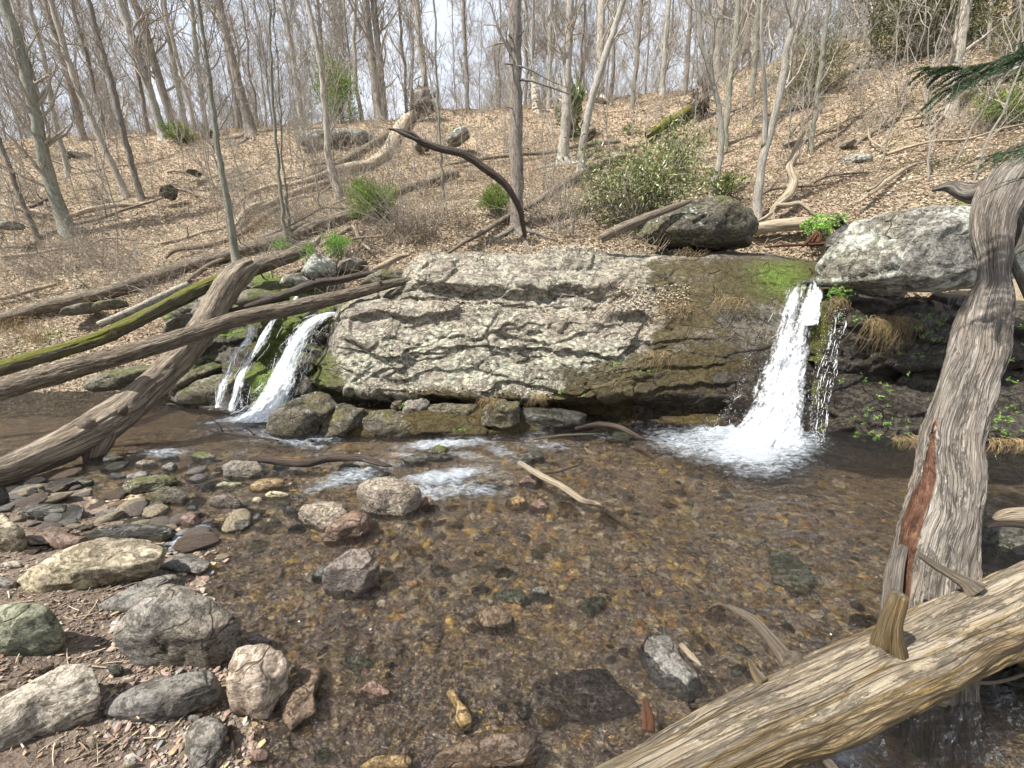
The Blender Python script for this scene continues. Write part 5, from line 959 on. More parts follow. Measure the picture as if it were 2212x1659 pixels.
def offaxis(uv):
    """how much wider a round stem looks away from the lens axis"""
    P = np.array(uv, float); T = np.gradient(P, axis=0); T /= np.maximum(np.linalg.norm(T, axis=1), 1e-6)[:, None]; c = (P - [1106, 829.5]) / F; c2 = (c ** 2).sum(1); r = c / np.maximum(np.sqrt(c2), 1e-6)[:, None]
    cr = T[:, 0] * r[:, 1] - T[:, 1] * r[:, 0]; return np.sqrt(1 + c2 * cr ** 2)
def px_log(pts, n, sides=40, a1=.14, a2=.07, mat='log_grey', seed=1, k=2.2, al=1.6, tw=0, caps=True, a3=0.0):
    """pts: (u, v, radius px, Y) in view measure -> tube in the place"""
    C3 = np.array([[*PY(u, v, Y), r / F * depth(PY(u, v, Y))] for u, v, r, Y in pts]); C3[:, 3] /= offaxis([p[:2] for p in pts]); Q = catmull(C3, n)
    if len(pts) > 6:
        s_ = np.concatenate([[0], np.cumsum(np.linalg.norm(np.diff(Q[:, :3], axis=0), axis=1))]); rm = Q[:, 3].mean(); q_ = s_ / (rm * 9)
        for ax in range(3): Q[:, ax] += (.30 * perlin(np.stack([q_, q_ * 0 + seed * 1.7, q_ * 0 + ax * 9.3], -1)) + .12 * perlin(np.stack([q_ * 3.1, q_ * 0 + seed * 2.7, q_ * 0 + ax * 5.3], -1))) * rm * (.35 if n > 400 else 1)
    return btubes(Q[:, :3], np.maximum(Q[:, 3], .002), sides, caps, log_disp(a1, a2, k, al, seed, tw, a3))
def frl(k, pts):
    o = FR[k]; s = o[2] if len(o) > 2 else .3646
    return [(o[0] + p[0] * s, o[1] + p[1] * s, p[2] * s, p[3]) for p in pts]
def log_thing(name, label, cat, parts, mat, n=160, sides=40, group=None, **kw):
    """parts: list of (part name, pts) ; first is the stem"""
    p0 = parts[0][1][0]; t_ = thing(name, label, cat, PY(p0[0], p0[1], p0[3]), group)
    for j, pt in enumerate(parts):
        nm, pts = pt[0], pt[1]; m_ = pt[2] if len(pt) > 2 else mat
        L = sum(math.dist(a[:2], b[:2]) for a, b in zip(pts[:-1], pts[1:])); big = j == 0
        V, Fs, wv = px_log(pts, n if big else max(8, int(L / 6)), sides if big else 14, seed=j * 3 + len(label), **kw); obj(nm, V, Fs, M[m_], t_, at={'wv': wv})
    return t_
log_thing('fallen_log', 'big smooth grey log with a knotted flare leaning from the near left shore', 'log', [
 ('trunk', frl('d', [(-520,1500,80,2.9),(-250,1440,84,3.05),(0,1388,84,3.25),(200,1300,90,3.5),(400,1205,98,3.8),(560,1120,108,4.1),(700,1030,102,4.4),(850,905,92,4.75),(1000,770,88,5.1),(1100,665,86,5.35),(1200,525,84,5.6),(1290,385,84,5.85),(1370,265,82,6.1),(1440,195,72,6.3),(1500,150,50,6.45)])),
 ('broken_flare', frl('d', [(600,1070,80,4.3),(600,1150,100,4.12),(570,1230,88,4.0),(545,1310,52,3.92),(525,1385,10,3.88)])),
 ('knot', frl('d', [(540,1110,52,4.02),(490,1100,42,3.93),(470,1098,20,3.9)])),
 ('knot', frl('d', [(720,1040,34,4.36),(735,1000,26,4.26),(745,985,8,4.24)])),
 ('wood_stub', frl('d', [(330,1370,30,3.7),(320,1420,44,3.66),(290,1475,50,3.62)]), 'log_pale')], 'log_grey', 300, 80, a1=.18, a2=.08, al=1.3, a3=.02)
log_thing('fallen_log', 'long furrowed bark log spanning from the left edge to the outcrop', 'log', [
 ('trunk', frl('d', [(-400,985,62,4.3),(0,888,62,4.4),(400,775,60,4.5),(800,655,54,4.62),(1100,568,50,4.75),(1400,472,47,5.05),(1700,410,44,5.45),(2000,342,38,5.85)]) + frl('e', [(380,368,28,6.15),(470,350,24,6.25),(560,338,20,6.35)])),
 ('branch_stub', frl('e', [(355,355,14,6.1),(358,335,8,6.06)]))], 'log_bark', 380, 72, a1=.11, a2=.12, k=3, al=2.6, a3=.03)
log_thing('fallen_log', 'yellow green mossy log behind the long bark log on the left', 'log', [
 ('trunk', frl('d', [(-400,870,46,5.0),(0,762,45,5.25),(400,642,44,5.55),(640,560,43,5.75),(900,432,42,6.05),(1100,335,42,6.3),(1320,235,36,6.6)])),
 ('stick', frl('d', [(690,560,8,5.6),(640,530,4,5.5)]), 'log_pale'), ('stick', frl('d', [(380,690,8,5.5),(340,655,4,5.45)]), 'log_pale')], 'log_moss', 260, 56, a1=.13, a2=.10, a3=.03)
log_thing('fallen_log', 'pale birch log lying beside the mossy log', 'log', [('trunk', frl('d', [(585,505,22,6.0),(800,412,24,6.3),(930,350,24,6.5),(1120,262,22,6.8)]))], 'log_birch', 120, 28, a1=.1, a2=.04)
log_thing('fallen_log', 'grey brown bark log rising right from the top of the leaning log', 'log', [('trunk', frl('a', [(1300,1650,48,6.7),(1400,1620,46,6.85),(1500,1590,46,7.0),(1700,1522,42,7.2),(1850,1460,36,7.4)])), ('broken_end', frl('a', [(1800,1480,30,7.35),(1870,1440,22,7.4),(1900,1400,5,7.4)]), 'log_pale')], 'log_bark', 140, 40, a1=.1, a2=.08, k=3, al=3)
log_thing('dead_branch', 'slim black branch crossing above the small cascade', 'branch', [('stem', frl('d', [(1320,432,10,5.9),(1500,385,18,6.0),(1700,322,24,6.2),(1850,265,26,6.4),(2000,240,22,6.6),(2133,212,18,6.75),(2250,190,14,6.85)])), ('stub', frl('d', [(1850,262,14,6.4),(1855,225,8,6.38)]))], 'log_dark', 120, 24, a1=.12, a2=.06)
log_thing('driftwood', 'pale driftwood stick on the stones above the left end of the outcrop', 'branch', [('stem', frl('e', [(310,275,14,6.9),(400,232,20,6.95),(470,195,16,7.0),(535,182,7,7.0)]))], 'log_pale', 40, 16)
# logs on the slope follow the ground
def hill_log(name, label, cat, pts, mat, lift=.5, n=None, sides=20, extra=(), **kw):
    C4 = []
    for u, v, r in pts:
        p = hit(u, v); C4.append((u, v, r, p[1] * .97 - .1))
    ys = np.array([c[3] for c in C4]); 
    if len(ys) > 2: x = np.arange(len(ys)); ys = .5 * ys + .5 * np.polyval(np.polyfit(x, ys, min(2, len(ys) - 1)), x)
    C4 = [(u, v, r, y) for (u, v, r, _), y in zip(C4, ys)]
    ex = []
    for nm, q in extra:
        Y0 = float(np.interp(q[0][0], sorted(c[0] for c in C4), [c[3] for c in sorted(C4)])) - .05; ex.append((nm, [(u, v, r, Y0 + dy) for u, v, r, dy in q]))
    L = sum(math.dist(a[:2], b[:2]) for a, b in zip(pts[:-1], pts[1:]))
    return log_thing(name, label, cat, [('trunk', C4)] + ex, mat, n or max(20, int(L / 3.5)), sides, **kw)
def s3(k, pts): return [(a, b, c * .3646) for (a, b, c) in fr(k, pts)]
hill_log('fallen_log', 'long brown log lying low across the left bank behind the mossy log', 'log', [(-60,705,13),(0,690,13),(100,662,14),(182,642,14),(260,622,14),(328,600,13),(430,565,12)], 'log_bark')
hill_log('fallen_log', 'thick bark log lying on the slope behind the slender pale sapling', 'log', s3('a', [(980,1600,28),(1150,1560,32),(1300,1525,38),(1500,1470,44),(1700,1405,45),(1900,1335,45),(2070,1285,44),(2190,1250,44)]), 'log_bark', a1=.08, a2=.09, k=3, al=3, sides=36)
hill_log('fallen_log', 'dark shaded bark log on the slope right of the bright green bush', 'log', s3('b', [(390,1180,42),(520,1130,48),(650,1085,46),(740,1050,32),(820,1025,18)]), 'log_bark', a1=.08, a2=.09, k=3, al=3, sides=36)
hill_log('fallen_tree', 'bare pale fallen tree with an elbow bend on the upper slope', 'log', s3('b', [(560,680,36),(500,730,40),(455,800,42),(420,870,42),(380,930,42),(300,970,32),(200,985,30),(90,1005,24),(0,1040,18),(-150,1085,14),(-300,1105,13),(-420,1150,11),(-520,1240,8)]), 'log_pale', a1=.2, a3=.04, extra=[('branch_stub', [(790,838,5,-.1),(782,815,3,-.2),(778,800,1.5,-.2)]), ('branch_stub', [(862,285,6,0),(872,300,4,-.2),(885,306,2,-.3)]), ('broken_stub', [(820,832,12,-.1),(812,852,8,-.3),(806,872,3,-.4)]), ('branch_stub', [(835,815,8,-.1),(822,818,4,-.3)])], sides=28)
hill_log('fallen_log', 'dark thin log rising to the root plate behind the pale fallen tree', 'log', s3('b', [(430,780,16),(300,860,22),(150,950,24),(0,1020,22),(-100,1070,18)]), 'log_bark')
hill_log('dead_branch', 'forked pale grey branch on the slope below the fallen tree', 'branch', s3('a', [(1960,1070,16),(1800,1120,18),(1650,1180,20),(1500,1225,20),(1430,1280,18),(1380,1350,12)]), 'log_pale', extra=[('fork', [(600,432,5,-.1),(560,450,5,-.2),(510,478,3,-.3)]), ('fork', [(547,448,5,0),(500,500,4,-.2),(465,520,3,-.3)])])
hill_log('dead_branch', 'tangled pale branch just below the forked grey one', 'branch', s3('a', [(1700,1200,14),(1560,1290,16),(1420,1390,15),(1250,1450,16),(1050,1480,14),(980,1530,8)]), 'log_grey')
hill_log('fallen_log', 'straight pole lying diagonally behind the centre trunk', 'log', s3('b', [(750,1500,10),(850,1440,12),(950,1390,14),(1130,1275,18),(1300,1190,24),(1420,1110,27),(1550,1030,28),(1680,960,26),(1800,930,20)]), 'log_grey', extra=[('branch', [(1165,490,3,-.1),(1185,505,2.5,-.2),(1200,515,1.5,-.3)]), ('branch', [(1195,470,3,-.1),(1205,490,2,-.2)])])
hill_log('fallen_log', 'mossy log high on the slope leading to the upturned root plate', 'log', s3('b', [(1940,800,22),(2040,740,26),(2133,690,30),(2220,630,28)]), 'log_moss')
hill_log('fallen_log', 'pale peeled log lying behind the gap between the two perched boulders', 'log', s3('c', [(520,1360,34),(700,1335,38),(900,1325,38),(1020,1325,34),(1080,1330,20)]), 'log_pale', sides=28)
hill_log('dead_branch', 'long thin branch lying level on the slope across the centre trunk', 'branch', s3('b', [(745,978,6),(900,950,9),(1050,930,11),(1200,915,11),(1350,905,12),(1500,870,12),(1650,850,14),(1780,840,8)]), 'log_grey', sides=12)
hill_log('dead_branch', 'thin brown branch lying level behind the thick left trunk', 'branch', s3('a', [(0,1205,10),(150,1240,12),(330,1272,12),(420,1275,14),(560,1235,16),(740,1215,14),(860,1225,8)]), 'log_pale', sides=12)
hill_log('dead_branch', 'short leaning stub of log on the left slope beside the thick trunk', 'branch', s3('a', [(180,1230,10),(240,1200,14),(310,1165,14)]), 'log_bark', sides=12)
hill_log('dead_branch', 'pale forked branch on the right slope below the round lichen stone', 'branch', s3('c', [(1150,1200,9),(1260,1120,12),(1340,1060,12),(1430,1000,11),(1510,965,5)]), 'log_pale', sides=12, extra=[('fork', [(1875,840-430,4,0),(1893,402,3,-.1),(1915,380,1.5,-.2)])])
hill_log('dead_branch', 'pale stick at the foot of the big pale trunk on the right slope', 'branch', s3('c', [(1425,712,8),(1520,690,13),(1600,665,14),(1660,645,10)]), 'log_pale', sides=12)
hill_log('dead_branch', 'three pronged bare branch lying in leaves on the right slope', 'branch', s3('c', [(1210,760,5),(1220,820,7),(1270,860,7),(1330,890,7)]), 'log_pale', sides=8, extra=[('fork', [(1889,370,1.5,0),(1894,400,2.5,-.1),(1905,320,1.5,.2)]), ('fork', [(1900,318,2.5,0),(1918,300,2,.1),(1934,278,1,.2)])])
hill_log('dead_branch', 'pale crooked branch by the dark slope edge at the left', 'branch', s3('d', [(-40,355,12),(60,335,14),(180,300,13),(330,265,10)]), 'log_pale', sides=12)
hill_log('dead_branch', 'bleached stick lying beside the low mossy bush', 'branch', s3('b', [(0,1460,12),(60,1420,14),(130,1380,14),(200,1350,14),(240,1430,10),(300,1480,7)]), 'log_pale', sides=12)
log_thing('arched_dead_tree', 'dark mossy dead stem arching up to the left from the foot of the centre trunk', 'tree', [('trunk', [(u, v, r, Y) for (u, v, r), Y in zip(s3('b', [(1215,1400,12),(1200,1320,14),(1180,1230,16),(1110,1110,20),(1010,1020,23),(860,920,24),(730,885,24),(610,845,22),(540,795,17),(470,775,12),(405,762,4)]), np.linspace(7.6, 6.9, 11))]), ('broken_tip', [(u, v, r, 6.93) for u, v, r in s3('b', [(590,835,10),(510,800,14),(455,772,10),(440,762,3)])])], 'log_dark', 180, 32, a1=.12, a2=.10)
log_thing('dead_branch', 'thick grey branch leaning on the dark perched boulder', 'branch', [('stem', [(u, v, r, Y) for (u, v, r), Y in zip(s3('b', [(1665,1410,30),(1750,1370,32),(1850,1325,28),(1980,1270,24),(2100,1225,20),(2200,1190,10)]), np.linspace(6.6, 6.35, 6))])], 'log_grey', 60, 24)
log_thing('dead_snag', 'bleached crooked snag standing on the slope right of the perched dark boulder', 'snag', [
 ('stem', [(u, v, r, Y) for (u, v, r), Y in zip(s3('c', [(650,1310,14),(640,1250,16),(690,1195,22),(740,1150,26),(768,1080,26),(752,1020,22),(742,980,24),(775,920,24),(800,850,20),(835,780,6)]), np.linspace(7.6, 8.2, 10))]),
 ('root', [(u, v, r, Y) for (u, v, r), Y in zip(s3('c', [(670,1215,12),(740,1215,15),(800,1202,14),(850,1235,14),(900,1275,14),(990,1295,10)]), np.linspace(7.6, 7.3, 6))]),
 ('root', [(u, v, r, 7.5) for (u, v, r) in s3('c', [(640,1260,10),(600,1290,10),(560,1310,8)])])], 'log_pale', 90, 20, a1=.15, a2=.08)
log_thing('tree_stump', 'splintered orange brown stump behind the waterfall lip', 'stump', [('stub', [(u, v, r, 6.75) for u, v, r in s3('c', [(900,1440,30),(915,1400,26),(920,1350,6)])]), ('splinter', [(u, v, r, 6.7) for u, v, r in s3('c', [(820,1460,8),(860,1420,10),(905,1370,5)])]), ('splinter', [(u, v, r, 6.7) for u, v, r in s3('c', [(600,1465,5),(700,1455,9),(850,1450,8),(960,1440,14),(985,1410,6)])]), ('root_curl', [(u, v, r, 6.8) for u, v, r in s3('c', [(1080,1340,14),(1040,1350,22),(1010,1310,24),(1030,1290,22),(1070,1330,8)])], 'log_dark')], 'log_rust', 20, 16)
# sticks in the stream
log_thing('driftwood', 'long black waterlogged stick across the riffle behind the squared block', 'branch', [('stem', [(u, v, r, PZ(u, v, .12)[1]) for u, v, r in s3('d', [(1480,1300,12),(1600,1305,22),(1800,1322,24),(1960,1290,24),(2133,1290,22)]) + s3('e', [(300,1400,20),(380,1428,14),(430,1435,5)])])], 'log_dark', 100, 20, a1=.2, a2=.1)
log_thing('driftwood', 'pale tan branch running from the mossy rock down under the clear water', 'branch', [('stem', [(u, v, r, PZ(u, v, z)[1]) for (u, v, r), z in zip(s3('e', [(1180,1412,14),(1300,1485,18),(1450,1565,20),(1560,1640,18)]) + s3('h', [(1640,100,16),(1760,180,12),(1890,275,8)]), [.17, .13, .07, .02, -.02, -.06, -.1])]), ('side_twig', [(u, v, r, PZ(u, v, .1)[1]) for u, v, r in s3('e', [(1320,1480,7),(1420,1465,7),(1530,1430,5)])], 'log_dark')], 'log_pale', 110, 16)
log_thing('driftwood', 'dark curved branch half in the water left of the main foam', 'branch', [('stem', [(u, v, r, PZ(u, v, .1)[1]) for u, v, r in s3('e', [(1515,1212,9),(1640,1190,15),(1760,1200,15),(1850,1240,13),(1925,1275,6)])])], 'log_dark', 50, 12)
log_thing('driftwood', 'slim brown stick parallel to the foot of the outcrop', 'branch', [('stem', [(u, v, r, PZ(u, v, .06)[1]) for u, v, r in s3('e', [(1265,1275,6),(1440,1252,7),(1630,1243,4)])])], 'log_bark', 30, 8)
log_thing('driftwood', 'thin lichen covered twig with side shoots in the pool below the cascade', 'branch', [('stem', [(u, v, r, PZ(u, v, .05)[1]) for u, v, r in s3('d', [(1240,1130,6),(1320,1145,8),(1450,1160,9),(1650,1190,5)])]), ('shoot', [(u, v, r, PZ(u, 980, .05)[1]) for u, v, r in s3('d', [(1320,1140,5),(1300,1100,4),(1235,1050,2)])]), ('shoot', [(u, v, r, PZ(u, 980, .05)[1]) for u, v, r in s3('d', [(1510,1160,5),(1480,1130,4),(1450,1100,2)])])], 'log_dark', 40, 8)
log_thing('driftwood', 'dark peg of wood beside the foot of the cream block', 'branch', [('stem', [(u, v, r, PZ(u, v, .04)[1]) for u, v, r in s3('g', [(1365,1415,14),(1375,1500,15),(1385,1585,10)])])], 'log_dark', 24, 10)
log_thing('driftwood', 'split orange stick standing against the wet dark grey boulder', 'branch', [('stem', [(u, v, r, Y) for (u, v, r), Y in zip(s3('i', [(100,925,14),(170,1010,22),(260,1110,20),(350,1220,18)]), [1.62,1.55,1.47,1.40])])], 'log_pale', 40, 12)
log_thing('driftwood', 'rotten brown peg of wood upright at the back of the front log', 'branch', [('stem', [(u, v, r, Y) for (u, v, r), Y in zip(s3('i', [(-90,1440,38),(-95,1350,34),(-115,1250,14)]), [1.18,1.22,1.27])])], 'log_rust', 24, 16)
# the log in front and the twisted trunk
def PTL(k, pts):
    o = FR[k]; out = []
    for u, v, r, t_ in pts:
        U, Vv = o[0] + u * .3646, o[1] + v * .3646; p = PT(U, Vv, t_); out.append((U, Vv, r * .3646, p[1]))
    return out
log_thing('fallen_log', 'thick peeling tan log lying across the lower right corner with broken branch stubs', 'log', [
 ('trunk', PTL('i', [(-560,1950,215,.98),(-250,1810,232,1.05),(0,1690,248,1.12),(380,1510,268,1.22),(800,1320,278,1.33),(1250,1105,272,1.44),(1600,950,262,1.53),(2133,705,256,1.68),(2500,545,245,1.80)])),
 ('branch_stub', PTL('i', [(1325,1010,135,1.46),(1328,920,112,1.42),(1334,860,92,1.40),(1345,790,78,1.38),(1375,700,70,1.36),(1400,630,60,1.35)])),
 ('branch', PTL('i', [(770,1050,75,1.42),(720,1000,50,1.46),(640,900,34,1.5),(540,790,28,1.56),(440,730,20,1.61),(350,690,6,1.66)]), 'log_grey'),
 ('branch', PTL('i', [(1850,610,70,1.62),(1790,565,42,1.64),(1700,515,27,1.66),(1600,455,22,1.68),(1508,392,14,1.70)]), 'log_grey'),
 ('branch_stub', PTL('i', [(580,1150,42,1.34),(540,1090,26,1.36),(500,1010,8,1.38)])),
 ('broken_twig', PTL('i', [(1540,1200,20,1.5),(1590,1270,18,1.48),(1640,1320,5,1.46)]), 'log_grey'),
 ('broken_twig', PTL('i', [(890,1530,30,1.25),(950,1600,28,1.24),(1030,1690,24,1.22)]), 'log_grey'),
 ('broken_twig', PTL('i', [(1400,1320,14,1.4),(1300,1390,14,1.42),(1220,1460,8,1.44)]), 'log_grey'),
 ('dead_leaf', PTL('i', [(1590,1210,6,1.52),(1640,1260,34,1.5),(1695,1250,4,1.5)]), 'log_pale')], 'log_front', 460, 150, a1=.13, a2=.06, k=2.6, al=1.2, a3=.04)
tw = thing('twisted_trunk', 'tall twisted grey trunk standing in the water at the right with a red rotten streak', 'snag', PT(2000, 1560, 1.85))
def pieces(par, lst, mat, n, sides, **kw):
    for j, (nm, pts, *m_) in enumerate(lst):
        L = sum(math.dist(a[:2], b[:2]) for a, b in zip(pts[:-1], pts[1:])); V, Fs, wv = px_log(pts, n if j == 0 else max(10, int(L / 5)), sides if j == 0 else 28, seed=j * 5 + 2, **kw); rot = np.zeros(len(V))
        if j == 0:
            U, Vp = proj(V); rp = np.array(fr('f', [(1645,1300),(1610,1420),(1600,1500),(1590,1640)]) + fr('i', [(1545,60),(1500,180),(1470,320),(1450,460),(1445,600),(1445,760)])); cu = np.interp(Vp, rp[:, 1], rp[:, 0]); hw = np.interp(Vp, rp[:, 1], [1, 6, 12, 17, 24, 26, 24, 20, 16, 10]); dq = (U - cu) / hw
            rot = np.exp(-dq ** 4) * ((Vp > 905) & (Vp < 1350)); front = (V[:, 1] < np.array([float(np.interp(q, sorted(p_[1] for p_ in pts), [p_[3] for p_ in sorted(pts, key=lambda z_: z_[1])])) for q in Vp])); rot = rot * front; V[:, 1] += .035 * rot
        obj(nm, V, Fs, M[m_[0] if m_ else mat], par, at={'wv': wv, 'rot': rot})
TW = PTL('f', [(2180,-260,40,2.75),(2120,-160,115,2.68),(2040,-60,135,2.62),(1980,60,130,2.58),(1955,200,122,2.55),(1960,350,100,2.52),(1955,480,92,2.5),(1925,600,128,2.46),(1890,760,148,2.42),(1850,930,152,2.38),(1775,1120,155,2.33),(1720,1300,165,2.28),(1690,1480,175,2.24),(1675,1660,190,2.18)]) + PTL('i', [(1640,150,205,2.1),(1600,320,225,2.04),(1560,560,245,1.98),(1530,900,270,1.92),(1520,1300,300,1.88),(1510,1750,360,1.84)])
RS = [(u - 48 * s, v, r, Y - dy) for (u, v, r, Y), s, dy in zip(PTL('f', [(1620,1420,8,2.2),(1600,1530,22,2.15),(1580,1640,40,2.1)]) + PTL('i', [(1530,60,58,2.03),(1500,180,66,1.97),(1470,320,70,1.93),(1450,460,60,1.88),(1440,600,45,1.84),(1440,720,20,1.80)]), [.0, .1, .1, .1, .15, .15, .1, .05, 0], [.10] * 9)]
TW = [(u, v, r * 1.12, Y) for u, v, r, Y in TW]
pieces(tw, [('trunk', TW), ('side_limb', PTL('f', [(2040,-60,90,2.62),(1960,-70,80,2.7),(1860,-40,66,2.8),(1760,-60,52,2.9),(1680,-80,30,2.95),(1590,-60,12,3.0)])),
 ('upper_spur', PTL('f', [(2040,0,90,2.6),(2120,120,80,2.58),(2133,260,52,2.55),(2060,330,30,2.5),(2120,480,30,2.5),(2150,600,10,2.5)])),
 ('buttress', PTL('i', [(1420,350,30,2.0),(1370,480,55,1.94),(1350,650,60,1.9),(1345,850,70,1.86),(1300,1300,90,1.84)])),
 ('buttress', PTL('i', [(1700,100,60,2.08),(1710,300,80,2.02),(1730,600,90,1.97),(1740,1000,110,1.92),(1780,1600,150,1.86)]))], 'log_twist', 460, 110, a1=.20, a2=.10, k=3.0, al=1.0, tw=.8, a3=.04)
wad = thing('root_mass', 'dark tangle of roots and bark under the front log in the lower right corner', 'root', PT(2100, 1560, 1.7))
rg = np.random.default_rng(77); Ps = []; Rr = []
for q in range(60):
    u, v = rg.uniform(2040, 2330), rg.uniform(1400, 1700); P0 = [PT(u + rg.normal() * 20, v - 60 + j * 25, rg.uniform(1.75, 2.1)) for j in range(7)]; Ps.append(catmull(P0, 12)); Rr.append(np.linspace(.025, .006, 12) * rg.uniform(.3, 1.6))
V, Fq, wv = btubes(np.array(Ps), np.array(Rr), 6); o = obj('roots', V, Fq, M['log_dark'], wad, at={'wv': wv}); o['kind'] = 'stuff'
V, T = rock_unit(444, 5, 8, 1.3); c_ = PT(2180, 1600, 2.1); V = V * [.5, .3, .45] + c_; obj('peat', V, T, M['stone_dark'], wad)
log_thing('dead_branch', 'light twig sticking out below the front log at the right edge', 'branch', [('stem', PTL('i', [(1700,1135,8,1.7),(1900,1155,11,1.68),(2020,1140,12,1.66),(2180,1090,10,1.64)]))], 'log_pale', 30, 10)
log_thing('bark_slab', 'pale layered slab of broken bark at the right edge behind the twisted trunk', 'bark', [('slab', PTL('i', [(1960,185,14,2.5),(2030,165,40,2.5),(2150,165,46,2.5),(2300,160,40,2.5)])), ('sliver', PTL('i', [(1900,235,6,2.45),(2000,215,14,2.44),(2150,225,14,2.42)]), 'log_dark')], 'log_pale', 40, 16, a1=.3, a2=.25)

# ------------------------------------------------------------------ trees
def tree_parts(path, rad, rg, par, mat, n1, n2, n3, L1, up=.12, lo=.25, tw_r=.004, n4=0, sides=12, twigmat='twig', wig=.22):
    V, Fs, wv = btubes(path, rad, sides, False, log_disp(.06, .05, 2.5, 3, rg.uniform(0, 50))); obj('trunk', V, Fs, M[mat], par, at={'wv': wv})
    if n1 == 0: return
    P1, R1 = grow(path[None], rad[None], n1, lo, .98, L1, .75, up, wig * .6, .33, 8, rg, .008)
    P2, R2 = grow(P1, R1, n2, .15, .98, L1 * .42, .7, up * .8, wig, .55, 6, rg, tw_r * 1.5)
    mb = MB(); mb.add(*btubes(P1, R1, 5)); mb.add(*btubes(P2, R2, 4)[:3])
    if n3:
        P3, R3 = grow(P2, R2, n3, .1, .98, L1 * .22, .65, up * .5, wig * 1.3, .6, 5, rg, tw_r); mb.add(*btubes(P3, R3, 3))
        if n4: P4, R4 = grow(P3, R3, n4, .1, .98, L1 * .12, .65, up * .3, wig * 1.3, .6, 3, rg, tw_r * .8); mb.add(*btubes(P4, R4, 3))
    mb.build('crown', M[twigmat], par)
MB.add_ = MB.add
def tree_px(pts, label, mat='bark_grey', n1=16, n2=60, n3=200, L1=2.0, Y=None, cat='tree', name='tree', ext=2.5, up=.12, lo=.2, tw_r=.004, flare=1.5, roots=0, sd=0, twigmat='twig', n4=0):
    b = hit(pts[0][0], pts[0][1]) if Y is None else PY(pts[0][0], pts[0][1], Y); Y0 = b[1]
    oa = offaxis([p[:2] for p in pts]); Q = [[*PY(u, v, Y0), w * .5 / F * depth(PY(u, v, Y0)) / k_] for (u, v, w), k_ in zip(pts, oa)]
    if Y is None: Q[0][2] = min(Q[0][2], b[2])
    if ext:
        d = np.array(Q[-1][:3]) - np.array(Q[-2][:3]); d /= np.linalg.norm(d); e = np.array(Q[-1][:3]) + d * ext; Q.append([*e, Q[-1][3] * .7])
    Q.insert(0, [Q[0][0], Q[0][1], Q[0][2] - .35, Q[0][3] * 1.35])
    q = catmull(np.array(Q), 46); rg = np.random.default_rng(1000 + len(THINGS) + sd); path, rad = q[:, :3], q[:, 3]
    h = np.linspace(0, np.linalg.norm(path[-1] - path[0]), 46); rad = rad * (1 + (flare - 1) * np.exp(-np.maximum(h - .3, 0) / .22)); path = path + .012 * rg.normal(size=path.shape)
    t_ = thing(name, label, cat, (b[0], Y0, Q[1][2]))
    tree_parts(path, rad, rg, t_, mat, n1, n2, n3, L1, up, lo, tw_r, sides=16, twigmat=twigmat, n4=n4)
    for j in range(roots):
        an = pi + (j + .5) * pi / roots + rg.normal() * .2; rr = rad[3] * 1.0; L = rg.uniform(4, 8) * rr
        pr = [np.array([b[0], Y0, b[2] + rr * 1.2])] + [np.array([b[0] + cos(an) * L * k, Y0 + sin(an) * L * k * .8, 0]) for k in (.25, .6, 1.0)]
        for k in (1, 2, 3): pr[k][2] = min(float(hz(pr[k][0], pr[k][1])) + .03, b[2] + .15 - .1 * k)
        V, Fs, wv = btubes(catmull(np.array(pr), 12), np.linspace(rr * .5, rr * .12, 12), 8); obj('root', V, Fs, M[mat], t_, at={'wv': wv})
    return t_
T = tree_px
T([(150,505,36),(105,380,30),(75,240,27),(45,110,25),(5,-5,23)], 'thick grey green trunk leaning left near the left edge', 'bark_green', 26, 110, 400, 1.5, lo=.15)
T([(84,520,13),(45,430,12),(0,310,11),(-20,250,10)], 'thin brown trunk at the far left edge below the thick grey one', 'bark_brown', 8, 30, 100, 1.0)
T([(150,380,14),(118,260,13),(95,130,12),(60,-5,11)], 'slim trunk between the thick left trunk and the pale broken one', 'bark_grey', 20, 80, 260, 1.8, roots=3)
T([(275,428,16),(228,325,15),(186,230,14),(150,140,14),(108,-5,13)], 'pale brown trunk leaning left in front of the left slope', 'bark_pale', 18, 80, 260, 1.5)
T([(308,432,15),(275,320,14),(247,200,14),(215,95,13),(188,-5,12)], 'dark crooked trunk with forks just right of the pale brown one', 'bark_dark', 26, 110, 360, 1.6, lo=.3)
T([(180,302,18),(150,180,17),(120,80,16),(98,-5,15)], 'brown trunk on the left ridge behind the pale brown leaning one', 'bark_brown', 16, 70, 240, 2.5)
T([(355,300,20),(318,180,18),(282,70,17),(255,-5,16)], 'straight grey trunk on the left ridge left of the brown pine', 'bark_grey', 12, 60, 220, 3)
T([(376,272,20),(340,160,18),(308,50,17),(285,-5,16)], 'reddish brown pine trunk on the ridge over the bright bush', 'bark_brown', 14, 60, 220, 3)
T([(400,272,14),(370,110,12),(350,-5,11)], 'slender grey trunk right of the reddish brown pine', 'bark_grey', 12, 50, 200, 2.6)
T([(545,290,22),(520,200,20),(492,90,18),(470,-5,17)], 'brown pine trunk with spreading roots on the left centre ridge', 'bark_brown', 12, 60, 220, 3, roots=4)
T([(512,568,17),(488,419,14),(470,310,12),(448,139,10),(427,-5,8)], 'slender pale sapling rising from behind the log crossing', 'bark_green', 26, 100, 260, 1.3, Y=7.0, lo=.35)
T([(622,537,9),(603,380,8),(592,250,7),(578,-5,5)], 'thin straight twin sapling left of the broken brown stem', 'bark_green', 20, 70, 160, 1.0, lo=.3)
T([(630,532,6),(620,420,5),(610,330,4),(600,150,3)], 'thinner stem of the twin sapling', 'bark_green', 10, 40, 100, .7, lo=.3)
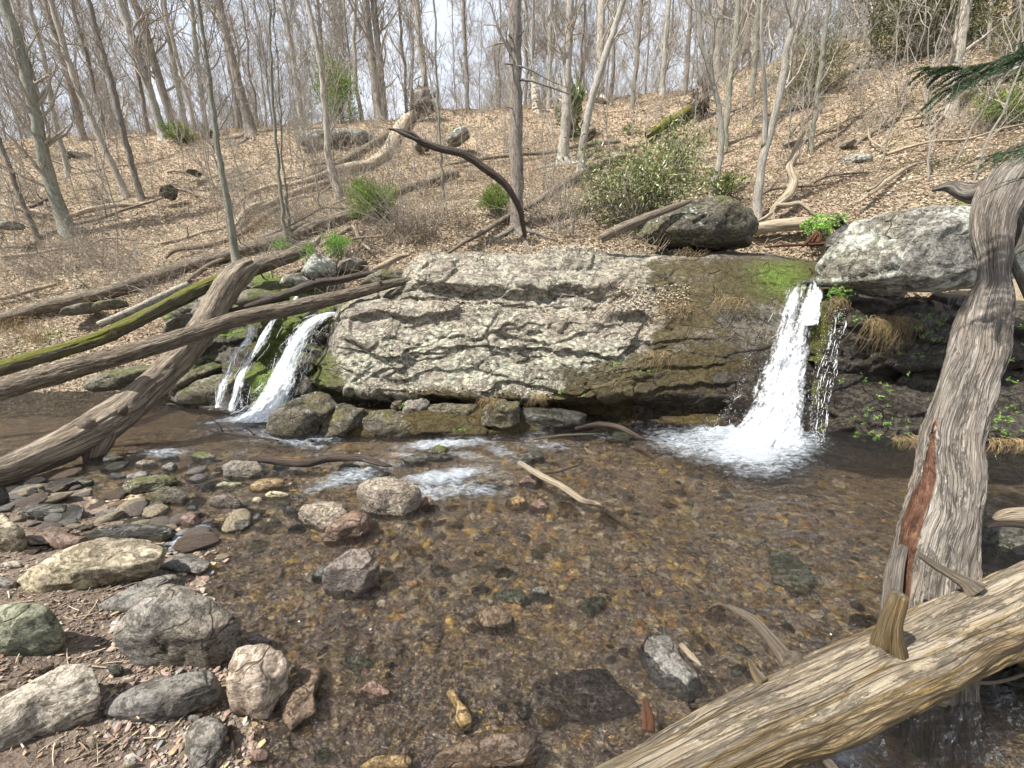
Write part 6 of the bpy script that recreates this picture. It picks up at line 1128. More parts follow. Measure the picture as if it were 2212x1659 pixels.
T([(735,432,16),(712,350,15),(703,250,13),(690,130,12),(662,-5,10)], 'broken barked trunk leaning left behind the slope branches', 'bark_pale', 12, 50, 160, 1.6)
T([(822,262,17),(800,100,16),(790,-5,15)], 'straight grey brown trunk left of the upturned root ball', 'bark_brown', 12, 50, 200, 2.6)
T([(832,255,15),(818,110,14),(806,-5,13)], 'darker twin trunk touching the grey brown one', 'bark_dark', 16, 70, 240, 2.6)
T([(927,240,14),(908,100,13),(900,-5,12)], 'slim grey trunk above the upturned root ball', 'bark_grey', 12, 50, 200, 2.2)
T([(958,435,6),(945,200,5),(938,-5,4)], 'whip thin sapling left of the centre trunk', 'bark_green', 18, 60, 140, .9, lo=.3)
ct = T([(1118,505,30),(1116,400,28),(1114,200,28),(1112,-5,26)], 'straight dark brown main trunk in the centre of the picture', 'bark_brown', 6, 24, 60, 1.2, Y=7.9, roots=3, flare=1.35, lo=.45, ext=3)
for pts in ([(1118,142,5),(1145,150,4),(1190,175,2.5),(1230,190,1)], [(1122,172,6),(1150,175,5.5),(1180,185,4),(1240,207,2)], [(1112,140,4),(1092,138,3)], [(1112,235,3),(1096,232,2)], [(1108,85,4),(1098,76,2)], [(1122,80,4),(1132,66,2)]):
    Q = [(u, v, w, 7.85 - .15 * j) for j, (u, v, w) in enumerate(pts)]; V, Fs, wv = px_log([(u, v, w * .6, y) for u, v, w, y in Q], 16, 7, .1, .03); obj('dead_limb', V, Fs, M['bark_dark'], ct, at={'wv': wv})
T([(1215,352,26),(1222,250,20),(1228,100,17),(1232,-5,16)], 'smooth pale grey trunk right of the centre trunk', 'bark_grey', 14, 50, 180, 1.8, roots=4, flare=1.4)
T([(1254,385,17),(1262,290,16),(1285,190,15),(1316,95,14),(1348,-5,12)], 'curved grey trunk sweeping up to the right of centre', 'bark_grey', 12, 50, 160, 1.6)
T([(1160,240,20),(1156,200,18),(1150,165,8)], 'short broken pale snag behind the centre trunk', 'bark_pale', 0, 0, 0, 1, cat='snag', name='dead_snag', ext=0, flare=1.05)
T([(1296,218,20),(1297,100,17),(1300,-5,16)], 'bare whitish trunk on the centre right ridge', 'bark_pale', 6, 30, 100, 2.0, flare=2)
T([(1366,232,10),(1377,110,10),(1386,-5,9)], 'thin dark trunk at the top of the centre right slope', 'bark_dark', 16, 60, 200, 2.0)
T([(1538,428,15),(1560,290,13),(1536,164,12),(1518,91,11),(1502,-5,10)], 'grey tree with dark kinks rising behind the dark perched boulder', 'bark_grey', 20, 80, 260, 1.3, lo=.3)
T([(1565,322,15),(1577,182,13),(1590,73,12),(1596,-5,11)], 'pale green grey trunk just right of the kinked tree', 'bark_green', 14, 60, 200, 1.8)
rt_ = T([(1633,478,20),(1645,350,18),(1671,255,17),(1696,128,15),(1722,-5,13)], 'leaning grey trunk with a fork behind the gap between boulders', 'bark_grey', 16, 60, 200, 1.4, lo=.35)
Y_ = rt_.location[1]; V, Fs, wv = px_log([(1650,318,7,Y_), (1653,240,5.5,Y_), (1649,146,4.5,Y_ - .1), (1644,55,3.5,Y_ - .1), (1650,-30,3,Y_)], 30, 8, .06, .04); obj('fork', V, Fs, M['bark_grey'], rt_, at={'wv': wv})
T([(1749,330,12),(1773,146,11),(1792,-5,10)], 'slim light trunk in the middle of the right slope', 'bark_green', 14, 60, 200, 1.5)
T([(1875,133,26),(1893,50,22),(1906,-5,20)], 'red brown pine on the right ridge with bare roots gripping rock', 'bark_brown', 8, 40, 140, 2.4, roots=7, flare=1.7)
T([(2050,250,38),(2066,128,32),(2086,-5,28)], 'stout pale grey trunk on the upper right slope', 'bark_pale', 10, 40, 140, 1.5, flare=1.25)
T([(2134,112,10),(2141,-5,9)], 'thin pale trunk right of the stout pale grey one', 'bark_pale', 10, 40, 120, 1.3)
T([(1914,78,12),(1924,-5,11)], 'pale bare trunk touching the red brown pine', 'bark_pale', 8, 30, 120, 1.8)
T([(1545,172,20),(1562,-5,18)], 'broad grey trunk on the ridge behind the kinked tree', 'bark_grey', 10, 50, 180, 2.6)
T([(1614,150,20),(1616,-5,17)], 'trunk with orange bare scar on the right centre ridge', 'bark_brown', 10, 50, 180, 2.4)
T([(1624,206,14),(1638,-5,12)], 'greenish trunk in front of the scarred one', 'bark_green', 10, 40, 160, 2.0)
T([(1185,235,11),(1188,100,10),(1190,-5,9)], 'thin grey trunk between centre trunk and smooth pale one', 'bark_grey', 12, 50, 160, 2.0)
T([(1010,238,9),(1005,100,8),(1000,-5,7)], 'thin twiggy tree left of the centre trunk on the ridge', 'bark_dark', 16, 70, 220, 2.0)
T([(655,282,12),(632,120,11),(610,-5,10)], 'slim grey trunk on the ridge left of the green conifer', 'bark_grey', 12, 60, 200, 2.2)
T([(2190,70,28),(2200,-5,25)], 'brown trunk in the top right corner', 'bark_brown', 4, 20, 60, 1.4)
T([(1700,400,4),(1705,300,3.5),(1712,180,2.5)], 'whip thin sapling right of the leaning forked trunk', 'bark_green', 8, 30, 60, .5, ext=1)
T([(448,300,12),(425,120,11),(412,-5,10)], 'grey trunk on the ridge behind the pale sapling', 'bark_grey', 12, 60, 200, 2.4)
T([(1430,205,12),(1438,90,11),(1446,-5,10)], 'grey trunk on the ridge right of the thin dark one', 'bark_grey', 12, 60, 200, 2.4)
T([(1480,200,10),(1488,90,9),(1492,-5,8)], 'slim brown trunk on the ridge left of the root plate', 'bark_brown', 12, 60, 200, 2.4)
LAND = [(130,480,'the thick grey green left trunk'),(270,420,'the pale brown leaning trunk'),(180,300,'the brown trunk on the left ridge'),(365,290,'the reddish pine over the bright bush'),(490,500,'the slender pale sapling'),(545,290,'the brown pine with spreading roots'),(622,530,'the thin twin sapling'),(735,430,'the broken barked trunk'),(738,262,'the young green conifer'),(808,478,'the bright yellow green low bush'),(850,260,'the upturned root ball'),(958,435,'the whip thin sapling'),(1110,500,'the dark centre trunk'),(1215,352,'the smooth pale grey trunk'),(1300,215,'the bare whitish trunk'),(1370,480,'the large laurel shrub'),(1540,420,'the tree with dark kinks'),(1510,262,'the dark upturned root plate'),(1640,460,'the leaning forked trunk'),(1750,330,'the slim light trunk mid slope'),(1875,133,'the rooty ridge pine'),(2050,250,'the stout pale grey trunk'),(2180,268,'the mossy shrub at right'),(60,600,'the long low brown bank log'),(300,600,'the moss covered log'),(620,400,'the pale forked branches')]
def near(P, short=False):
    u, v = proj(np.array(P, float)); L = [l for l in LAND if l[1] < 310] if short else LAND
    return min(L, key=lambda l: (l[0] - u) ** 2 + (0 if short else (l[1] - v) ** 2))[2]
# forest beyond the ridge: eight kinds of tree, each placed many times
far = []
for q in range(9):
    rg = np.random.default_rng(300 + q); H = rg.uniform(17, 24); r0 = rg.uniform(.07, .14) if q < 6 else rg.uniform(.045, .07); sw = rg.normal(size=2) * .6
    z = np.linspace(-.5, H, 30); path = np.stack([sw[0] * (z / H) ** 2 + .12 * np.cumsum(rg.normal(size=30)) * .5, sw[1] * (z / H) ** 2 + .12 * np.cumsum(rg.normal(size=30)) * .5, z], -1)
    rad = r0 * (1 - .8 * np.clip(z / H, 0, 1)) * (1 + .5 * np.exp(-np.maximum(z, 0) / .5)); mt = ['bark_far', 'bark_green', 'bark_grey', 'bark_pale', 'bark_dark', 'bark_brown', 'bark_far', 'bark_grey', 'bark_brown'][q]
    t_ = thing('bare_tree', 'x', 'tree', (0, 0, 0)); tree_parts(path, rad, rg, t_, mt, 34 if q < 6 else 30, 260, 1500, 4.5 if q < 6 else 3.4, .16, .08 if q > 2 else .2, .0075, 1300, 8); far.append(t_)
rg = np.random.default_rng(21); kinds = ['tall grey', 'tall greenish grey', 'grey twiggy', 'pale barked', 'dark barked', 'brown barked', 'slender grey', 'slender green grey', 'slender dark']
sp = []; tries = 0
while len(sp) < 185 and tries < 9000:
    tries += 1; Y = 23 + 48 * rg.random() ** 1.4; s = rg.uniform(-1.45, 1.45); x = s * Y * 1.05
    if min([9] + [math.hypot(x - a, Y - b) for a, b, *_ in sp]) < 1.6: continue
    k = int(rg.integers(9)); sp.append((x, Y, k))
used = set()
for x, Y, k in sp:
    z = float(hz(x, Y)); nr_ = near((x, Y, z), True); lab = 'bare %s tree beyond the ridge behind %s' % (kinds[k], nr_)
    if k not in used: o = far[k]; used.add(k); o.location = (x, Y, z); o['label'] = lab
    else: o = copy_tree(far[k], (x, Y, z), rg.uniform(0, 6.28), rg.uniform(.8, 1.15), lab)
    o['group'] = kinds[k] + ' trees behind ' + nr_
for k in range(9):
    if k not in used: far[k].location = (3 * k - 12, 30, 11); far[k]['label'] = 'bare %s tree in the forest beyond the ridge' % kinds[k]; far[k]['group'] = kinds[k] + ' trees beyond the ridge'
# thin understory saplings on the slope
base = []
for q in range(4):
    rg2 = np.random.default_rng(500 + q); H = rg2.uniform(3, 5); z = np.linspace(-.1, H, 14); path = np.stack([.05 * np.cumsum(rg2.normal(size=14)), .05 * np.cumsum(rg2.normal(size=14)), z], -1)
    t_ = thing('sapling', 'bare thin sapling among the brush of the slope', 'sapling', (0, 0, 0), 'thin saplings scattered on the slope'); tree_parts(path, .018 * (1 - .7 * z / H), rg2, t_, 'bark_grey', 16, 60, 120, 1.1, .1, .15, .0025, sides=6); base.append(t_)
rg = np.random.default_rng(33); n_ = 0
for q in range(150):
    u = rg.uniform(0, 1500) if q < 120 else rg.uniform(1500, 2200); v = rg.uniform(250, 560) if u < 1300 else rg.uniform(200, 420)
    p = hit(u, v)
    if p[1] > 23.5 or (800 < u < 1700 and p[1] < 9.5): continue
    z_ = 'on the left slope' if u < 780 else 'on the centre slope' if u < 1450 else 'on the right slope'
    if n_ < 4: o = base[n_]; o.location = p
    else: o = copy_tree(base[rg.integers(4)], p, rg.uniform(0, 6.28), rg.uniform(.5, 1.1))
    z_ = near(p); o['label'] = 'bare thin sapling close to ' + z_; o['group'] = 'thin saplings close to ' + z_
    n_ += 1
# pale dead branches lying about the slope
bb = []
for q in range(4):
    rg2 = np.random.default_rng(880 + q); P0 = np.array([[x_, rg2.normal() * .12, .05 + abs(rg2.normal()) * .07] for x_ in np.linspace(-1.3, 1.3, 6)]); p_ = catmull(P0, 26); r_ = np.linspace(.045, .015, 26); t_ = thing('dead_branch', 'x', 'branch', (0, 0, 0)); V, Fs, wv = btubes(p_, r_, 9, True, log_disp(.15, .08, 3, 3, q)); obj('stem', V, Fs, M['log_pale' if q % 2 else 'log_grey'], t_, at={'wv': wv})
    P1, R1 = grow(p_[None], r_[None], 5, .2, .9, .8, .8, .02, .15, .5, 6, rg2, .008); V, Fs, wv = btubes(P1, R1, 5); obj('side_twigs', V, Fs, M['log_grey'], t_, at={'wv': wv})['kind'] = 'stuff'; bb.append(t_)
rg = np.random.default_rng(35)
for q in range(38):
    u, v = (rg.uniform(-20, 780), rg.uniform(330, 640)) if q < 26 else (rg.uniform(1350, 2150), rg.uniform(230, 430)); p = hit(u, v)
    o = bb[q] if q < 4 else copy_tree(bb[rg.integers(4)], p); o.location = p; e_ = .4; gx = float(hz(p[0] + e_, p[1]) - hz(p[0] - e_, p[1])) / (2 * e_); az = rg.uniform(-.9, .9); gy = float(hz(p[0], p[1] + e_) - hz(p[0], p[1] - e_)) / (2 * e_)
    o.rotation_euler = (0, -math.atan(gx * cos(az) + gy * sin(az)), az); s_ = rg.uniform(.6, 1.4); o.scale = (s_, s_, s_); z_ = near(p); o['label'] = 'dead fallen branch with side twigs lying near ' + z_; o['group'] = 'dead branches near ' + z_
# dense dead brush fans on the left slope
def fan(n, H, spread, rg, r=.004, K=7, lean=(0, 0)):
    b = rg.normal(size=(n, 2)) * .12; d = rg.normal(size=(n, 2)) * spread + np.array(lean); L = H * rg.uniform(.5, 1.1, n); s = np.linspace(0, 1, K)
    P = np.zeros((n, K, 3)); P[..., 0] = b[:, :1] + d[:, :1] * s * L[:, None]; P[..., 1] = b[:, 1:] + d[:, 1:] * s * L[:, None]; P[..., 2] = L[:, None] * (s - .25 * s * s * np.hypot(d[:, 0], d[:, 1])[:, None]); P += rg.normal(size=P.shape) * .025 * s[None, :, None] * H
    return P, r * rg.uniform(.6, 1.3, n)[:, None] * np.linspace(1, .35, K)
br = []
for q in range(5):
    rg = np.random.default_rng(700 + q); P, R_ = fan(26, 1.4, .6, rg, .005, lean=((q - 2) * .15, 0)); P2, R2 = grow(P, R_, 80, .3, .95, .5, .6, .05, .25, .6, 4, rg, .0022); mb = MB(); mb.add(*btubes(P, R_, 4)); mb.add(*btubes(P2, R2, 3))
    t_ = thing('brush', 'bare grey brush of many thin stems on the slope', 'bush', (0, 0, 0), 'bare brush on the slope'); mb.build('stems', M['twig'], t_); br.append(t_)
rg = np.random.default_rng(44); n_ = 0
spots = [(u, v) for u, v in zip(rg.uniform(-40, 760, 46), rg.uniform(330, 690, 46))] + [(u, v) for u, v in zip(rg.uniform(780, 1300, 22), rg.uniform(300, 520, 22))] + [(u, v) for u, v in zip(rg.uniform(1400, 2150, 20), rg.uniform(180, 330, 20))] + [(590, 490), (875, 525), (640, 470), (200, 560), (260, 570), (160, 590), (60, 600)] + [(u, 0) for u in rg.uniform(-20, 2100, 46)]
for u, v in spots:
    if v == 0:
        c_ = [hit(u, q_) for q_ in range(60, 340, 8)]; c_ = [q_ for q_ in c_ if q_[1] < 22.8]; p = c_[0] if c_ else hit(u, 320)
    else: p = hit(u, v)
    if p[1] > 23.5: continue
    s_ = rg.uniform(.5, 1.2)
    z_ = 'on the slope at left' if u < 780 else 'on the slope around the centre trunk' if u < 1350 else 'high on the right slope'
    if n_ < 5: o = br[n_]; o.location = p
    else: o = copy_tree(br[rg.integers(5)], p, rg.uniform(0, 6.28), s_)
    z_ = near(p); o['label'] = 'bare grey brush of many thin stems near ' + z_; o['group'] = 'bare brush near ' + z_
    n_ += 1

# ------------------------------------------------------------------ leaf litter and sticks of the slope
def slope_pts(n, rg, ya=6.0, yb=26):
    y = np.exp(rg.uniform(np.log(ya), np.log(yb), n)); x = rg.uniform(-1.55, 1.6, n) * y; return x, y, hz(x, y)
rg = np.random.default_rng(9); n = 270000; x, y, z = slope_pts(n, rg); n = len(x)
sz = (.036 + .0032 * y) * rg.uniform(.6, 1.4, n); V, T_ = leaves(np.stack([x, y, z + .015 + .02 * rg.random(n)], 1), sz, sz * rg.uniform(.35, .6, n), rg, .35)
tag(obj('leaf_litter', V, T_, M['litter'], smooth=False), 'brown fallen leaves covering the hillside', kind='stuff')
n = 15000; x, y, z = slope_pts(n, rg, 6.2, 24); V, Fq, wv = sticks(np.stack([x, y, z + .02], 1), rg.uniform(.15, .7, n) * (.4 + y * .06), rg.uniform(.003, .009, n) * (.5 + y * .06), rg, .35)
tag(obj('fallen_twigs', V, Fq, M['twig_dry'], at={'wv': wv}), 'dead twigs scattered over the leaf litter', kind='stuff')
x, y, z = slope_pts(9000, rg, 6.5, 22); keep = (x < 1.5) & (fbm(np.stack([x * .4, y * .4, z * 0], -1) + 8, 2) > -.1); x, y, z = x[keep], y[keep], z[keep]; n = len(x)
D = rg.normal(size=(n, 2)) * .35; L = rg.uniform(.2, .6, n) * (.6 + y * .04); s = np.linspace(0, 1, 5)
P = np.stack([x[:, None] + D[:, :1] * s * L[:, None], y[:, None] + D[:, 1:] * s * L[:, None], z[:, None] + L[:, None] * (s - .3 * s * s)], -1); V, Fq, wv = btubes(P, (.0022 + .0003 * y)[:, None] * np.linspace(1, .4, 5), 3)
tag(obj('dry_undergrowth', V, Fq, M['twig_dry'], at={'wv': wv}), 'standing dead stalks on the slope', kind='stuff')
x, y, z = slope_pts(60000, rg, 6.3, 24); q = fbm(np.stack([x * .55, y * .55, z * 0], -1) + 30, 3); keep = q > .28; x, y, z = x[keep], y[keep], z[keep]; n = len(x); D = rg.normal(size=(n, 3)) * [.5, .5, .2] + [0, 0, .8]
V, T_ = leaves(np.stack([x, y, z + .02 + .03 * rg.random(n)], 1), (.05 + .004 * y) * rg.uniform(.6, 1.3, n), .012 + .001 * y, rg, .5, 0, D)
tag(obj('ground_cover', V, T_, M['dullgreen'], smooth=False), 'patches of low green growth among the leaf litter', kind='stuff')
# leaves lying on the ledges of the outcrop
rg = np.random.default_rng(12); uu, vv = proj(OUT_V); up = np.abs(OUT_N[:, 2]) > .75
def on_rock(cond, n):
    k = np.where(cond)[0]; k = rg.choice(k, n); return OUT_V[k] + rg.normal(size=(n, 3)) * [.02, .02, .004] + [0, -.005, .02]
for cond, n in (((uu > 1320) & (uu < 1490) & (vv > 618) & (vv < 690) & (OUT_N[:, 2] > .3), 900), ((uu > 900) & (uu < 1400) & (vv > 640) & (vv < 690) & up, 350), ((uu > 780) & (uu < 1500) & (vv < 550) , 900), ((uu > 720) & (uu < 1200) & (vv > 840) & (vv < 880) & (OUT_N[:, 2] > .3), 220)):
    if cond.sum() == 0: continue
    P = on_rock(cond, n); sz = rg.uniform(.025, .06, n); V, T_ = leaves(P, sz, sz * .5, rg, .3); tag(obj('ledge_leaves', V, T_, M['litter'], smooth=False), 'dead leaves caught on the rock ledge', kind='stuff')

# ------------------------------------------------------------------ green plants
def bush(label, u, v, w, h, mat, n, ls, lw, name='bush', cat='bush', Y=None, seed=0, stems=14, flat=.6, droop=0, clump=26, group=None, dY=.45):
    b = hit(u, v) if Y is None else PY(u, v, Y); k = depth(b) / F; W_, Hh = w * k * .5, h * k; rg = np.random.default_rng(seed + 60)
    t_ = thing(name, label, cat, tuple(b), group); c = rg.normal(size=(clump, 3)); c = nrm(c) * rg.random((clump, 1)) ** .4 * [W_, W_ * dY * 2, Hh * .5] * (1 + .25 * rg.normal(size=(clump, 1))) + b + [0, 0, Hh * .5]
    Ps = []; 
    for q in c: m_ = (b + q) / 2 + rg.normal(size=3) * W_ * .12 + [0, 0, Hh * .06]; Ps.append(catmull(np.array([b, m_, q]), 6))
    V, Fq, wv = btubes(np.array(Ps), np.full((clump, 6), .012 * W_ + .002) * np.linspace(1, .3, 6), 4); obj('stems', V, Fq, M['twig'], t_, at={'wv': wv})
    i = rg.integers(clump, size=n); P = c[i] + rg.normal(size=(n, 3)) * [W_ * .17, W_ * .17, Hh * .10]; D = P - (b + [0, 0, Hh * .1]) + rg.normal(size=(n, 3)) * flat * W_
    V, T_ = leaves(P, rg.uniform(.7, 1.3, n) * ls, rg.uniform(.7, 1.3, n) * lw, rg, .6, droop, D); o = obj('foliage', V, T_, M[mat], t_, smooth=False); return t_
bush('bright yellow green low bush beside the dark shaded log', 808, 478, 105, 78, 'juniper', 5200, .10, .012, seed=1, clump=40)
bush('small bright green bush left of the centre trunk', 1072, 466, 68, 60, 'juniper', 2600, .09, .011, seed=2)
bush('vivid green fern like tuft above the rounded lichen stone', 727, 556, 52, 46, 'cress', 1500, .06, .011, seed=3, Y=7.35)
bush('small green sprig at the end of the grey brown log', 668, 570, 30, 40, 'cress', 420, .07, .012, seed=4, Y=7.2)
bush('light green sprig at the foot of the twin sapling', 612, 545, 45, 30, 'cress', 420, .06, .012, seed=5)
bush('bright green bush on the left ridge below the reddish pine', 388, 305, 62, 36, 'juniper', 2200, .16, .025, seed=6)
bush('small green tuft on the ridge left of the bright bush', 452, 298, 22, 24, 'juniper', 500, .15, .02, seed=61)
bush('young bright green conifer on the ridge left of centre', 738, 262, 110, 140, 'juniper', 5200, .17, .03, seed=7, cat='tree', name='young_conifer', clump=34)
bush('dark leafy laurel behind the smooth pale grey trunk', 1236, 300, 52, 105, 'laurel', 1500, .22, .07, seed=8, clump=22)
bush('large laurel shrub with glossy green leaves left of the dark perched boulder', 1370, 500, 250, 175, 'laurel', 4800, .09, .03, seed=9, clump=120, dY=.3, flat=2.2)
bush('low laurel shrub spreading up the slope above the large laurel', 1460, 400, 160, 120, 'laurel', 1500, .10, .033, seed=10, clump=60, dY=.3, flat=2.2)
bush('small laurel sprouts behind the kinked tree', 1560, 430, 90, 50, 'laurel', 1100, .09, .028, seed=11)
bush('green leafed bramble over the pale peeled log', 1770, 515, 85, 50, 'cress', 700, .05, .03, seed=12, Y=6.9)
bush('soft dark green pine sapling in the middle of the right slope', 1745, 215, 150, 120, 'dullgreen', 5200, .18, .02, seed=13, clump=36)
bush('big dull evergreen thicket at the top right of the slope', 2000, 120, 290, 190, 'dullgreen', 15000, .15, .03, seed=14, clump=90, dY=.2)
bush('bright green mossy shrub at the right edge of the slope', 2180, 268, 150, 85, 'juniper', 4200, .09, .02, seed=15, clump=40)
bush('dull green shrub above the pale outcrop at the right edge', 2190, 120, 130, 90, 'dullgreen', 3500, .10, .02, seed=16)
bush('thin green seedling on the slope above the root plate log', 1360, 292, 40, 26, 'laurel', 200, .12, .035, seed=17)
for j, (u, v, w, h) in enumerate([(905,532,60,75),(930,525,45,60),(850,520,40,50),(1000,500,50,50),(780,520,45,60),(90,740,120,60),(30,720,90,50),(560,500,50,60)]):
    b = hit(u, v); rg = np.random.default_rng(810 + j); k = depth(b) / F; P, R_ = fan(90, h * k, .35, rg, .0028, 5); V, Fq, wv = btubes(P + b, R_, 3); t_ = tag(obj('dry_shrub', V, Fq, M['drygrass' if j > 4 else 'log_bark'], loc=b, at={'wv': wv}), 'clump of thin reddish brown dead stems on the slope' if j <= 4 else 'clump of straw coloured dead stems on the left bank', 'bush', 'dead stem clumps on the slope' if j <= 4 else 'straw clumps on the left bank')
# upturned root plates
def roots(label, u, v, w, h, seed, Y=None):
    b = hit(u, v) if Y is None else PY(u, v, Y); k = depth(b) / F; c = b + [0, 0, h * k * .5]; rg = np.random.default_rng(seed); n = 130; d = nrm(rg.normal(size=(n, 3))) * [w * k * .55, w * k * .25, h * k * .55]
    P = np.stack([c + d * s + rg.normal(size=(n, 3)) * .05 * s for s in (.1, .4, .75, 1.0)], 1); V, Fq, wv = btubes(P, np.linspace(.035, .008, 4)[None] * np.ones((n, 1)) * rg.uniform(.4, 1.3, n)[:, None], 4); t_ = thing('root_plate', label, 'roots', tuple(b)); o = obj('roots', V, Fq, M['log_bark'], t_, at={'wv': wv}); o['kind'] = 'stuff'
    V, T_ = rock_unit(seed, 4, 8, 1.5); obj('soil', V * [w * k * .36, w * k * .2, h * k * .38] + c, T_, M['stone_brown'], t_)
roots('upturned root plate of the pale fallen tree on the ridge', 915, 262, 70, 75, 901)
roots('dark upturned root plate on the right centre slope', 1510, 262, 55, 80, 902)
# hanging dry grass, roots and small leaves on the rock walls
def tuft(label, u, v, w, h, Y, n, seed, mat='drygrass', name='grass_tuft', hang=True, r=.0022, du=0.0):
    rg = np.random.default_rng(seed); b = PY(u, v, Y); k = depth(b) / F; s = np.linspace(0, 1, 7); x0 = rg.uniform(-.5, .5, n) * w * k; L = h * k * rg.uniform(.4, 1.0, n); dx = (rg.normal(size=n) * .45 + du) * L; out = rg.uniform(.05, .2, n)
    P = np.zeros((n, 7, 3)); P[..., 0] = x0[:, None] + dx[:, None] * s; P[..., 1] = -(out[:, None] * np.sin(s * 2.4)) * (.6 if hang else .3); P[..., 2] = rg.normal(size=n)[:, None] * h * k * .06 + L[:, None] * ((.22 * np.sin(s * 3) - s ** 1.3 * .9) if hang else (s - .35 * s * s)); P += rg.normal(size=P.shape) * .012
    V, Fq, wv = btubes(P + b, np.full((n, 7), r) * np.linspace(1, .4, 7), 3); return tag(obj(name, V, Fq, M[mat], loc=b, at={'wv': wv}), label, 'grass' if name == 'grass_tuft' else 'roots')
tuft('large hanging mat of dry grass and roots on the dark wall under the pale boulder', 1912, 690, 90, 85, 4.95, 170, 1, r=.0016)
tuft('dry grass hanging at the right edge of the main waterfall', 1806, 645, 30, 60, 5.3, 60, 2, r=.0016)
tuft('wide tuft of straw grass hanging on the mossy rock left of the main waterfall', 1462, 655, 70, 80, 5.5, 80, 3, du=-.2, r=.0016)
tuft('sparse straw strands on the mossy rock near the waterfall', 1575, 645, 80, 50, 5.45, 60, 4, du=-.4)
tuft('low dry grass on the foot of the dark wall', 1985, 945, 120, 50, 4.2, 130, 5, du=.3)
tuft('dry grass on the ledge behind the twisted trunk at right', 2190, 950, 120, 55, 4.1, 120, 6)
tuft('straw roots drooping over the dark gap at the foot of the outcrop', 1060, 862, 45, 52, 4.75, 60, 7)
tuft('small pale grass tuft on the lower right of the pale face', 1165, 852, 34, 34, 4.85, 60, 8)
tuft('wiry dead stems on the rock below the bleached snag', 1480, 560, 60, 40, 6.3, 50, 9, hang=False)
tuft('upright wiry dead twigs in front of the dark perched boulder', 1375, 545, 110, 85, 6.5, 46, 10, mat='twig_dry', hang=False, r=.003)
tuft('fine dead twigs fanned across the top of the outcrop', 860, 590, 70, 40, 6.4, 50, 11, mat='twig_dry', hang=False)
tuft('mossy straw under the lowest ledge of the outcrop', 1420, 760, 50, 60, 5.15, 34, 12)
rg = np.random.default_rng(66)
def sprigs(label, pts, n, mat='cress', s=(.011, .021), group=None):
    kinds = []
    for q in range(5):
        m_ = 7; P = rg.normal(size=(m_, 3)) * [.018, .012, .016]; P[0] = 0; V, T_ = leaves(P, rg.uniform(*s, m_), rg.uniform(*s, m_) * .8, rg, .5); St = np.stack([P * k_ + np.array([0, .03, -.01]) * (1 - k_) for k_ in (0, .5, 1)], 1)
        o = obj('x', V, T_, M[mat], smooth=False); S2, F2, w2 = btubes(St, np.full((m_, 3), .0012), 3); mb = MB(); mb.add(V, T_); mb.add(S2, F2); C.objects.unlink(o); o2 = mb.build('x', M[mat], smooth=False); kinds.append(o2.data); C.objects.unlink(o2)
    for q in range(n):
        u, v, ru, rv, Y = pts[rg.integers(len(pts))]; o = bpy.data.objects.new('leafy_plant', kinds[rg.integers(5)]); C.objects.link(o); o.location = PY(u + rg.normal() * ru, v + rg.normal() * rv, Y - .03); o.rotation_euler = (rg.normal() * .4, rg.normal() * .4, rg.uniform(0, 6)); o.scale = [rg.uniform(.7, 1.3)] * 3; tag(o, label, 'plant', group or label)
sprigs('small green leafy plant on the dark wall left of the twisted trunk', [(1920,690,60,12,4.95),(1990,745,35,25,4.95),(2030,700,30,12,4.95),(1900,830,60,25,4.72),(1950,880,50,30,4.62),(1900,930,60,20,4.45),(1970,940,30,25,4.4)], 75)
sprigs('small green leafy plant on the dark wall right of the twisted trunk', [(2160,900,40,25,4.4),(2185,760,30,60,4.7),(2140,920,30,20,4.35)], 45)
sprigs('bright green plant at the left foot of the huge pale boulder', [(1812,632,12,7,5.15)], 40)
sprigs('tiny green plant on the ledge at the foot of the pale face', [(873,876,6,3,4.9),(995,925,10,4,4.55)], 9)
sprigs('tiny green weed growing on the outcrop face', [(1145,855,50,5,4.85),(1370,790,30,10,5.05),(1660,590,20,8,5.8)], 22)
# moss cushions beside the left cascade
def hair(label, pts, n, mat='juniper', name='moss_cushion'):
    P = []
    for u, v, ru, rv, Y in pts:
        m_ = n // len(pts); P += [PY(u + rg.normal() * ru, v + rg.normal() * rv, Y) for _ in range(m_)]
    P = np.array(P); n = len(P); V, T_ = leaves(P, .03, .012, rg, .8); return tag(obj(name, V, T_, M[mat], smooth=False), label, kind='stuff')
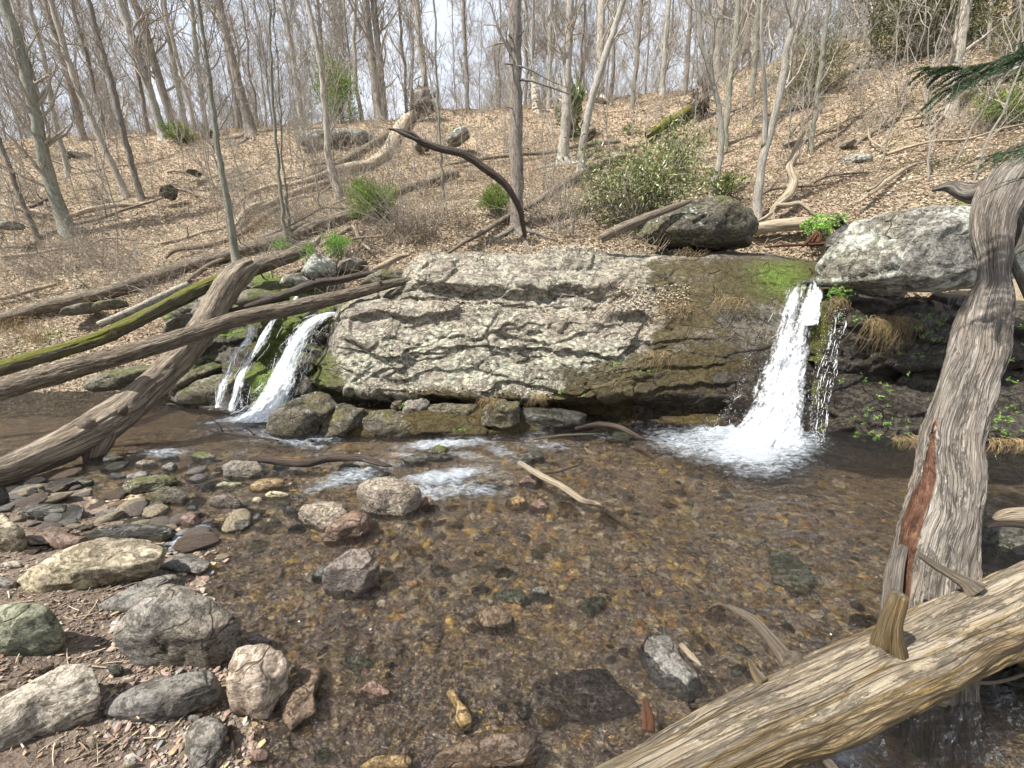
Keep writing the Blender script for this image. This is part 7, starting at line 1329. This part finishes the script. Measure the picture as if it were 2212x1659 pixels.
# hemlock boughs reaching in from the right
def bough(label, pts, n2, seed):
    rg = np.random.default_rng(seed); P = catmull(np.array([PT(u, v, t_) for u, v, t_ in pts]), 14); b = P[0]; t_ = thing('hemlock_bough', label, 'branch', tuple(b))
    R0 = np.linspace(.010, .003, 14); V, Fq, wv = btubes(P, R0, 6); obj('stem', V, Fq, M['bark_dark'], t_, at={'wv': wv})
    ks = rg.uniform(1, 12.9, n2); a = ks.astype(int); st = P[a] + (P[a + 1] - P[a]) * (ks - a)[:, None]; T_ = nrm(P[a + 1] - P[a]); sd = np.sign(rg.normal(size=n2)); side = nrm(np.cross(T_, [0, 0, 1.])) * sd[:, None]
    d = nrm(T_ * .8 + side * .7 + rg.normal(size=(n2, 3)) * .12); L = rg.uniform(.10, .26, n2) * (1.15 - .6 * ks / 13); s = np.linspace(0, 1, 6); TP = st[:, None] + d[:, None] * (s * 1.0)[None, :, None] * L[:, None, None]; TP[..., 2] -= (.05 * s * s)[None]
    V, Fq, wv = btubes(TP, np.full((n2, 6), .0022) * np.linspace(1, .4, 6), 4); obj('twigs', V, Fq, M['bark_dark'], t_, at={'wv': wv})
    m_ = 60; i = np.repeat(np.arange(n2), m_); f = np.tile(np.linspace(.04, 1.0, m_), n2) * 4.99; a = f.astype(int); Q = TP[i, a] + (TP[i, a + 1] - TP[i, a]) * (f - a)[:, None]; dd = nrm(TP[i, a + 1] - TP[i, a]); sg = np.tile([1, -1], n2 * m_ // 2)[:, None]; sid = nrm(np.cross(dd, [0, 0, 1.])) * sg
    D = nrm(dd * .55 + sid + rg.normal(size=Q.shape) * .18); V, Tt = leaves(Q + D * .009, .022, .0042, rg, .2, 0, D); obj('needles', V, Tt, M['hemlock'], t_, smooth=False); return t_
bough('dark green hemlock bough reaching in at the upper right edge', [(2330,60,1.9),(2212,105,1.95),(2130,140,2.0),(2060,150,2.05),(1995,150,2.1)], 70, 1)
bough('lower spray of the dark hemlock bough hanging across the stout pale trunk', [(2280,100,1.95),(2180,135,1.98),(2100,165,2.0),(2030,200,2.02)], 46, 5)
bough('small dark hemlock spray at the right edge above the twisted trunk', [(2360,270,1.9),(2260,300,1.9),(2195,325,1.9),(2140,335,1.92)], 34, 2)
bough('tip of a hemlock spray touching the right edge', [(2330,370,1.9),(2260,375,1.9),(2205,385,1.9)], 8, 3)
for o in list(bpy.data.objects):
    if '_o' in o: del o['_o']
print('TRIS', sum(sum(len(p.vertices) - 2 for p in m.polygons) if len(m.polygons) < 2000 else len(m.loops) - 2 * len(m.polygons) for m in bpy.data.meshes), 'objects', len(bpy.data.objects))
S.cycles.max_bounces = 8; S.cycles.transparent_max_bounces = 24
